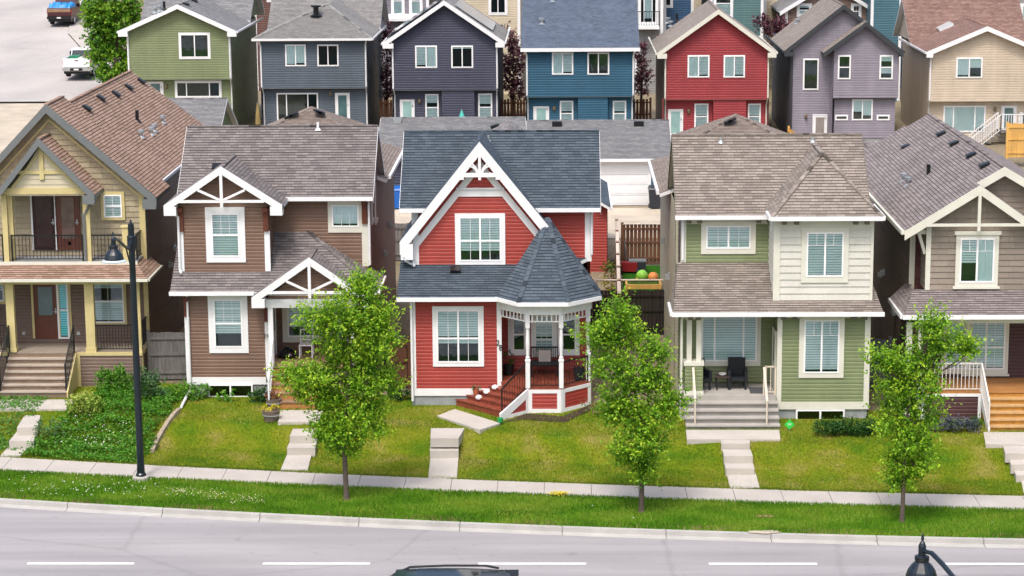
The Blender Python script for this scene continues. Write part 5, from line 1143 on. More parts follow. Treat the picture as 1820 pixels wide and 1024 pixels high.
bump(h,inf[4],inf[3],inf[2],1267,1325,red2); roofstuff(R,126,(1277,18),(1168,95),[('p',1203,36),('m',1187,40),('m',1192,46)])
h,R,_,inf=back_house('mauve grey back house with two stepped gables trimmed in charcoal',126.3,1406,1590,330,purple,R4,90,apex=(1500,9),feet=((1394,91),(1606,91)),tr=charcoal,rec=.05,wins=[((1427,104,1455,160),'single',None,0)],lights=[],side=SIDING('mauve_shaded_side','#5f5a60'),block=False)  # side walls use a darker siding copy with shade put into its colour
Yp=125.2; a0,a1=PX(1481,Yp,150),PX(1596,Yp,150); zs=PZ(174,Yp,1540); fz=PZ(94,Yp-.4,1540); ax,az=P(1540,40,Yp-.4); fx0,fx1=PX(1464,Yp-.4,94),PX(1606,Yp-.4,94); s_=(az-fz)/(ax-fx0)
wallF(h,FY(Yp),[(a0,zs),(a1,zs),(a1,az-.15-s_*(a1-ax)),(ax,az-.15),(a0,az-.15-s_*(ax-a0))],purple,.14,.026,name='bay_wall'); wallF(h,FXm(a0),rect(-126.3,-Yp,zs-3.2,fz),purple,.14,.026,name='bay_wall'); wallF(h,FXp(a1),rect(Yp,126.3,zs,fz),purple,.14,.026,name='bay_wall')
gable_roof(h,ax,az,fx0,fz,fx1,fz,Yp-.38,128.5,[R4,charcoal],'bay_roof'); rake(h,FY(Yp-.4),(ax,az+.04),(fx0,fz+.02),(fx1,fz+.02),.27,0,.05,charcoal)
Yq=Yp+.35; b0,b1=PX(1482,Yq,220),PX(1590,Yq,220); wallF(h,FY(Yq),rect(b0,b1,inf[2]+.35,zs),purple,.14,.026,name='bay_wall'); mb=MB(); mb.box(b0,b1,Yq+.02,Yq+.3,inf[2]-.3,inf[2]+.35); mb.build('foundation',found,h); mb=MB(); mb.box(a0,a1,Yp+.03,Yq+.1,zs-.03,zs+.02); mb.build('soffit',charcoal,h)
for box,pn,bl in (((1489,98,1512,141),'hung',None),((1563,98,1587,141),'hung',[.6,.5])): wpx(h,Yp,box,panes=pn,bl=bl,cs=(.035,.035,.035))
for box,pn,bl in (((1514,176,1551,214),'slider',[-.6,-.8]),((1484,204,1507,214),'single',None),((1558,204,1581,214),'single',None)): wpx(h,Yq,box,panes=pn,bl=bl,cs=(.035,.035,.035))
doorpx(h,126.3-.03,(1444,203,1470,240),white,white,glassbox=(.16,.1,.84,.9),g=M('door_glass_mid','#8a8480',.1,.2,2),case=.06); a,b=P(1432,208,126.3); walllight(h,FY(126.3),a,b); wpx(h,Yq,(1540,260,1553,273),panes='single',bl=None,cs=(.035,.035,.035))
roofstuff(R,126.3,(1500,9),(1394,91),[('m',1417,42)])
h,R,_,inf=back_house('beige back house with a red brown hip roof, skylight and white stair railing',126,1652,1850,180,beige,R5,92,apex=(1755,48),feet=((1647,93),(1863,93)),wins=[((1699,102,1746,139),'slider',[-.9,-.5],0),((1676,188,1751,235),'picture',[-.95,-1,-.9],1)],doors=[((1779,188,1806,232),doorglass)],lights=[(1768,195)],dep=10)
ax,az=P(1755,48,125.6); fx,fz=P(1647,93,125.6); s_=(az-fz)/(ax-fx)
x,y,z=onslope(R,fx,fz,s_,1,1676,48); mb=MB(); d=np.array((-1,0,-s_)); d/=np.linalg.norm(d); n_=np.array((-s_,0,1)); n_/=np.linalg.norm(n_); c=np.array((x,y,z)); e=np.array((0,1.4,0))
mb.hexa([c-d*.45-e+n_*.0,c+d*.45-e,c+d*.45+e,c-d*.45+e,c-d*.45-e+n_*.18,c+d*.45-e+n_*.18,c+d*.45+e+n_*.18,c-d*.45+e+n_*.18]); mb.build('skylight',M('skylight','#c8d0d2',.1,.05,spec=.8),R)
x,y,z=onslope(R,fx,fz,s_,1,1653,38); mb=MB(); mb.tube([(x,y,z-.3),(x,y,z+.9)],.16,10); mb.lathe((x,y,z-.1),[(.36,0),(.3,.25),(.16,.3)],10); mb.lathe((x,y,z+.9),[(.16,-.02),(.24,.0),(.24,.22),(.1,.26)],10); mb.build('flue',metal,R)
# landing and stairs of the beige house
Yl=inf[4]; zl=PZ(232,Yl-1,1790); xa,xb=PX(1778,Yl-1.2,240),PX(1818,Yl-1.2,240); mb=MB(); mb.box(xa,xb,Yl-1.3,Yl-.02,zl-.12,zl); mb.build('landing',greywood,h)
railing(h,(xa,Yl-1.28,zl),(xb,Yl-1.28,zl),white,.95,.13,.014,.06); railing(h,(xb,Yl-1.28,zl),(xb,Yl-.1,zl),white,.95,.13,.014,.06); railing(h,(xa,Yl-1.28,zl),(xa-1.6,Yl-1.28,zl-1.3),white,.95,.13,.014,.06); railing(h,(xa,Yl-.3,zl),(xa-1.6,Yl-.3,zl-1.3),white,.95,.13,.014,.06)
for k in range(6): mb=MB(); mb.box(xa-.27*(k+1),xa-.27*k,Yl-1.26,Yl-.32,zl-.22*(k+1)-.05,zl-.22*(k+1)); mb.build('step',greywood,h)

# ---------------------------------------------------------------- garages on the back lane
def garage(label,x0,x1,ridge,Yr,half,sid,roof,sl=.42,door_=None,hip=False,tr=white,gz=None,rearY=None):
    a0,a1=PX(x0,Yr,ridge),PX(x1,Yr,ridge); rz=PZ(ridge,Yr,(x0+x1)/2); ez=rz-sl*half; Y0=Yr-half+.35; Y1=Yr+half-.35; g=zt((a0+a1)/2,Y0)
    H=thing('garage',label,'garage',((a0+a1)/2,Y0,g),'garages along the back lane'); mb=MB()
    if hip:
        c=(a0+a1)/2; e0,e1=c-hip,c+hip; w0,w1=e0+.35,e1-.35; ez=rz-sl*half
        mb.roof([(e0,Yr-half,ez),(e1,Yr-half,ez),(c,Yr-.2,rz)]); mb.roof([(e1,Yr-half,ez),(e1,Yr+half,ez),(c,Yr+.2,rz),(c,Yr-.2,rz)]); mb.roof([(e0,Yr+half,ez),(e0,Yr-half,ez),(c,Yr-.2,rz),(c,Yr+.2,rz)]); mb.roof([(e1,Yr+half,ez),(e0,Yr+half,ez),(c,Yr+.2,rz)])
        for q in ((e0,Yr-half,ez+.02),(e1,Yr-half,ez+.02)): ridgecap(mb,q,(c,Yr-.2,rz+.02))
    else:
        w0,w1=a0+.3,a1-.3; mb.roof([(a0,Yr-half,ez),(a1,Yr-half,ez),(a1,Yr,rz),(a0,Yr,rz)]); mb.roof([(a1,Yr+half,ez),(a0,Yr+half,ez),(a0,Yr,rz),(a1,Yr,rz)]); ridgecap(mb,(a0,Yr,rz+.02),(a1,Yr,rz+.02)); e0,e1=a0,a1
        for sg,xx in ((1,w1),(-1,w0)):
            FF=FXp(xx) if sg>0 else FXm(xx); p=[(sg*Y0,ez),(sg*Y1,ez),(sg*Yr,rz-.15)]; wallF(H,FF,p if sg>0 else p[::-1],sid,.14,.026,name='gable_end')
        side_boards(H,a0,a1,Yr-half,ez,Yr,rz,Yr+half,ez,tr,.16)
    R=mb.build('roof',[roof,tr],H); gutter(H,(e0,Yr-half-.04,ez-.06),(e1,Yr-half-.04,ez-.06),tr,.1,.14)
    shell(H,w0,w1,Y0,Y1,g-.3,ez-.02,sid,.14,.026)
    if door_:
        b0,b1=PX(door_[0],Y0,330),PX(door_[1],Y0,330); zt_=PZ(door_[2],Y0,1100); mb=MB(); n=4; hh=(zt_-g)/n
        for k in range(n):
            mb.box(b0,b1,Y0-.05,Y0-.03,g+k*hh+.008,g+(k+1)*hh-.008)
            for q in range(8): c0=b0+(b1-b0)*q/8; w=(b1-b0)/8; mb.box(c0+.06,c0+w-.06,Y0-.062,Y0-.05,g+k*hh+.1,g+(k+1)*hh-.1)
        mb.build('garage_door',white,H); board(H,FY(Y0),[(b0-.14,b0,g,zt_+.14),(b1,b1+.14,g,zt_+.14),(b0,b1,zt_,zt_+.14)],white,'door_casing',(.02,.07))
    return H,R,(rz,ez,Yr,half,sl,a0,a1)
h,R,i=garage('grey roofed garage with olive gable end behind the rusty roof',292,404,175,121,3.7,olive,R1,.5)
h,R,i=garage('garage with a low grey hip roof below the steel grey house',470,636,190,115.5,3.3,steel,SHT,.5,hip=3.55)
for px,py,sg in ((569,203,1),(565,213,1),(523,202,-1),(515,210,-1)):
    x=PX(px,114.5,py); c=(i[5]+i[6])/2; vent(R,x,114.5,i[0]-.5*3.3/3.55*abs(x-c)+.05,.46,sg,0,black,.5)
h,R,i=garage('navy garage with a long grey side gable roof and a blue bin beside it',677,934,209,114,3.6,navy,R1,.42); mb=MB(); vx=PX(707,113.8,212); mb.box(vx-.2,vx+.2,113.4,113.75,i[0]-.25,i[0]+.02); mb.build('roof_vent',metal,R)
h,R,i=garage('blue garage with a white panelled overhead door facing the lane',936,1189,214,113.2,3.7,blue,R1,.41,door_=(985,1152,292))
for px in (990,1135): vx=PX(px,113,218); mb=MB(); mb.box(vx-.25,vx+.25,112.55,112.95,i[0]-.3,i[0]+.0); mb.build('roof_vent',black,R)
h,R,i=garage('garage with a low tan grey hip roof below the red back house',1225,1391,203,114,3.3,red2,SHT,.5,hip=3.6)
for px,py in ((1295,219),(1302,237)):
    x=PX(px,113,py); c=(i[5]+i[6])/2; vent(R,x,113,i[0]-.46*abs(x-c)-.1,.46,-1,0,black,.45)
# red shed of the red house
Ys=93.6; a1=PX(1079,Ys,430); g=zt(a1,Ys); H=thing('garage','small red rear garage behind the red turret house','garage',(a1-2.5,Ys,g),'garages along the back lane'); ez=PZ(367,Ys,1080)
shell(H,a1-5,a1,Ys,Ys+6.5,g-.2,ez-.05,red); mb=MB(); e1=PX(1085,Ys-.3,367); mb.roof([(e1,Ys-.4,ez),(e1,Ys+7,ez),(a1-2.5,Ys+7,ez+1.6),(a1-2.5,Ys-.4,ez+1.6)]); mb.roof([(a1-5.3,Ys+7,ez),(a1-5.3,Ys-.4,ez),(a1-2.5,Ys-.4,ez+1.6),(a1-2.5,Ys+7,ez+1.6)]); mb.build('roof',[r_red,white],H); gutter(H,(e1+.04,Ys-.4,ez-.06),(e1+.04,Ys+7,ez-.06),white,.1,.14); wallF(H,FY(Ys),[(a1-5,ez-.05),(a1,ez-.05),(a1-2.5,ez+1.4)],red,name='gable_end')

# ---------------------------------------------------------------- third row of houses, seen between the roofs
def far_house(label,x0,x1,Y,sid,ytop,wins=(),roofm=None,tr=white,zext=0,gable=None):
    a0,a1=PX(x0,Y,30),PX(x1,Y,30); g=zt((a0+a1)/2,Y); zt_=PZ(ytop,Y,(x0+x1)/2); H=thing('house',label,'house',((a0+a1)/2,Y,g),'houses in the third row')
    shell(H,a0,a1,Y,Y+9,g-.5,zt_,sid,.16,.03)
    mb=MB(); c=(a0+a1)/2; rz=zt_+.62*(a1-a0)/2
    mb.roof([(a1+.4,Y-.4,zt_-.2),(a1+.4,Y+9.4,zt_-.2),(c,Y+9.4,rz),(c,Y-.4,rz)]); mb.roof([(a0-.4,Y+9.4,zt_-.2),(a0-.4,Y-.4,zt_-.2),(c,Y-.4,rz),(c,Y+9.4,rz)]); mb.build('roof',[roofm or R1,tr],H)
    wallF(H,FY(Y),[(a0,zt_),(a1,zt_),(c,rz-.2)],sid,.16,.03,name='gable_end'); rake(H,FY(Y-.42),(c,rz+.03),(a0-.42,zt_-.2),(a1+.42,zt_-.2),.28,0,.05,tr)
    board(H,FY(Y),[(a0-.03,a0+.16,g,zt_-.1),(a1-.16,a1+.03,g,zt_-.1)],tr,'corner_board',(0,.05))
    for box,pn,bl in wins: wpx(H,Y,box,panes=pn,bl=bl,cs=(.14,.14,.14),cm=tr)
    return H,g
greym=SIDING('warm_grey_siding','#77737b'); chest=SIDING('chestnut_siding','#5e4038'); creamf=SIDING('pale_cream_siding','#bdb199'); tealf=SIDING('teal_siding','#4a6b6b'); tealb=SIDING('teal_blue_siding','#3d6470'); tbrown=BRICKY('brown_shakes',('#8b776b','#7b685d'),.4,.2,'#5a4a42',.004); dkblue=SIDING('deep_blue_siding','#1f4668'); greyf=SIDING('pale_grey_siding','#8b8b88')
far_house('chestnut house far behind with white corner trim',452,512,152,chest,-25,[((474,-20,490,4),'hung',None)])
H_,g=far_house('warm grey house far behind with tall white framed windows',646,762,150,greym,-40,[((695,-26,719,29),'hung',[1,0]),((727,-26,751,29),'hung',[1,.8])]); a0,a1=PX(684,149.4,35),PX(762,149.4,35); mb=MB(); mb.roof([(a0,149.0,PZ(34,149.2,720)),(a1,149.0,PZ(34,149.2,720)),(a1,150,PZ(25,150,720)),(a0,150,PZ(25,150,720))]); mb.build('porch_roof',[white,white],H_)
far_house('pale cream house far behind with a paired white window',812,924,150,creamf,-60,[((868,-20,902,27),'casement',None)])
H_,g=far_house('grey house far behind with a dark doorway and balcony railing',1128,1178,150,greyf,-60,[((1134,-30,1170,44),'picture',[0,-.9,0])],tr=white); a0,a1=PX(1131,149,40),PX(1172,149,40); zz=PZ(47,149,1150); railing(H_,(a0,149.0,zz),(a1,149.0,zz),black,1.0,.16,.014,.06); mb=MB(); mb.box(a0,a1,149,150,zz-.2,zz); mb.build('balcony_floor',white,H_)
far_house('white and blue house far behind with a blue panel wall',1180,1232,153,dkblue,-60,[((1179,-20,1196,14),'single',None)])
far_house('teal house far behind with a pale blind in its window',1262,1356,150,tealf,-60,[((1268,-20,1303,32),'hung',[1,0])])
far_house('beige side wall house far behind with pale stucco',1358,1412,154,creamf,-60)
far_house('brown shake house far behind with white gabled bargeboards',1396,1548,148,tbrown,14,[((1416,6,1443,30),'hung',[1,.5]),((1512,6,1531,34),'hung22',None)])
far_house('teal blue house far behind with diagonal looking lap siding',1548,1602,146,tealb,-60)
far_house('deep blue house far behind the red brown roof',1594,1712,152,dkblue,-40,[((1600,-20,1622,5),'single',None)])
far_house('blue grey house far behind with wide lap siding',1716,1772,150,tealb,-60)
far_house('pale grey house far behind with white window and corbels',1778,1860,144,greyf,-40,[((1812,6,1838,60),'hung',[1,1])])
# fill of plain distant houses up the hill, seen only as roofs between gaps

# ---------------------------------------------------------------- vegetation
def mesh_np(name,V,Fq,mats,cols,parent=None,kind=None):
    # V: (n,3) local, Fq: (m,4) quads, cols: (n,3)
    me=bpy.data.meshes.new(name); n=len(V); m=len(Fq)
    me.vertices.add(n); me.vertices.foreach_set('co',np.asarray(V,np.float32).ravel())
    k=Fq.shape[1]; me.loops.add(m*k); me.loops.foreach_set('vertex_index',np.asarray(Fq,np.int32).ravel())
    me.polygons.add(m); me.polygons.foreach_set('loop_start',np.arange(0,m*k,k,dtype=np.int32)); me.polygons.foreach_set('loop_total',np.full(m,k,np.int32))
    me.update(calc_edges=True); at=me.color_attributes.new('col','FLOAT_COLOR','POINT'); at.data.foreach_set('color',np.concatenate([cols,np.ones((n,1))],1).astype(np.float32).ravel())
    me.materials.append(mats); ob=bpy.data.objects.new(name,me); C.objects.link(ob)
    if parent is not None: ob.parent=parent
    return ob
def nrm(a): return a/np.maximum(np.linalg.norm(a,axis=1,keepdims=True),1e-9)
def leaf_quads(c,d,n,L,W,cols):
    # c base points, d leaf direction, n blade normal-ish
    s=nrm(np.cross(d,n)); n2=np.cross(s,d); N=len(c); L=L[:,None]; W=W[:,None]
    V=np.stack([c,c+d*L*.5+s*W*.5-n2*W*.12,c+d*L-n2*L*.12,c+d*L*.5-s*W*.5-n2*W*.12],1).reshape(-1,3)
    F=np.arange(N*4).reshape(N,4); return V,F,np.repeat(cols,4,0)
def crown_mesh(name,clumps,dens,leaf,pal,parent,seed,upb=.55,twig=.45,spread=1.0,axis=None):
    r=np.random.default_rng(seed); Vs=[];Cs=[]
    for (c,rad) in clumps:
        area=rad[0]*rad[2]; nt=max(6,int(dens*area)); c=np.array(c); rad=np.array(rad)
        u=nrm(r.normal(size=(nt,3))); rr=r.uniform(.25,1.0,(nt,1))**.55; p=c+u*rad*rr
        d=nrm(u*np.array((1,1,.7))+np.array((0,0,upb))+r.normal(size=(nt,3))*.3)
        tl=r.uniform(.5,1.25,(nt,1))*twig*rr
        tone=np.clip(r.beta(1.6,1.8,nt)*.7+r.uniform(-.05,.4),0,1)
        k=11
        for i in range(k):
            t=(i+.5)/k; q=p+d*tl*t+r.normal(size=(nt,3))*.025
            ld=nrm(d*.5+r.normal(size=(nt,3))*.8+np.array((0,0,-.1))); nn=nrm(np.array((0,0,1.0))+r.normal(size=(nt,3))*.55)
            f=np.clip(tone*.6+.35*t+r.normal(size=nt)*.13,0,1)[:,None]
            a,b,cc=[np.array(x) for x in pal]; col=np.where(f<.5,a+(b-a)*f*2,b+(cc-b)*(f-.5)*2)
            sz=leaf*r.uniform(.7,1.3,nt)
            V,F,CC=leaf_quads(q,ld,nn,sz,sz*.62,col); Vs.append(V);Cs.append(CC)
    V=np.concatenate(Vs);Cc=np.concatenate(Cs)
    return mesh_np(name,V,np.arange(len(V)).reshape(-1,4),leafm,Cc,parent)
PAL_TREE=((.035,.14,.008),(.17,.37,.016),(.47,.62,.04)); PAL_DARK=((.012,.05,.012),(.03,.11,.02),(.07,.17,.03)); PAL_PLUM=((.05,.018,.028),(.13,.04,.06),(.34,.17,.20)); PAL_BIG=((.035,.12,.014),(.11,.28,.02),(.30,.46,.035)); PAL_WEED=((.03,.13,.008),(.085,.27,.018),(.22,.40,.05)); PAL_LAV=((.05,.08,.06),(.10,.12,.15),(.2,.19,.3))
def tree(name,label,cat,base,Y,z0,clumps_px,trunk_px,r0_,dens,leaf,pal,seed,group,limbs=True,upb=.75,twig=.62,depth=.8):
    bx=PX(base[0],Y,base[1]); t=thing(name,label,cat,(bx,Y,z0),group); r=np.random.default_rng(seed)
    cl=[]
    for k,(cx,cy,rx,ry) in enumerate(clumps_px):
        x,z=P(cx,cy,Y); m=Y*1.005/FPX; dy=r.uniform(-.5,.5)*rx*m*1.1 if k else 0
        cl.append(((x-bx,dy,z-z0),(rx*m*.88,(rx+ry)/2*m*depth*.85,ry*m*.88)))
    if name=='street_tree':      # shoots that break the outline
        for q in range(46):
            c,rad=cl[r.integers(0,len(clumps_px))]; u=r.normal(size=3); u[2]=abs(u[2])*1.1-.25; u/=np.linalg.norm(u); cl.append((tuple(np.array(c)+u*np.array(rad)*r.uniform(.95,1.25)),(.10,.10,r.uniform(.14,.3))))
    tp=[(PX(a,Y,b)-bx,0,P(a,b,Y)[1]-z0) for a,b in trunk_px]; tp[0]=(0,0,-.1)
    mb=MB(); n=len(tp); mb.tube(tp,[r0_*(1-.8*i/(n-1)) for i in range(n)],8); mb.lathe((0,0,-.05),[(r0_*1.7,0),(r0_*1.15,.12),(r0_,.3)],8)
    if limbs:
        T=np.array(tp)
        for c,rad in cl[:len(clumps_px)]:
            c=np.array(c); k=max(1,min(n-2,int(np.searchsorted(T[:,2],c[2]-max(.5,rad[2]*1.2)))))
            s=T[k]; mid=(s+c)/2+np.array((0,0,-.12)); mb.tube([s,mid,c+np.array((0,0,rad[2]*.3))],[r0_*.38,r0_*.24,.008],5)
            for q in range(4):
                e=c+r.normal(size=3)*np.array(rad)*.5+np.array((0,0,rad[2]*.3)); mb.tube([mid,(mid+e)/2+np.array((0,0,-.05)),e],[r0_*.2,r0_*.12,.006],4)
    o=mb.build('trunk',bark,None,True); o.parent=t
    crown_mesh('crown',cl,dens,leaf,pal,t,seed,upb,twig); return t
def base_of(px,py,z=.17): x,y=G(px,py,z); return y
Gs='young street trees in the grass verge'
tree('street_tree','tallest street tree, standing before the brown house porch steps','tree',(616,888),base_of(616,888),.16,[(640,520,25,32),(600,560,42,28),(655,570,48,36),(610,605,50,30),(680,610,25,35),(560,572,22,16),(625,645,45,24),(545,672,48,18),(520,668,22,10),(590,690,60,28),(655,680,50,36),(690,690,18,16),(560,710,38,20),(620,735,70,28),(655,765,36,22),(600,775,40,22),(612,800,26,14)],[(616,888),(612,800),(614,740),(622,660),(634,580),(641,515)],.085,720,.092,PAL_TREE,11,Gs)
tree('street_tree','street tree between the red turret house and the sage green house','tree',(1140,910),base_of(1140,910),.16,[(1098,570,20,34),(1055,600,30,18),(1100,615,42,28),(1160,635,24,24),(1085,655,34,24),(1130,670,44,28),(1100,705,30,24),(1165,690,28,22),(1155,740,46,28),(1200,722,14,22),(1105,745,32,22),(1140,790,42,30),(1125,825,24,20),(1150,845,18,18)],[(1140,910),(1141,840),(1138,760),(1128,690),(1112,620),(1098,570)],.08,720,.092,PAL_TREE,12,Gs)
tree('street_tree','smallest street tree on the right, loose crown before the taupe house','tree',(1603,927),base_of(1603,927),.16,[(1655,588,18,26),(1690,622,40,16),(1725,628,16,10),(1650,632,30,22),(1595,648,28,20),(1562,645,14,14),(1630,672,36,24),(1590,690,30,26),(1645,700,24,22),(1600,725,34,24),(1585,765,24,22),(1620,790,32,26),(1605,830,30,26),(1630,830,16,18),(1640,750,20,18),(1600,860,18,10)],[(1603,927),(1606,860),(1610,800),(1612,740),(1622,680),(1645,610)],.07,720,.092,PAL_TREE,13,Gs)
zb_=zt(-30,150)
tree('broad_tree','big bright green broadleaf tree beside the parked white pickup','tree',(205,150),150,zb_,[(205,10,48,34),(172,38,26,28),(222,40,36,34),(188,70,34,28),(226,84,34,34),(178,98,26,20),(205,112,40,28),(228,128,22,24),(192,138,22,14),(165,20,18,26)],[(206,165),(206,120),(207,80),(205,40)],.22,130,.24,PAL_BIG,14,None,upb=.5,twig=.8)
k=0
for lab,px,Y,cl in (('purple leaf plum tree in the gap between steel grey and navy houses',688,139,[(687,60,10,22),(689,100,10,26),(687,140,11,26),(690,165,10,18)]),
  ('purple leaf plum tree in the gap between navy and bright blue houses',912,139,[(905,70,13,22),(918,105,16,28),(908,140,18,28),(922,165,14,22),(900,115,10,24)]),
  ('purple leaf plum tree in the gap between bright blue and red houses',1140,139,[(1138,95,12,24),(1144,130,11,24),(1138,155,12,22)]),
  ('purple leaf plum tree between the red and mauve grey houses',1378,142,[(1370,52,16,20),(1388,48,14,14),(1352,40,12,14),(1380,80,12,20)]),
  ('purple leaf plum tree between sage green and steel grey houses',440,142,[(438,45,10,24),(444,75,9,26),(434,100,10,30)]),
  ('purple leaf plum tree behind the red brown roof at the right',1752,141,[(1745,52,20,12),(1770,46,16,12),(1725,50,12,10),(1790,40,14,14)])):
    y0=max(c[1] for c in cl); tree('plum_tree',lab,'tree',(px,y0+40),Y,zt(PX(px,Y),Y),cl,[(px,y0+60),(px,y0),(px,y0-30),(px,min(c[1] for c in cl))],.1,190,.17,PAL_PLUM,20+k,'purple plum trees between the back houses',twig=.5); k+=1
def shrub(name,label,cat,px,py,z,w,h,pal,seed,dens=700,leaf=.08,group=None,upb=.7,n=5,twig=.22,Y=None):
    x,y,z=ground(px,py); t=thing(name,label,cat,(x,y,z),group); r=np.random.default_rng(seed); m=y*1.005/FPX; W=w*m; Hh=h*m; cl=[]
    for i in range(n): cl.append(((W*(i+.5)/n-W/2+r.uniform(-.05,.05),r.uniform(-.12,.12),Hh*.5*r.uniform(.8,1.1)),(W/n*.85,max(.16,W/n*.7),Hh*.5*r.uniform(.75,1.0))))
    mb=MB()
    for c,rad in cl: mb.tube([(c[0]*.8,0,-.05),(c[0],c[1],c[2])],[.015,.006],5)
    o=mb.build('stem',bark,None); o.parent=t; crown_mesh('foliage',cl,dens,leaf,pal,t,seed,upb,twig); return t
shrub('shrub','tall bright green shrub by the tan house porch skirt','shrub',200,706,.85,42,62,PAL_WEED,31,n=3)
shrub('shrub','yellow flowering shrub beside the tan house stair landing','shrub',150,742,.6,48,44,((.1,.24,.02),(.3,.42,.06),(.62,.62,.2)),32,n=3)
shrub('shrub','grey green shrub behind the street lamp near the fence gate','shrub',266,716,.8,50,66,((.03,.09,.03),(.07,.16,.06),(.14,.24,.1)),33,n=3,dens=420)
shrub('shrub','wispy sapling shrub by the tan house stepping slabs','shrub',86,792,.35,40,50,((.05,.13,.04),(.1,.22,.07),(.2,.32,.13)),34,n=3,dens=160)
shrub('shrub','low green shrub under the brown house basement window left end','shrub',350,710,.85,30,26,PAL_WEED,35,n=3)
shrub('shrub','small leafy shrub before the brown house basement window','shrub',404,713,.86,24,20,PAL_WEED,36,n=2,dens=260)
shrub('shrub','low dense shrub by the flower barrels of the brown house','shrub',462,714,.86,30,22,PAL_DARK,37,n=3)
shrub('shrub','long dark green juniper under the sage house basement window','shrub',1503,774,.78,104,30,PAL_DARK,38,n=7,dens=1100,leaf=.065)
shrub('shrub','blue grey lavender bush under the taupe house deck','shrub',1692,768,.74,84,24,PAL_LAV,39,n=6,dens=900,leaf=.065,upb=1.2)
shrub('shrub','dark green plant at the end of the lavender bush','shrub',1728,764,.76,16,20,PAL_DARK,40,n=2)
shrub('lily_clump','pink lily clump at the foot of the turret porch','flowers',1056,738,.8,26,32,((.06,.15,.03),(.1,.2,.04),(.55,.12,.2)),41,n=2,dens=160)
shrub('flower_bed','orange lilies in a bed along the wooden side fence','flowers',1086,500,1.35,26,38,((.05,.13,.02),(.1,.18,.03),(.6,.22,.05)),42,n=2,dens=200,leaf=.1)
shrub('flower_bed','yellow lilies in front of the orange lilies by the fence','flowers',1086,516,1.25,26,24,((.06,.14,.02),(.3,.28,.03),(.7,.5,.05)),43,n=2,dens=220,leaf=.1)
shrub('shrub','dark green bush in the gap beside the red turret house','shrub',712,712,.95,26,22,PAL_DARK,44,n=2)

# grass blades, clover and weeds
def blades(name,n,region,hh,pal,seed,wid=.016,lean=.35,kind='stuff'):
    r=np.random.default_rng(seed); pts=region(r,n); n=len(pts)
    h=hh*r.uniform(.5,1.3,n); a=r.uniform(0,2*math.pi,n); d=np.stack([np.cos(a),np.sin(a),np.zeros(n)],1); s=np.stack([-np.sin(a),np.cos(a),np.zeros(n)],1)
    tip=pts+d*(h*lean*r.uniform(0,1,n))[:,None]+np.array((0,0,1.0))*h[:,None]
    V=np.stack([pts-s*wid,pts+s*wid,tip],1).reshape(-1,3); f=np.clip(r.beta(2,2,n)*.55+.45*patchy(pts,seed),0,1)[:,None]; A,B,D=[np.array(x) for x in pal]; col=np.where(f<.5,A+(B-A)*f*2,B+(D-B)*(f-.5)*2)
    o=mesh_np(name,V,np.arange(n*3).reshape(n,3),leafm,np.repeat(col,3,0)); o['kind']=kind; return o
def patchy(p,seed):
    r=np.random.default_rng(seed+900); v=np.zeros(len(p))
    for k in range(9):
        a=r.uniform(0,2*math.pi); w=r.uniform(.5,5.0); v+=np.sin((p[:,0]*math.cos(a)+p[:,1]*math.sin(a)*1.6)*w+r.uniform(0,6.3))/ (1+.25*w)
    return np.clip(.5+v*.38,0,1)
def in_band(f0,f1,x0,x1,zf,dens=None):
    def g(r,n):
        x=r.uniform(x0,x1,n); t=r.uniform(0,1,n); y=np.array([f0(a)+(f1(a)-f0(a))*b for a,b in zip(x,t)]); z=np.array([zf(a,b) for a,b in zip(x,y)]); P_=np.stack([x,y,z],1)
        if dens is not None: P_=P_[r.uniform(0,1,n)<dens(x,y)]
        return P_
    return g
def wav(x,y): return .5+.5*np.sin(x*1.7+np.sin(y*2.3)*1.5)*np.cos(y*1.9+x*.6)
blades('verge_grass',60000,in_band(off(yk,.48),off(ysn,.05),-19,15.5,lambda x,y:.15),.10,((.035,.12,.005),(.12,.27,.012),(.30,.38,.05)),51,.014)
blades('verge_edge_grass',9000,in_band(off(ysn,-.12),off(ysn,.1),-19,15.5,lambda x,y:.155),.09,((.04,.14,.006),(.11,.26,.012),(.22,.35,.03)),52,.014)
blades('dry_verge_grass',6000,in_band(off(yk,.44),off(yk,.8),-19,15.5,lambda x,y:.15,lambda x,y:wav(x,y)**2),.09,((.2,.17,.06),(.3,.25,.1),(.42,.36,.18)),53,.012)
house_free=lambda x,y: np.array([1.0 if b<yb(a)-.15 else 0.0 for a,b in zip(x,y)])
blades('lawn_grass',70000,in_band(ysf,lambda x:yb(x)+.2,-19.5,16,lambda x,y:zt(x,y),house_free),.055,((.05,.14,.005),(.17,.245,.010),(.38,.37,.07)),54,.013,.9)
blades('lawn_edge_grass',7000,in_band(off(ysf,-.06),off(ysf,.1),-19.5,16,lambda x,y:.165),.07,((.06,.14,.006),(.14,.22,.012),(.28,.31,.05)),55,.013)
def specks(name,n,region,sz,pal,seed,zo=.08):
    r=np.random.default_rng(seed); p=region(r,n); n=len(p); p=p+np.array((0,0,1.0))*(zo*r.uniform(.5,1.2,n))[:,None]; d=nrm(r.normal(size=(n,3))*np.array((1,1,.3))); nn=nrm(np.array((0,-.4,1.0))+r.normal(size=(n,3))*.3); s=sz*r.uniform(.6,1.3,n)
    f=r.uniform(0,1,(n,1)); A,B=[np.array(x) for x in pal]; V,F,CC=leaf_quads(p,d,nn,s,s,A+(B-A)*f); o=mesh_np(name,V,F,leafm,CC); o['kind']='stuff'; return o
cl1=lambda x,y: np.clip(np.exp(-((x+14.8)/2.6)**2-((y-65.2)/.8)**2)*1.0+.03*(wav(x*2,y*2)>.8),0,1)
specks('clover_flowers',2600,in_band(off(yk,.8),off(ysn,-.1),-19,15,lambda x,y:.15,cl1),.05,((.5,.52,.4),(.75,.75,.66)),56,.1)
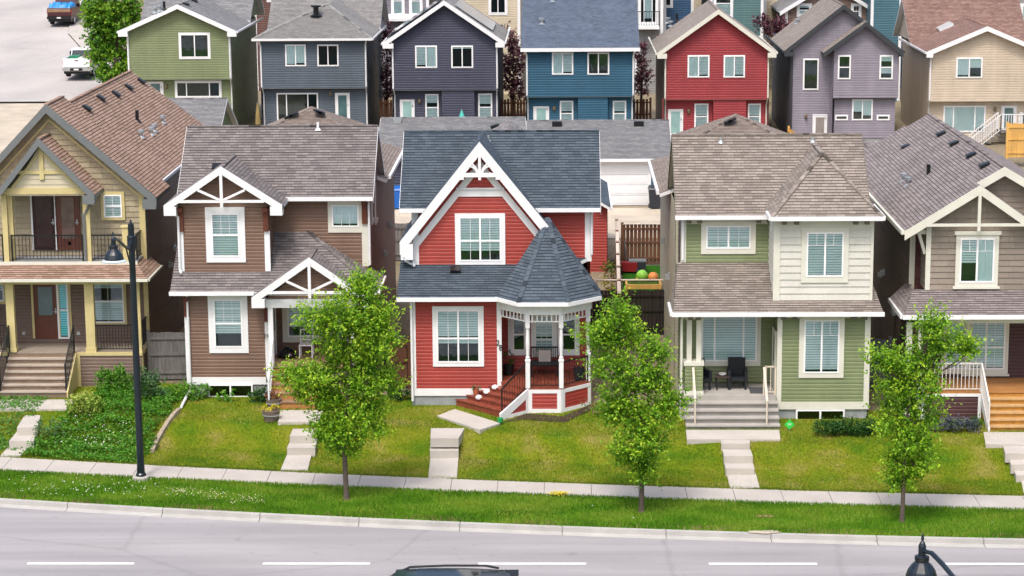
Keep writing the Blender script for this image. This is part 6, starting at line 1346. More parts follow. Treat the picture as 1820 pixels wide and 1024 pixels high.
yard=lambda r,n:(lambda q:q)(yard_pts(r,n))
def yard_pts(r,n):
    # lush unmown yard of the tan house
    x=r.uniform(-18.5,-12.9,n); t=r.uniform(.0,1,n); y=np.array([ysf(a)+(yb(a)-ysf(a))*b for a,b in zip(x,t)]); xl=np.interp(t,[0,1],[-17.7,-15.9]); xr_=np.interp(t,[0,.5,1],[-13.6,-13.4,-13.1]); k=(x>xl)&(x<xr_+.12*np.sin(y*3)); x,y=x[k],y[k]
    return np.stack([x,y,[zt(a,b) for a,b in zip(x,y)]],1)
r_=np.random.default_rng(57); p=yard_pts(r_,34000); n=len(p); hmax=.05+.45*wav(p[:,0]*1.6,p[:,1]*1.6)**1.5+.12*np.clip((p[:,1]-69.5)/5,0,1)
q=p+np.array((0,0,1.0))*(hmax*r_.uniform(0,1,n)**.6)[:,None]; ld=nrm(r_.normal(size=(n,3))*np.array((1,1,.4))); nn=nrm(np.array((0,0,1.0))+r_.normal(size=(n,3))*.45); f=r_.beta(1.5,2,(n,1)); A,B,D=[np.array(x) for x in PAL_WEED]; sz=.075*r_.uniform(.6,1.4,n)
V,F,CC=leaf_quads(q,ld,nn,sz,sz*.75,np.where(f<.5,A+(B-A)*f*2,B+(D-B)*(f-.5)*2)); o=mesh_np('ground_cover',V,F,leafm,CC); o['kind']='stuff'
specks('yard_clover_flowers',1500,lambda r,n:(lambda q:q[np.exp(-((q[:,0]+15.4)/1.2)**2-((q[:,1]-70.2)/1.1)**2)>r.uniform(0,1,len(q))])(yard_pts(r,n)),.05,((.55,.57,.45),(.8,.8,.7)),58,.3)
specks('left_yard_cover',3000,lambda r,n:np.stack([x:=r.uniform(-21,-17.9,n),y:=r.uniform(69.5,74,n),np.array([zt(a,b) for a,b in zip(x,y)])],1),.08,((.04,.14,.015),(.12,.28,.04)),59,.1)
tufts=((950,325),(985,322),(1110,340),(1170,338),(1310,360),(1380,360))
specks('dry_seed_heads',300,lambda r,n:np.concatenate([np.stack([G(a/3.033,780+b/3.033,.2)[0]+r.normal(size=n//6)*.2,G(a/3.033,780+b/3.033,.2)[1]+r.normal(size=n//6)*.08,np.full(n//6,.16)+r.uniform(0,.2,n//6)],1) for a,b in tufts]),.035,((.45,.42,.22),(.7,.66,.42)),60,.22)
specks('yellow_weeds',260,lambda r,n:np.stack([G(995,882,.16)[0]+r.normal(size=n)*.14,G(995,882,.16)[1]+r.normal(size=n)*.05,np.full(n,.16)],1),.05,((.6,.5,.04),(.75,.65,.08)),61,.12)
# bare patch by the kerb and mulch round the turret porch
def patch(name,px,py,rx,ry,z,mat,seed,n=18):
    r=np.random.default_rng(seed); cx,cy=G(px,py,z); mb=MB(); pts=[]
    for k in range(n): a=2*math.pi*k/n; f=r.uniform(.75,1.15); x=cx+rx*f*math.cos(a); y=cy+ry*f*math.sin(a); pts.append((x,y,z))
    mb.face(pts); return struct(mb.build(name,mat))
patch('bare_earth',1357,945,.5,.18,.176,gravel,71); patch('bare_earth',1360,917,.3,.14,.182,M('dry_earth','#8d7358',.95,.2,8,.3,60),72)

# ---------------------------------------------------------------- garden paths
pslab=M('path_concrete','#b3ada5',.9,.07,1.2,.2,70,fine=.07)
def zq(x,y,d=.05): return zt(x,y)+d
def quadpx(c,z): return [G(a,b,z) for a,b in c]
def slabs(*items):
    mbp=[]
    for c,th in items:
        z=.4
        for _ in range(8):
            q=quadpx(c,z); z=.5*z+.5*(max(zt(x,y) for x,y in q)+.035)
        q=quadpx(c,z)
        if th<.2:
            q=[ground(a,b)[:2] for a,b in c]; mbp.append(([(x,y,.0) for x,y in q]+[(x,y,zt(x,y)+.045) for x,y in q]))
        else: mbp.append([(x,y,z-th) for x,y in q]+[(x,y,z) for x,y in q])
    mb=MB()
    for h in mbp: mb.hexa(h)
    struct(mb.build('path',pslab))
slabs(([(0,813),(36,813),(58,789),(22,789)],.15),([(16,784),(60,784),(66,765),(32,765)],.3),([(30,760),(66,760),(72,738),(44,738)],.3),([(0,727),(118,727),(136,710),(-6,710)],.35))
slabs(([(499,837),(547,837),(556,801),(514,801)],.15),([(510,796),(560,796),(563,781),(517,781)],.3),([(515,775),(562,775),(566,762),(521,762)],.3),([(494,750),(566,750),(575,729),(499,729)],.35))
slabs(([(761,851),(812,851),(815,809),(766,809)],.15),([(764,801),(815,801),(815,788),(765,788)],.3),([(765,779),(815,779),(826,761),(766,761)],.3),([(777,739),(853,764),(889,752),(808,727)],.4))
slabs(([(1298,869),(1350,869),(1343,843),(1291,843)],.15),([(1290,833),(1341,833),(1338,821),(1287,821)],.3),([(1287,811),(1338,811),(1334,799),(1284,799)],.3),([(1221,781),(1387,781),(1385,764),(1219,764)],.4),([(1282,788.5),(1333,788.5),(1332,780),(1281,780)],.3))
slabs(([(1752,790),(1900,790),(1900,768),(1748,768)],.35),([(1787,806),(1850,806),(1845,793),(1783,793)],.3),([(1797,826),(1856,826),(1851,813),(1793,813)],.3),([(1806,845),(1866,845),(1860,832),(1801,832)],.25),([(1820,881),(1880,881),(1872,851),(1814,851)],.15))
# mulch bed round the turret porch
mb=MB(); c=quadpx([(892,752),(930,747),(1004,752),(1050,732),(1052,722),(1000,742),(935,737)],.86); mb.face([(x,y,zt(x,y)+.02+.0) for x,y in c]); struct(mb.build('mulch_bed',soil))
# ---------------------------------------------------------------- fences
def fence(label,p,q,h,mat,bw=.14,gap=.008,cap=None,rails=True,posts=2.4,zofs=0,side=-1,top=None,group=None,vary=.02):
    p=np.array(p,float); q=np.array(q,float); L=np.linalg.norm(q-p); d=(q-p)/L; nn=np.array((d[1],-d[0])); c=(p+q)/2; t=thing('fence',label,'fence',(c[0],c[1],zt(*c)),group)
    mb=MB(); n=max(1,int(L/(bw+gap)))
    for k in range(n):
        a=p+d*(k*(bw+gap)); b=a+d*bw; z=zt(*a)+zofs; hh=h+rng.uniform(-vary,vary)
        mb.hexa([(*(a+nn*.0),z+.04),(*(b+nn*.0),z+.04),(*(b+nn*.02),z+.04),(*(a+nn*.02),z+.04),(*(a+nn*.0),z+hh),(*(b+nn*.0),z+hh),(*(b+nn*.02),z+hh),(*(a+nn*.02),z+hh)])
    mb.build('board_panel',mat,t); np_=max(2,int(L/posts)+1)
    for k in range(np_):
        a=p+(q-p)*k/(np_-1); z=zt(*a)+zofs; mb=MB(); mb.box(a[0]-.06,a[0]+.06,a[1]-.06+.0,a[1]+.06,z-.1,z+h+.08); o=mb.build('post',mat,t)
        if cap: mb=MB(); mb.box(a[0]-.08,a[0]+.08,a[1]-.08,a[1]+.08,z+h+.08,z+h+.13); mb.build('post_cap',cap,o)
    for zz in (.3,h*.55,h-.2):
        mb=MB(); za,zb=zt(*p)+zofs+zz,zt(*q)+zofs+zz; o=nn*.04
        mb.beam((*(p+o),za),(*(q+o),zb),.05,.09); mb.build('rail',mat,t)
    if top: mb=MB(); mb.beam((*p,zt(*p)+zofs+h+.02),(*q,zt(*q)+zofs+h+.02),.14,.035); mb.build('top_rail',top,t)
    return t
brownf=M('brown_fence','#5c3d2b',.85,.3,6,.2,40,mapscale=(1,1,.12),fine=.15); darkf=M('dark_fence','#2e2523',.85,.3,6,.2,40,mapscale=(1,1,.12),fine=.15); cedar=M('new_cedar','#c99d55',.7,.15,5,.1,40,mapscale=(1,1,.15),fine=.1); bluef=M('blue_grey_fence','#5b6068',.85,.2,8,.2,40,mapscale=(1,1,.12),fine=.12); palecap=M('pale_rail','#c9b9ab',.7,.12,5)
fence('weathered grey board fence and gate between the tan and brown houses',(PX(266,76.3,650),76.3),(PX(334,76.3,650),76.3),1.75,greywood)
fence('dark brown board fence between the brown and red turret houses',(PX(694,75.0,650),75.0),(PX(728,75.0,650),75.0),1.8,brownf)
fence('near black board fence between the red turret house and the sage house',(PX(1046,82.4,560),82.4),(PX(1190,82.4,560),82.4),1.75,darkf)
fence('warm brown yard fence with pale gaps behind the artificial turf',(PX(1106,95,430),95),(PX(1186,95,430),95),1.8,brownf,gap=.03,top=palecap)
fence('brown side fence with pale top rail running back from the turret house',(PX(1100,82,480),81.5),(PX(1096,96,400),96),1.75,brownf,cap=palecap,top=palecap,gap=.02)
fence('blue grey board fence between the sage and taupe houses',(PX(1541,74.5,680),74.5),(PX(1580,74.5,680),74.5),1.8,bluef)
fence('grey brown yard fence in the gap behind the brown house',(PX(676,96,430),96),(PX(735,96,430),96),1.7,greywood)
gb='dark fences between the back houses'
for lab,a,b in (('dark slatted fence between steel grey and navy houses',676,700),('dark slatted fence between navy and bright blue houses',890,938),('dark slatted fence between bright blue and red houses',1125,1156)):
    fence(lab,(PX(a,131,190),131),(PX(b,131,190),131),2.0,brownf,gap=.05,group=gb)
fence('new yellow cedar fence at the right below the white stair railing',(PX(1782,120,280),119),(PX(1860,120,280),119),1.9,cedar,zofs=.5)
fence('low white vinyl fence behind the mauve grey house',(PX(1536,121,280),121),(PX(1584,121,280),121),1.05,white,gap=.04)
fence('golden wood steps side fence between red and mauve grey houses',(PX(1402,124,215),124),(PX(1424,121,235),121),1.3,cedar)
fence('golden wood fence between mauve grey and beige houses',(PX(1646,124,235),124),(PX(1664,121.5,250),121.5),1.2,cedar)
# yard behind the black fence: turf, planter bench and toys
mb=MB(); c=[(PX(1108,86,490),85),(PX(1178,86,490),85),(PX(1178,93,480),94.6),(PX(1108,93,480),94.6)]; mb.face([(x,y,zt(x,y)+.05) for x,y in c]); o=struct(mb.build('artificial_turf',GRASS('turf',[(.3,'#24520f'),(.6,'#2d5f15')],2,.15)))
Yb_=83.1; x0,x1=PX(1112,Yb_,510),PX(1176,Yb_,510); t=thing('planter_box','raised wooden planter frame on the artificial turf','planter',((x0+x1)/2,Yb_,zt(x1,Yb_)+.9)); z=PZ(514,Yb_,1140); mb=MB(); mb.box(x0,x1,Yb_,Yb_+.08,z,z+.18); mb.box(x0,x1,Yb_+1.0,Yb_+1.08,z,z+.18); mb.box(x0,x0+.08,Yb_+.08,Yb_+1,z,z+.18); mb.box(x1-.08,x1,Yb_+.08,Yb_+1,z,z+.18)
for xx in (x0+.05,x1-.05): mb.box(xx-.05,xx+.05,Yb_+.01,Yb_+.1,zt(xx,Yb_)-.05,z)
mb.build('frame',cedar,t); mb=MB(); mb.box(x0+.08,x1-.08,Yb_+.08,Yb_+1,z+.02,z+.12); mb.build('bed',GRASS('bed_green',[(.3,'#34521c'),(.6,'#4d6a2c')],4,.2),t)
xx0,xx1=PX(1058,83.9,495),PX(1182,83.9,495); t=thing('clothes_rail','thin pale pole spanning across between the two houses','rail',(xx0,83.9,zt(xx0,83.9))); zz=PZ(498,83.9,1120); mb=MB(); mb.tube([(xx0,83.9,zz),(xx1,83.9,zz)],.04,8)
for xx in (xx0+.05,xx1-.05): mb.tube([(xx,83.9,zt(xx,83.9)),(xx,83.9,zz)],.04,6)
mb.build('pole',palecap,t)
def sph(name,label,cat,px,py,Y,r,mat,group=None,sub=None):
    x,z=P(px,py,Y); t=thing(name,label,cat,(x,Y,z-r),group); mb=MB(); mb.lathe((x,Y,z),[(max(.002,r*math.cos(a)),r*math.sin(a)) for a in np.linspace(-1.5,1.5,11)],14); mb.build('ball_shell',mat,t,True); return t
for lab,px,py,rr,c in (('pale green play ball on the artificial turf',1141,490,.24,'#8ac34a'),('yellow play ball beside the pale green ball',1137,496,.17,'#c9c23a'),('orange play ball at the right of the turf',1161,493,.22,'#d98a4a')):
    sph('ball',lab,'ball',px,py,87.5,rr,M('ball_'+c[1:],c,.5,.05),'play balls on the turf')
def boxthing(name,label,cat,px,py,Y,w,d,h,mat,part,extra=None,z=None):
    x=PX(px,Y,py); zz=zt(x,Y) if z is None else z; t=thing(name,label,cat,(x,Y,zz)); mb=MB(); mb.box(x-w/2,x+w/2,Y-d/2,Y+d/2,zz+.12,zz+h); o=mb.build(part,mat,t); bevel(o,.03)
    if extra: extra(t,x,Y,zz)
    return t
def bevel(o,wd,seg=2):
    m=o.modifiers.new('bevel','BEVEL'); m.width=wd; m.segments=seg; m.limit_method='ANGLE'; return o
def wheels4(t,x,Y,z,w,r=.12,d=.5):
    for a in (-1,1):
        for b in (-1,1): mb=MB(); mb.tube([(x+a*w-.04,Y+b*d*.6,z+r),(x+a*w+.04,Y+b*d*.6,z+r)],r,10); mb.build('wheel',rubber,t)
toyred=M('red_plastic','#7f2026',.35,.08); toydark=M('dark_plastic','#2c2f36',.4,.1)
boxthing('toy_wagon','red toy wagon at the foot of the yard fence','toy',1118,478,93.4,.85,.6,.62,toyred,'tub',lambda t,x,Y,z:(wheels4(t,x,Y,z,.3,.13,.4),MB.build(hl(x,Y,z),'handle',toydark,t)))if False else None
t=boxthing('toy_wagon','red toy wagon at the foot of the yard fence','toy',1118,478,93.2,.7,.5,.5,toyred,'tub'); x,Y,z=t.location; wheels4(t,x,Y,z,.33,.13,.4); mb=MB(); mb.tube([(x-.1,Y+.2,z+.5),(x-.2,Y+.5,z+1.35)],.03,6); mb.build('handle',toydark,t)
t=boxthing('toy_cart','dark toy cart with grey lid beside the red wagon','toy',1133,476,93.4,.7,.6,.5,toydark,'tub'); x,Y,z=t.location; wheels4(t,x,Y,z,.26,.12,.4); mb=MB(); mb.box(x-.38,x+.38,Y-.3,Y+.3,z+.5,z+.55); mb.build('lid',slate,t)
def bin_(label,px,py,Y,mat,z=None):
    x=PX(px,Y,py); zz=zt(x,Y); t=thing('wheelie_bin',label,'bin',(x,Y,zz),'wheeled bins by the garages'); mb=MB(); mb.hexa([(x-.26,Y-.3,zz+.08),(x+.26,Y-.3,zz+.08),(x+.26,Y+.25,zz+.08),(x-.26,Y+.25,zz+.08),(x-.33,Y-.38,zz+1.0),(x+.33,Y-.38,zz+1.0),(x+.33,Y+.36,zz+1.0),(x-.33,Y+.36,zz+1.0)]); bevel(mb.build('body',mat,t),.03)
    mb=MB(); mb.hexa([(x-.35,Y-.41,zz+1.0),(x+.35,Y-.41,zz+1.0),(x+.35,Y+.4,zz+1.0),(x-.35,Y+.4,zz+1.0),(x-.3,Y-.35,zz+1.08),(x+.3,Y-.35,zz+1.08),(x+.3,Y+.4,zz+1.14),(x-.3,Y+.4,zz+1.14)]); bevel(mb.build('lid',mat,t),.02)
    for a in (-.28,.28): mb=MB(); mb.tube([(x+a-.03,Y+.28,zz+.11),(x+a+.03,Y+.28,zz+.11)],.11,10); mb.build('wheel',rubber,t)
    return t
bin_('black wheeled bin at the corner of the blue garage',1164,366,108.9,toydark); bin_('blue wheeled bin in the gap beside the navy garage',707,352,109.0,M('blue_plastic','#1d5fb0',.4,.06))
# ---------------------------------------------------------------- porch things
def wicker(label,px,py,Y,z,rot=0,mat=None,w=.62,name='wicker_chair'):
    x=PX(px,Y,py); t=thing(name,label,'chair',(x,Y,z)); mat=mat or wick; h=w/2
    def B(nm,a,m=mat,bv=.02): 
        mb=MB(); mb.box(*a); o=mb.build(nm,m,None); o.parent=t; bevel(o,bv)
    B('seat',(-h+.06,h-.06,-.3,.26,.3,.42)); B('backrest',(-h+.02,h-.02,.24,.34,.3,.98)); B('armrest',(-h-.02,-h+.08,-.3,.26,.3,.66)); B('armrest',(h-.08,h+.02,-.3,.26,.3,.66))
    for a in (-h+.05,h-.05):
        for b in (-.26,.28): B('leg',(a-.03,a+.03,b-.03,b+.03,0,.3))
    t.rotation_euler[2]=rot; return t
wick=M('dark_wicker','#1c2126',.6,.3,40,.6,90)
zs_=PZ(703,70.85,1300)
wicker('dark wicker armchair on the sage house porch, right of the side table','chair' and 1310,680,71.9,zs_); wicker('dark wicker armchair half hidden behind the porch pillar',1243,680,71.75,zs_,math.radians(20))
x=PX(1284,71.8,675); t=thing('side_table','small dark side table with a white dish between the porch chairs','table',(x,71.8,zs_)); mb=MB(); mb.box(-.24,.24,-.24,.24,.42,.46); o=mb.build('table_top',M('table_wood','#4c3a38',.4,.15),None); o.parent=t
for a in (-.2,.2):
    for b in (-.2,.2): mb=MB(); mb.box(a-.025,a+.025,b-.025,b+.025,0,.42); o=mb.build('leg',wick,None); o.parent=t
t=thing('dish','white dish standing on the small porch side table','dish',(x,71.8,zs_+.46)); mb=MB(); mb.lathe((0,0,0),[(.06,0),(.12,.03),(.13,.07),(.11,.06)],12); o=mb.build('bowl',white,None); o.parent=t
x=PX(1348,71.3,690); t=thing('doormat','dark grey doormat at the sage house front door','mat',(x,71.5,zs_)); mb=MB(); mb.box(-.28,.28,-.4,.4,.004,.02); o=mb.build('mat',M('mat','#4a4d50',.95,.1,20),None); o.parent=t
def pot(label,px,py,Y,z,r,h,mat,pal,seed,rim=None,fol=.35,name='flower_pot',dens=420,leaf=.06,soilm=None):
    x=PX(px,Y,py); t=thing(name,label,'flower pot',(x,Y,z)); mb=MB(); mb.lathe((0,0,0),[(r*.75,0),(r*.95,h*.7),(r,h*.95),(r*1.04,h),(r*.9,h),(r*.88,h*.85)],16); o=mb.build('pot',mat,None,False); o.parent=t
    if rim: mb=MB(); mb.lathe((0,0,h*.55),[(r*.99,0),(r*1.0,.04),(r*.9,.04)],16); o=mb.build('band',rim,None); o.parent=t
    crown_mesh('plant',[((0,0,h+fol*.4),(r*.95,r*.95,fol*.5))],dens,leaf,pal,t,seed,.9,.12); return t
barrel=M('barrel_wood','#6d6258',.85,.25,6,.2,40,mapscale=(3,3,.2),fine=.12)
pot('half barrel with yellow flowers on the brown house lawn edge',482,748,ground(482,748)[1],ground(482,748)[2],.29,.36,barrel,((.1,.2,.02),(.6,.5,.03),(.8,.66,.05)),81,metal,.14,'flower_barrel',900); pot('half barrel with red flowers behind the yellow flower barrel',487,724,ground(487,726)[1],ground(487,726)[2],.27,.34,barrel,((.06,.16,.02),(.16,.05,.03),(.6,.06,.05)),82,metal,.16,'flower_barrel',800)
zr_=PZ(690,71.8,960); 
pot('black pot with a tall plant by the turret porch wall',904,662,73.7,zr_,.2,.36,black,PAL_DARK,83,None,.6,dens=300); pot('dark ribbed pot with pink edged plant on the right of the turret porch',1029,664,72.9,zr_+.05,.2,.4,toydark,((.2,.05,.05),(.3,.1,.1),(.12,.2,.06)),84,None,.3)
t=pot('terracotta pot on the bottom red step','x' and 846,704,72.55,1.32,.11,.2,terracotta,((.05,.12,.03),(.1,.2,.05),(.2,.2,.2)),85,None,.14,dens=600)
for k,(px,py,yy,zz) in enumerate(((851,706,72.35,1.33),(865,696,72.5,1.5),(880,688,72.6,1.66))):
    x=PX(px,yy,py); z=PZ(py+4,yy,px); t=thing('stone',['lowest white painted stone on the red steps','middle white painted stone on the red steps','highest white painted stone on the red steps'][k],'stone',(x,yy,z),'white stones on the red steps'); mb=MB(); mb.lathe((0,0,0),[(.06,0),(.11,.03),(.12,.08),(.08,.14),(.02,.16)],10); o=mb.build('rock',white,None,True); o.parent=t
# bench on the turret porch
Yq=73.85; x0,x1=PX(944,Yq,640),PX(992,Yq,640); t=thing('bench','black slatted bench with a pale cushion on the turret porch','bench',((x0+x1)/2,Yq,zr_)); w=(x1-x0)/2
def B(nm,a,m):
    mb=MB(); mb.box(*a); o=mb.build(nm,m,None); o.parent=t
B('seat',(-w,w,-.45,0,.38,.43),black); B('cushion',(-w*.45,w*.45,-.08,-.02,.44,.86),M('cushion','#b9aea6',.9,.06))
mb=MB(); mb.box(-w,w,.0,.04,.92,.97); mb.box(-w,w,0,.04,.44,.48)
for k in range(13): a=-w+.02+(2*w-.04)*k/12; mb.box(a-.012,a+.012,.005,.035,.48,.92)
o=mb.build('backrest',black,None); o.parent=t
for a in (-w+.03,w-.03):
    for b in (-.42,-.02): B('leg',(a-.025,a+.025,b-.025,b+.025,0,.38),black)
# brown house porch
zp=PZ(650,73.8,520)
def bag(label,px,py,Y,z,r,seed,mat,name='rubbish_bag'):
    x=PX(px,Y,py); t=thing(name,label,'rubbish bag',(x,Y,z)); rr=np.random.default_rng(seed); mb=MB(); rings=[]
    prof=[(.3,0),(.95,.12),(1.0,.35),(.85,.6),(.5,.8),(.16,.92),(.2,1.02)]; n=18; off_=rr.uniform(-.12,.12,(len(prof),n))
    R=[[(r*(p+o*p)*math.cos(2*math.pi*k/n),r*(p+o*p)*math.sin(2*math.pi*k/n)*.85,r*1.2*h) for k,o in enumerate(off_[i])] for i,(p,h) in enumerate(prof)]
    for i in range(len(R)-1):
        for k in range(n): j=(k+1)%n; mb.face([R[i][k],R[i][j],R[i+1][j],R[i+1][k]])
    mb.face(R[0][::-1]); mb.face(R[-1]); o=mb.build('sack',mat,None,False); o.parent=t; return t
baggy=M('bin_bag','#0c0d10',.22,.2,6,.6,12,spec=.7)
bag('black rubbish bag slumped on the brown house porch',511,640,75.0,zp,.34,5,baggy); bag('black rubbish bag heaped on the side of the red turret house',708,640,76.4,zt(-5.5,76.4)+1.0,.5,6,M('tarp_bag','#3d4148',.4,.3,5,.6,10)); 
t=thing('crate_stack','dark storage crates in the gap beside the red turret house','crate',(PX(709,76.6,660),76.6,zt(-5.4,76.6))); mb=MB(); mb.box(-.5,.5,-.4,.4,0,1.05); mb.box(-.46,.46,-.42,.38,.5,.56); o=mb.build('crate',darkf,None); o.parent=t
Yc=75.2; x=PX(545,Yc,630); t=thing('garden_chair','white metal garden chair on the brown house porch','chair',(x,Yc,zp)); 
for nm,a in (('seat',(-.24,.24,-.24,.22,.43,.47)),('leg',(-.24,-.2,-.24,-.2,0,.43)),('leg',(.2,.24,-.24,-.2,0,.43)),('leg',(-.24,-.2,.2,.24,0,.43)),('leg',(.2,.24,.2,.24,0,.43))): B(nm,a,white)
mb=MB(); mb.box(-.24,-.21,.2,.24,.47,.95); mb.box(.21,.24,.2,.24,.47,.95); mb.box(-.21,.21,.2,.24,.9,.95); mb.box(-.21,.21,.2,.24,.68,.72); mb.box(-.21,.21,.2,.24,.55,.58); o=mb.build('backrest',white,None); o.parent=t
# white drain extension lying on the lawn of the brown house, stone edging, yard sign
x0,y0,_=ground(342,692); x1,y1,_=ground(322,728); t=thing('drain_pipe','white downspout extension lying across the grass beside the brown house','pipe',(x0,y0,zt(x0,y0))); mb=MB(); mb.tube([(x0,y0,zt(x0,y0)+.22),((x0+x1)/2,(y0+y1)/2,zt((x0+x1)/2,(y0+y1)/2)+.12),(x1,y1,zt(x1,y1)+.08)],.05,8); mb.build('tube',white,t)
pts=[(318,732),(308,742),(298,756),(288,772),(279,788),(271,805)]; 
for k in range(len(pts)-1):
    (a,b),(c,d)=pts[k],pts[k+1]; p=ground(a,b)[:2]; q=ground(c,d)[:2]; tt=thing('edging_stone',['edging stone nearest the white drain pipe','second edging stone down from the drain pipe','middle edging stone of the lawn border','edging stone second from the sidewalk','edging stone nearest the sidewalk by the lamp post'][k],'edging stone',(p[0],p[1],zt(*p)),'edging stones between the two lawns'); mb=MB(); mb.beam((p[0],p[1],zt(*p)+.06),(q[0],q[1],zt(*q)+.06),.13,.16); bevel(mb.build('stone',M('edging','#9c8f7c',.9,.2,5,.4,40),tt),.04)
x,y,_=ground(1403,766); t=thing('yard_sign','small bright green diamond yard sign on a stake by the sage house foundation','sign',(x,y,zt(x,y))); mb=MB(); mb.box(-.015,.015,-.01,.01,-.05,.45); o=mb.build('stake',metal,None); o.parent=t; mb=MB(); mb.prism([(0,.05),(.17,.22),(0,.39),(-.17,.22)],FR((0,-.012,.0)),-.0,.012); o=mb.build('sign_panel',M('sign_green','#35c24a',.4,.03),None); o.parent=t; mb=MB(); mb.fbox(FR((0,-.012,0)),-.07,.07,.235,.25,.012,.015); mb.fbox(FR((0,-.012,0)),-.055,.055,.2,.213,.012,.015); o=mb.build('sign_marks',white,None); o.parent=t
x,y,z=ground(889,754); t=thing('hose_reel','small green hose end hanging at the stringer of the red steps','hose',(x,y,z)); mb=MB(); mb.lathe((0,0,.05),[(.05,0),(.1,.03),(.1,.16),(.05,.18)],10); o=mb.build('reel',M('green_plastic','#1f8a4a',.5,.1),None); o.parent=t
# closed parasols behind the garages
def parasol(label,px,py0,py1,Y,mat,r=.16):
    x=PX(px,Y,py1); z=PZ(py1,Y,px); g=zt(x,Y); t=thing('closed_parasol',label,'parasol',(x,Y,g)); zt_=PZ(py0,Y,px)-g; mb=MB(); mb.tube([(0,0,0),(0,0,zt_+.1)],.03,6); o=mb.build('pole',slate,None); o.parent=t; mb=MB(); mb.lathe((0,0,0),[(.06,zt_-1.3),(r,zt_-1.2),(r*.8,zt_-.6),(.04,zt_)],9); o=mb.build('canopy',mat,None); o.parent=t
parasol('closed yellow parasol beside the steel grey house',459,184,228,126.5,M('parasol_yellow','#8f7c4c',.8,.15,6)); parasol('closed turquoise parasol behind the navy house',821,196,228,124.5,M('parasol_teal','#4fb0a5',.8,.1,6),.3)
# ---------------------------------------------------------------- street lamps
def lamp(label,loc,lampoff,zb,ztop):
    t=thing('street_lamp',label,'street lamp',loc,'blue black street lamps'); ox,oy=lampoff
    def add(mb,nm,m,sm=False): o=mb.build(nm,m,None,sm); o.parent=t; return o
    mb=MB(); mb.lathe((0,0,-.1),[(.27,0),(.27,.2),(.24,.22)],18); add(mb,'footing',concrete)
    mb=MB(); mb.lathe((0,0,.12),[(.16,0),(.16,.06),(.13,.1),(.115,.5),(.095,ztop-.2),(.09,ztop-.05)],14); mb.lathe((0,0,ztop),[(.1,-.08),(.1,-.02),(.05,.02),(.05,.08),(.02,.2)],12); add(mb,'pole',bluelamp)
    mb=MB(); mb.lathe((0,0,ztop-.75),[(.12,0),(.135,.05),(.135,.42),(.12,.46)],14); add(mb,'collar',bluelamp)
    u=np.array((ox,oy,0)); pts=[]; zj=zb+.62-ztop
    for s_,z in ((.0,-.38),(.1,-.55),(.22,-.58),(.36,-.48),(.55,-.48+(zj+.48)*.45),(.74,zj-.04),(.88,zj+.06),(.96,zj+.03),(1.0,zj)): p=u*s_; pts.append((p[0],p[1],ztop+z))
    mb=MB(); mb.tube(pts,[.045]*7+[.04,.04],8); add(mb,'arm',bluelamp,True); a=u*.33; mb=MB(); mb.tube([(0,0,ztop-1.6),tuple(u*.12+np.array((0,0,ztop-1.15))),(a[0],a[1],ztop-.5)],.025,6); add(mb,'brace',bluelamp)
    c=(ox,oy,zb); hh=.62
    mb=MB(); mb.lathe(c,[(.29,.1),(.285,.16),(.25,.27),(.19,.36),(.13,.42),(.12,.44),(.125,.5),(.11,.53),(.07,.55),(.045,.555),(.045,.56),(.07,hh-.08),(.07,hh+.1),(.05,hh+.16),(.02,hh+.2),(.03,hh+.25),(.012,hh+.33)],20); add(mb,'lamp_hood',bluelamp,True)
    mb=MB(); mb.lathe(c,[(.2,.02),(.36,.05),(.37,.07),(.3,.11),(.28,.12)],20); add(mb,'rim_diffuser',M('lamp_rim','#b7c3c9',.3,.05),True); mb=MB(); mb.lathe(c,[(.128,.45),(.135,.47),(.128,.49),(.135,.51),(.128,.53)],20); add(mb,'rib_collar',black); return t
lx,ly=G(251,852,.15); zt1=P(236,402,ly)[1]-.15; Yl_=ly-2.6; bx,bz=P(203,468,Yl_); bx0=bx-lx
L0=lamp('tall blue black street lamp standing by the sidewalk before the tan house',(lx,ly,.15),(bx0,-2.6),bz-.15,zt1)
# second lamp on the median: its bell shows at the bottom right
Yn=37.0; nx,nz=P(1640,949,Yn); S=.97; a0=math.atan2(-2.6,bx0); tgt=np.array((-.95,2.2)); a1=math.atan2(tgt[1],tgt[0]); rz_=a1-a0; L=math.hypot(bx0,2.6)*S; px_,py_=nx-L*math.cos(a1),Yn-L*math.sin(a1); top_=(bz-.15+.62+.33)*S
L1=clone(L0,(px_,py_,nz-top_),'nearest street lamp, only its bell hood and arm showing at the bottom edge',rz_,S)
mb=MB(); mb.box(-90,90,35.5,46.5,-.3,.06); struct(mb.build('median',blvd_m)); mb=MB(); mb.box(-90,90,24,35.5,-.3,.0); struct(mb.build('far_carriageway',asphalt))
mb=MB(); c=G(1693,1032,.0); mb.lathe((c[0],c[1],0),[(.42,.002),(.42,.012),(.36,.014),(.36,.008)],20); tag(mb.build('manhole_cover',M('iron','#6d6a70',.6,.15,20),None),'round iron manhole cover in the road by the nearest lamp','manhole cover')
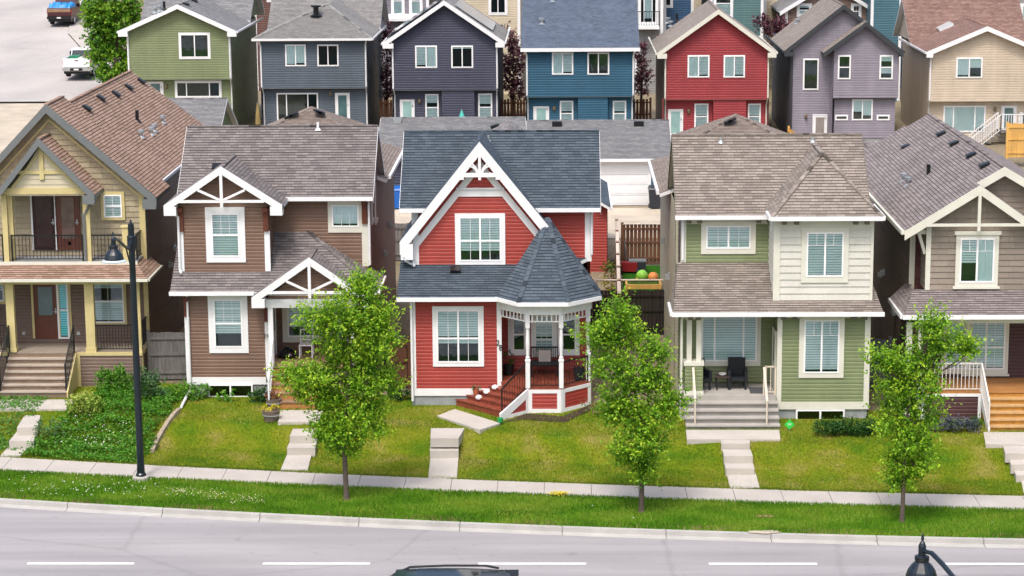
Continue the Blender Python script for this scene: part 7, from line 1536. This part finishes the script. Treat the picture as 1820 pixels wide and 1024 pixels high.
# ---------------------------------------------------------------- vehicles
def car_wheel(t,x,y,z,r,w,side):
    mb=MB(); mb.tube([(x-w/2,y,z),(x-w/2+.03,y,z),(x+w/2-.03,y,z),(x+w/2,y,z)],[r*.92,r,r,r*.92],20); o=mb.build('wheel',rubber,None); o.parent=t; mb=MB(); xx=x+side*w/2; mb.tube([(xx-.01,y,z),(xx+side*.012,y,z)],r*.62,14); q=mb.build('rim',metal,None); q.parent=o
carglass=M('car_glass','#0e1a20',.04,.1,spec=1.0); redlamp=M('tail_lamp','#a3141a',.15,.05,spec=.8); plate=M('plate','#cfd2d0',.4,.03); chrome=M('chrome','#c3c7ca',.15,.05,metal=.9)
def pickup(label,loc,rot,paint,stripe=None,tarp=False,group='pickup trucks in the side street'):
    t=thing('pickup_truck',label,'pickup truck',loc,group)
    def A(mb,nm,m,bv=0,par=None): 
        o=mb.build(nm,m,None); o.parent=par or t
        if bv: bevel(o,bv,3)
        return o
    W=1.0     # local: +Y forward, rear at y=-3.1
    mb=MB(); mb.box(-W,W,-3.05,3.0,.55,1.0); mb.box(-W*.98,W*.98,.95,3.0,1.0,1.22); A(mb,'body',paint,.06)
    mb=MB(); mb.box(-W,-W+.1,-3.05,-.75,1.0,1.42); mb.box(W-.1,W,-3.05,-.75,1.0,1.42); mb.box(-W+.1,W-.1,-.85,-.75,1.0,1.42); A(mb,'bed_side',paint,.03)
    mb=MB(); mb.box(-W+.02,W-.02,-3.12,-3.05,.82,1.42); tg=A(mb,'tailgate',paint,.02); mb=MB(); mb.box(-.12,.12,-3.14,-3.12,1.24,1.3); A(mb,'latch',black,0,tg)
    mb=MB(); mb.hexa([(-W,-.75,1.0),(W,-.75,1.0),(W,1.2,1.0),(-W,1.2,1.0),(-W*.84,-.6,1.92),(W*.84,-.6,1.92),(W*.84,.55,1.92),(-W*.84,.55,1.92)]); A(mb,'cab',paint,.06)
    mb=MB(); mb.hexa([(-W*.86,-.755,1.36),(W*.86,-.755,1.36),(W*.86,-.6,1.36),(-W*.86,-.6,1.36),(-W*.78,-.655,1.8),(W*.78,-.655,1.8),(W*.78,-.5,1.8),(-W*.78,-.5,1.8)]); A(mb,'rear_window',carglass)
    for s_ in (-1,1):
        f=lambda y,z: s_*(W*(1-.16*(z-1.0)/.92)+.006); mb=MB()
        for ya,yb_,yc,yd in ((-.6,.2,.2,-.52),(.28,.98,.55,.28)): mb.face([(f(0,1.36),ya,1.36),(f(0,1.36),yb_,1.36),(f(0,1.8),yc,1.8),(f(0,1.8),yd,1.8)][::s_])
        A(mb,'side_window',carglass); mb=MB(); mb.box(s_*W-.02,s_*W+.03,-3.07,-2.86,.98,1.3); A(mb,'tail_light',redlamp,.01)
        mb=MB(); mb.box(min(s_*1.02,s_*1.32),max(s_*1.02,s_*1.32),.75,.9,1.32,1.6); A(mb,'mirror',black,.03)
        for y in (-1.95,1.95): car_wheel(t,s_*.86,y,.4,.4,.28,s_)
        mb=MB(); mb.box(s_*.5-.12,s_*.5+.12,2.98,3.04,.95,1.12); A(mb,'headlight',plate)
    mb=MB(); mb.box(-W,W,-3.28,-3.1,.52,.74); bp=A(mb,'rear_bumper',chrome if not tarp else black,.03); mb=MB(); mb.box(-.45,.45,-3.292,-3.28,.54,.73); A(mb,'bumper_step',black,0,bp); mb=MB(); mb.box(-W*.95,W*.95,-3.0,2.9,.3,.54); A(mb,'chassis',black); mb=MB(); mb.box(-.17,.17,-3.305,-3.293,.58,.7); A(mb,'licence_plate',plate,0,bp)
    mb=MB(); mb.hexa([(-W*.95,.75,1.23),(W*.95,.75,1.23),(W*.95,1.22,1.23),(-W*.95,1.22,1.23),(-W*.8,.56,1.88),(W*.8,.56,1.88),(W*.8,.58,1.88),(-W*.8,.58,1.88)]); A(mb,'windscreen',carglass)
    return t
wpaint=M('white_paint','#e3e5e6',.25,.03,spec=.6); rpaint=M('maroon_paint','#4c2027',.3,.08,spec=.6)
tx,ty=G(137,138,3.55); th=math.radians(18); z=zt(tx,ty+2)+.03
Tk=pickup('white pickup truck with green cargo parked beside the broad tree',(tx+.6,ty+.4,z),th,wpaint)
def cargo(label,truck,items,name='cargo'):
    for k,(nm,lab,b,m) in enumerate(items):
        t=thing(nm,lab,'cargo',tuple(truck.location)); t.rotation_euler=truck.rotation_euler; mb=MB(); mb.box(*b); o=mb.build('load',m,None); o.parent=t; bevel(o,.06,2)
grn=M('green_tarp','#1f7a58',.5,.2,4,.4,10)
cargo('',Tk,(('tool_box','green wrapped load in the bed of the white pickup',(-.8,-.1,-1.9,-.9,1.02,1.48),grn),('tool_box','pale box beside the green load in the white pickup',(.0,.35,-2.5,-1.6,1.02,1.42),plate),('tool_box','tan bundle against the cab of the white pickup',(.05,.8,-1.5,-.9,1.02,1.5),barrel)))
Yt=181.5; tx=PX(105,Yt,20); z=zt(tx,Yt+2)+.03
T2=pickup('dark maroon pickup truck carrying a blue tarpaulin load up the street',(tx,Yt+3.1,z),math.radians(14.5),rpaint,tarp=True)
t=thing('tarpaulin','crumpled bright blue tarpaulin over the maroon pickup bed','tarpaulin',tuple(T2.location)); t.rotation_euler=T2.rotation_euler; r=np.random.default_rng(3); nx_,ny_=14,12; mb=MB(); Z=1.5+.35*r.uniform(0,1,(nx_+1,ny_+1)); Z[0]=Z[-1]=1.2; Z[:,0]=1.3
for i in range(nx_):
    for j in range(ny_):
        X=lambda i:-1.0+2.0*i/nx_; Yy=lambda j:-3.0+2.3*j/ny_; mb.face([(X(i),Yy(j),Z[i,j]),(X(i+1),Yy(j),Z[i+1,j]),(X(i+1),Yy(j+1),Z[i+1,j+1]),(X(i),Yy(j+1),Z[i,j+1])])
for i in range(nx_): X=lambda i:-1.0+2.0*i/nx_; mb.face([(X(i),-3.0,.95),(X(i+1),-3.0,.95),(X(i+1),-3.0,Z[i+1,0]),(X(i),-3.0,Z[i,0])])
o=mb.build('sheet',M('blue_tarp','#2683c4',.4,.25,3,.5,8),None); o.parent=t; t2=thing('load_board','tan plywood board at the back of the maroon pickup','board',tuple(T2.location)); t2.rotation_euler=T2.rotation_euler; mb=MB(); mb.box(-.95,.95,-3.2,-3.14,1.1,1.38); o=mb.build('board',deckwood,None); o.parent=t2
# suv passing at the bottom edge
Zr=1.72; sx,sy=G(806,1004,Zr); sy-=.68; sy-=.2; sx=PX(925,sy+.3,1008)-2.3; S=thing('suv','dark blue grey suv passing at the bottom edge, only its roof showing','car',(sx,sy,0))
def A(mb,nm,m,bv=0,par=None,sm=False):
    o=mb.build(nm,m,None,sm); o.parent=par or S
    if bv: bevel(o,bv,4)
    return o
spaint=M('blue_grey_paint','#384a55',.18,.05,metal=.5,spec=.7)
mb=MB(); mb.prism([(-2.75,.35),(2.35,.35),(2.42,.75),(2.35,1.0),(-1.65,1.04),(-2.6,.94),(-2.8,.7)],FR((0,0,0),(1,0,0),(0,-1,0)),-.92,.92); A(mb,'body',spaint,.08)
prof=[(-1.2,1.0,.88),(-.62,1.5,.76),(-.3,1.6,.7)]
lo=[(-1.75,-.9,1.0),(2.3,-.9,1.0),(2.3,.9,1.0),(-1.75,.9,1.0)]; hi=[(-.8,-.68,1.63),(1.95,-.68,1.66),(1.95,.68,1.66),(-.8,.68,1.63)]
mb=MB(); mb.hexa(lo+hi); A(mb,'cabin',carglass,.1)
mb=MB(); n=10; R=[]
for i in range(n+1):
    x=-.85+2.9*i/n; z=1.6+.1*math.sin(math.pi*min(1,.18+.72*i/n))+.0; R.append([(x,-.70+1.4*j/8,z+.04*(1-((j-4)/4)**2)) for j in range(9)])
for i in range(n):
    for j in range(8): mb.face([R[i][j],R[i+1][j],R[i+1][j+1],R[i][j+1]])
low=[[(x,y,z-.05) for x,y,z in r] for r in R]
for i in range(n): mb.face([R[i][0],low[i][0],low[i+1][0],R[i+1][0]]); mb.face([R[i][8],R[i+1][8],low[i+1][8],low[i][8]])
for j in range(8): mb.face([R[0][j],R[0][j+1],low[0][j+1],low[0][j]]); mb.face([R[n][j],low[n][j],low[n][j+1],R[n][j+1]])
A(mb,'roof',spaint,0,None,True); mb=MB(); mb.box(-.3,1.3,-.5,.5,1.7,1.745); A(mb,'sunroof',carglass,.01)
for s_ in (-1,1):
    mb=MB(); mb.tube([(-.7,s_*.64,1.64),(-.5,s_*.64,1.74),(.4,s_*.64,1.78),(1.4,s_*.64,1.78),(1.75,s_*.64,1.71)],.03,8); A(mb,'roof_rail',black)
    for x in (-1.75,1.55): mb=MB(); mb.tube([(x,s_*.93-.1*s_,.36),(x,s_*.93+.02*s_,.36)],.36,18); A(mb,'wheel',rubber)
    for x in (.25,1.2): mb=MB(); mb.hexa([(x-.03,s_*.895-.01,1.0),(x+.03,s_*.895-.01,1.0),(x+.03,s_*.895+.012,1.0),(x-.03,s_*.895+.012,1.0),(x-.03,s_*.67-.01,1.62),(x+.03,s_*.67-.01,1.62),(x+.03,s_*.67+.012,1.62),(x-.03,s_*.67+.012,1.62)]); A(mb,'pillar',spaint)
    mb=MB(); mb.box(-2.8,-2.62,s_*.65-.18,s_*.65+.18,.7,.86); A(mb,'headlight',plate,.02); mb=MB(); mb.box(2.32,2.44,s_*.75-.1,s_*.75+.1,.8,1.0); A(mb,'tail_light',redlamp,.02)
mb=MB(); mb.box(1.9,2.25,-.68,.68,1.6,1.66); A(mb,'spoiler',black,.02)
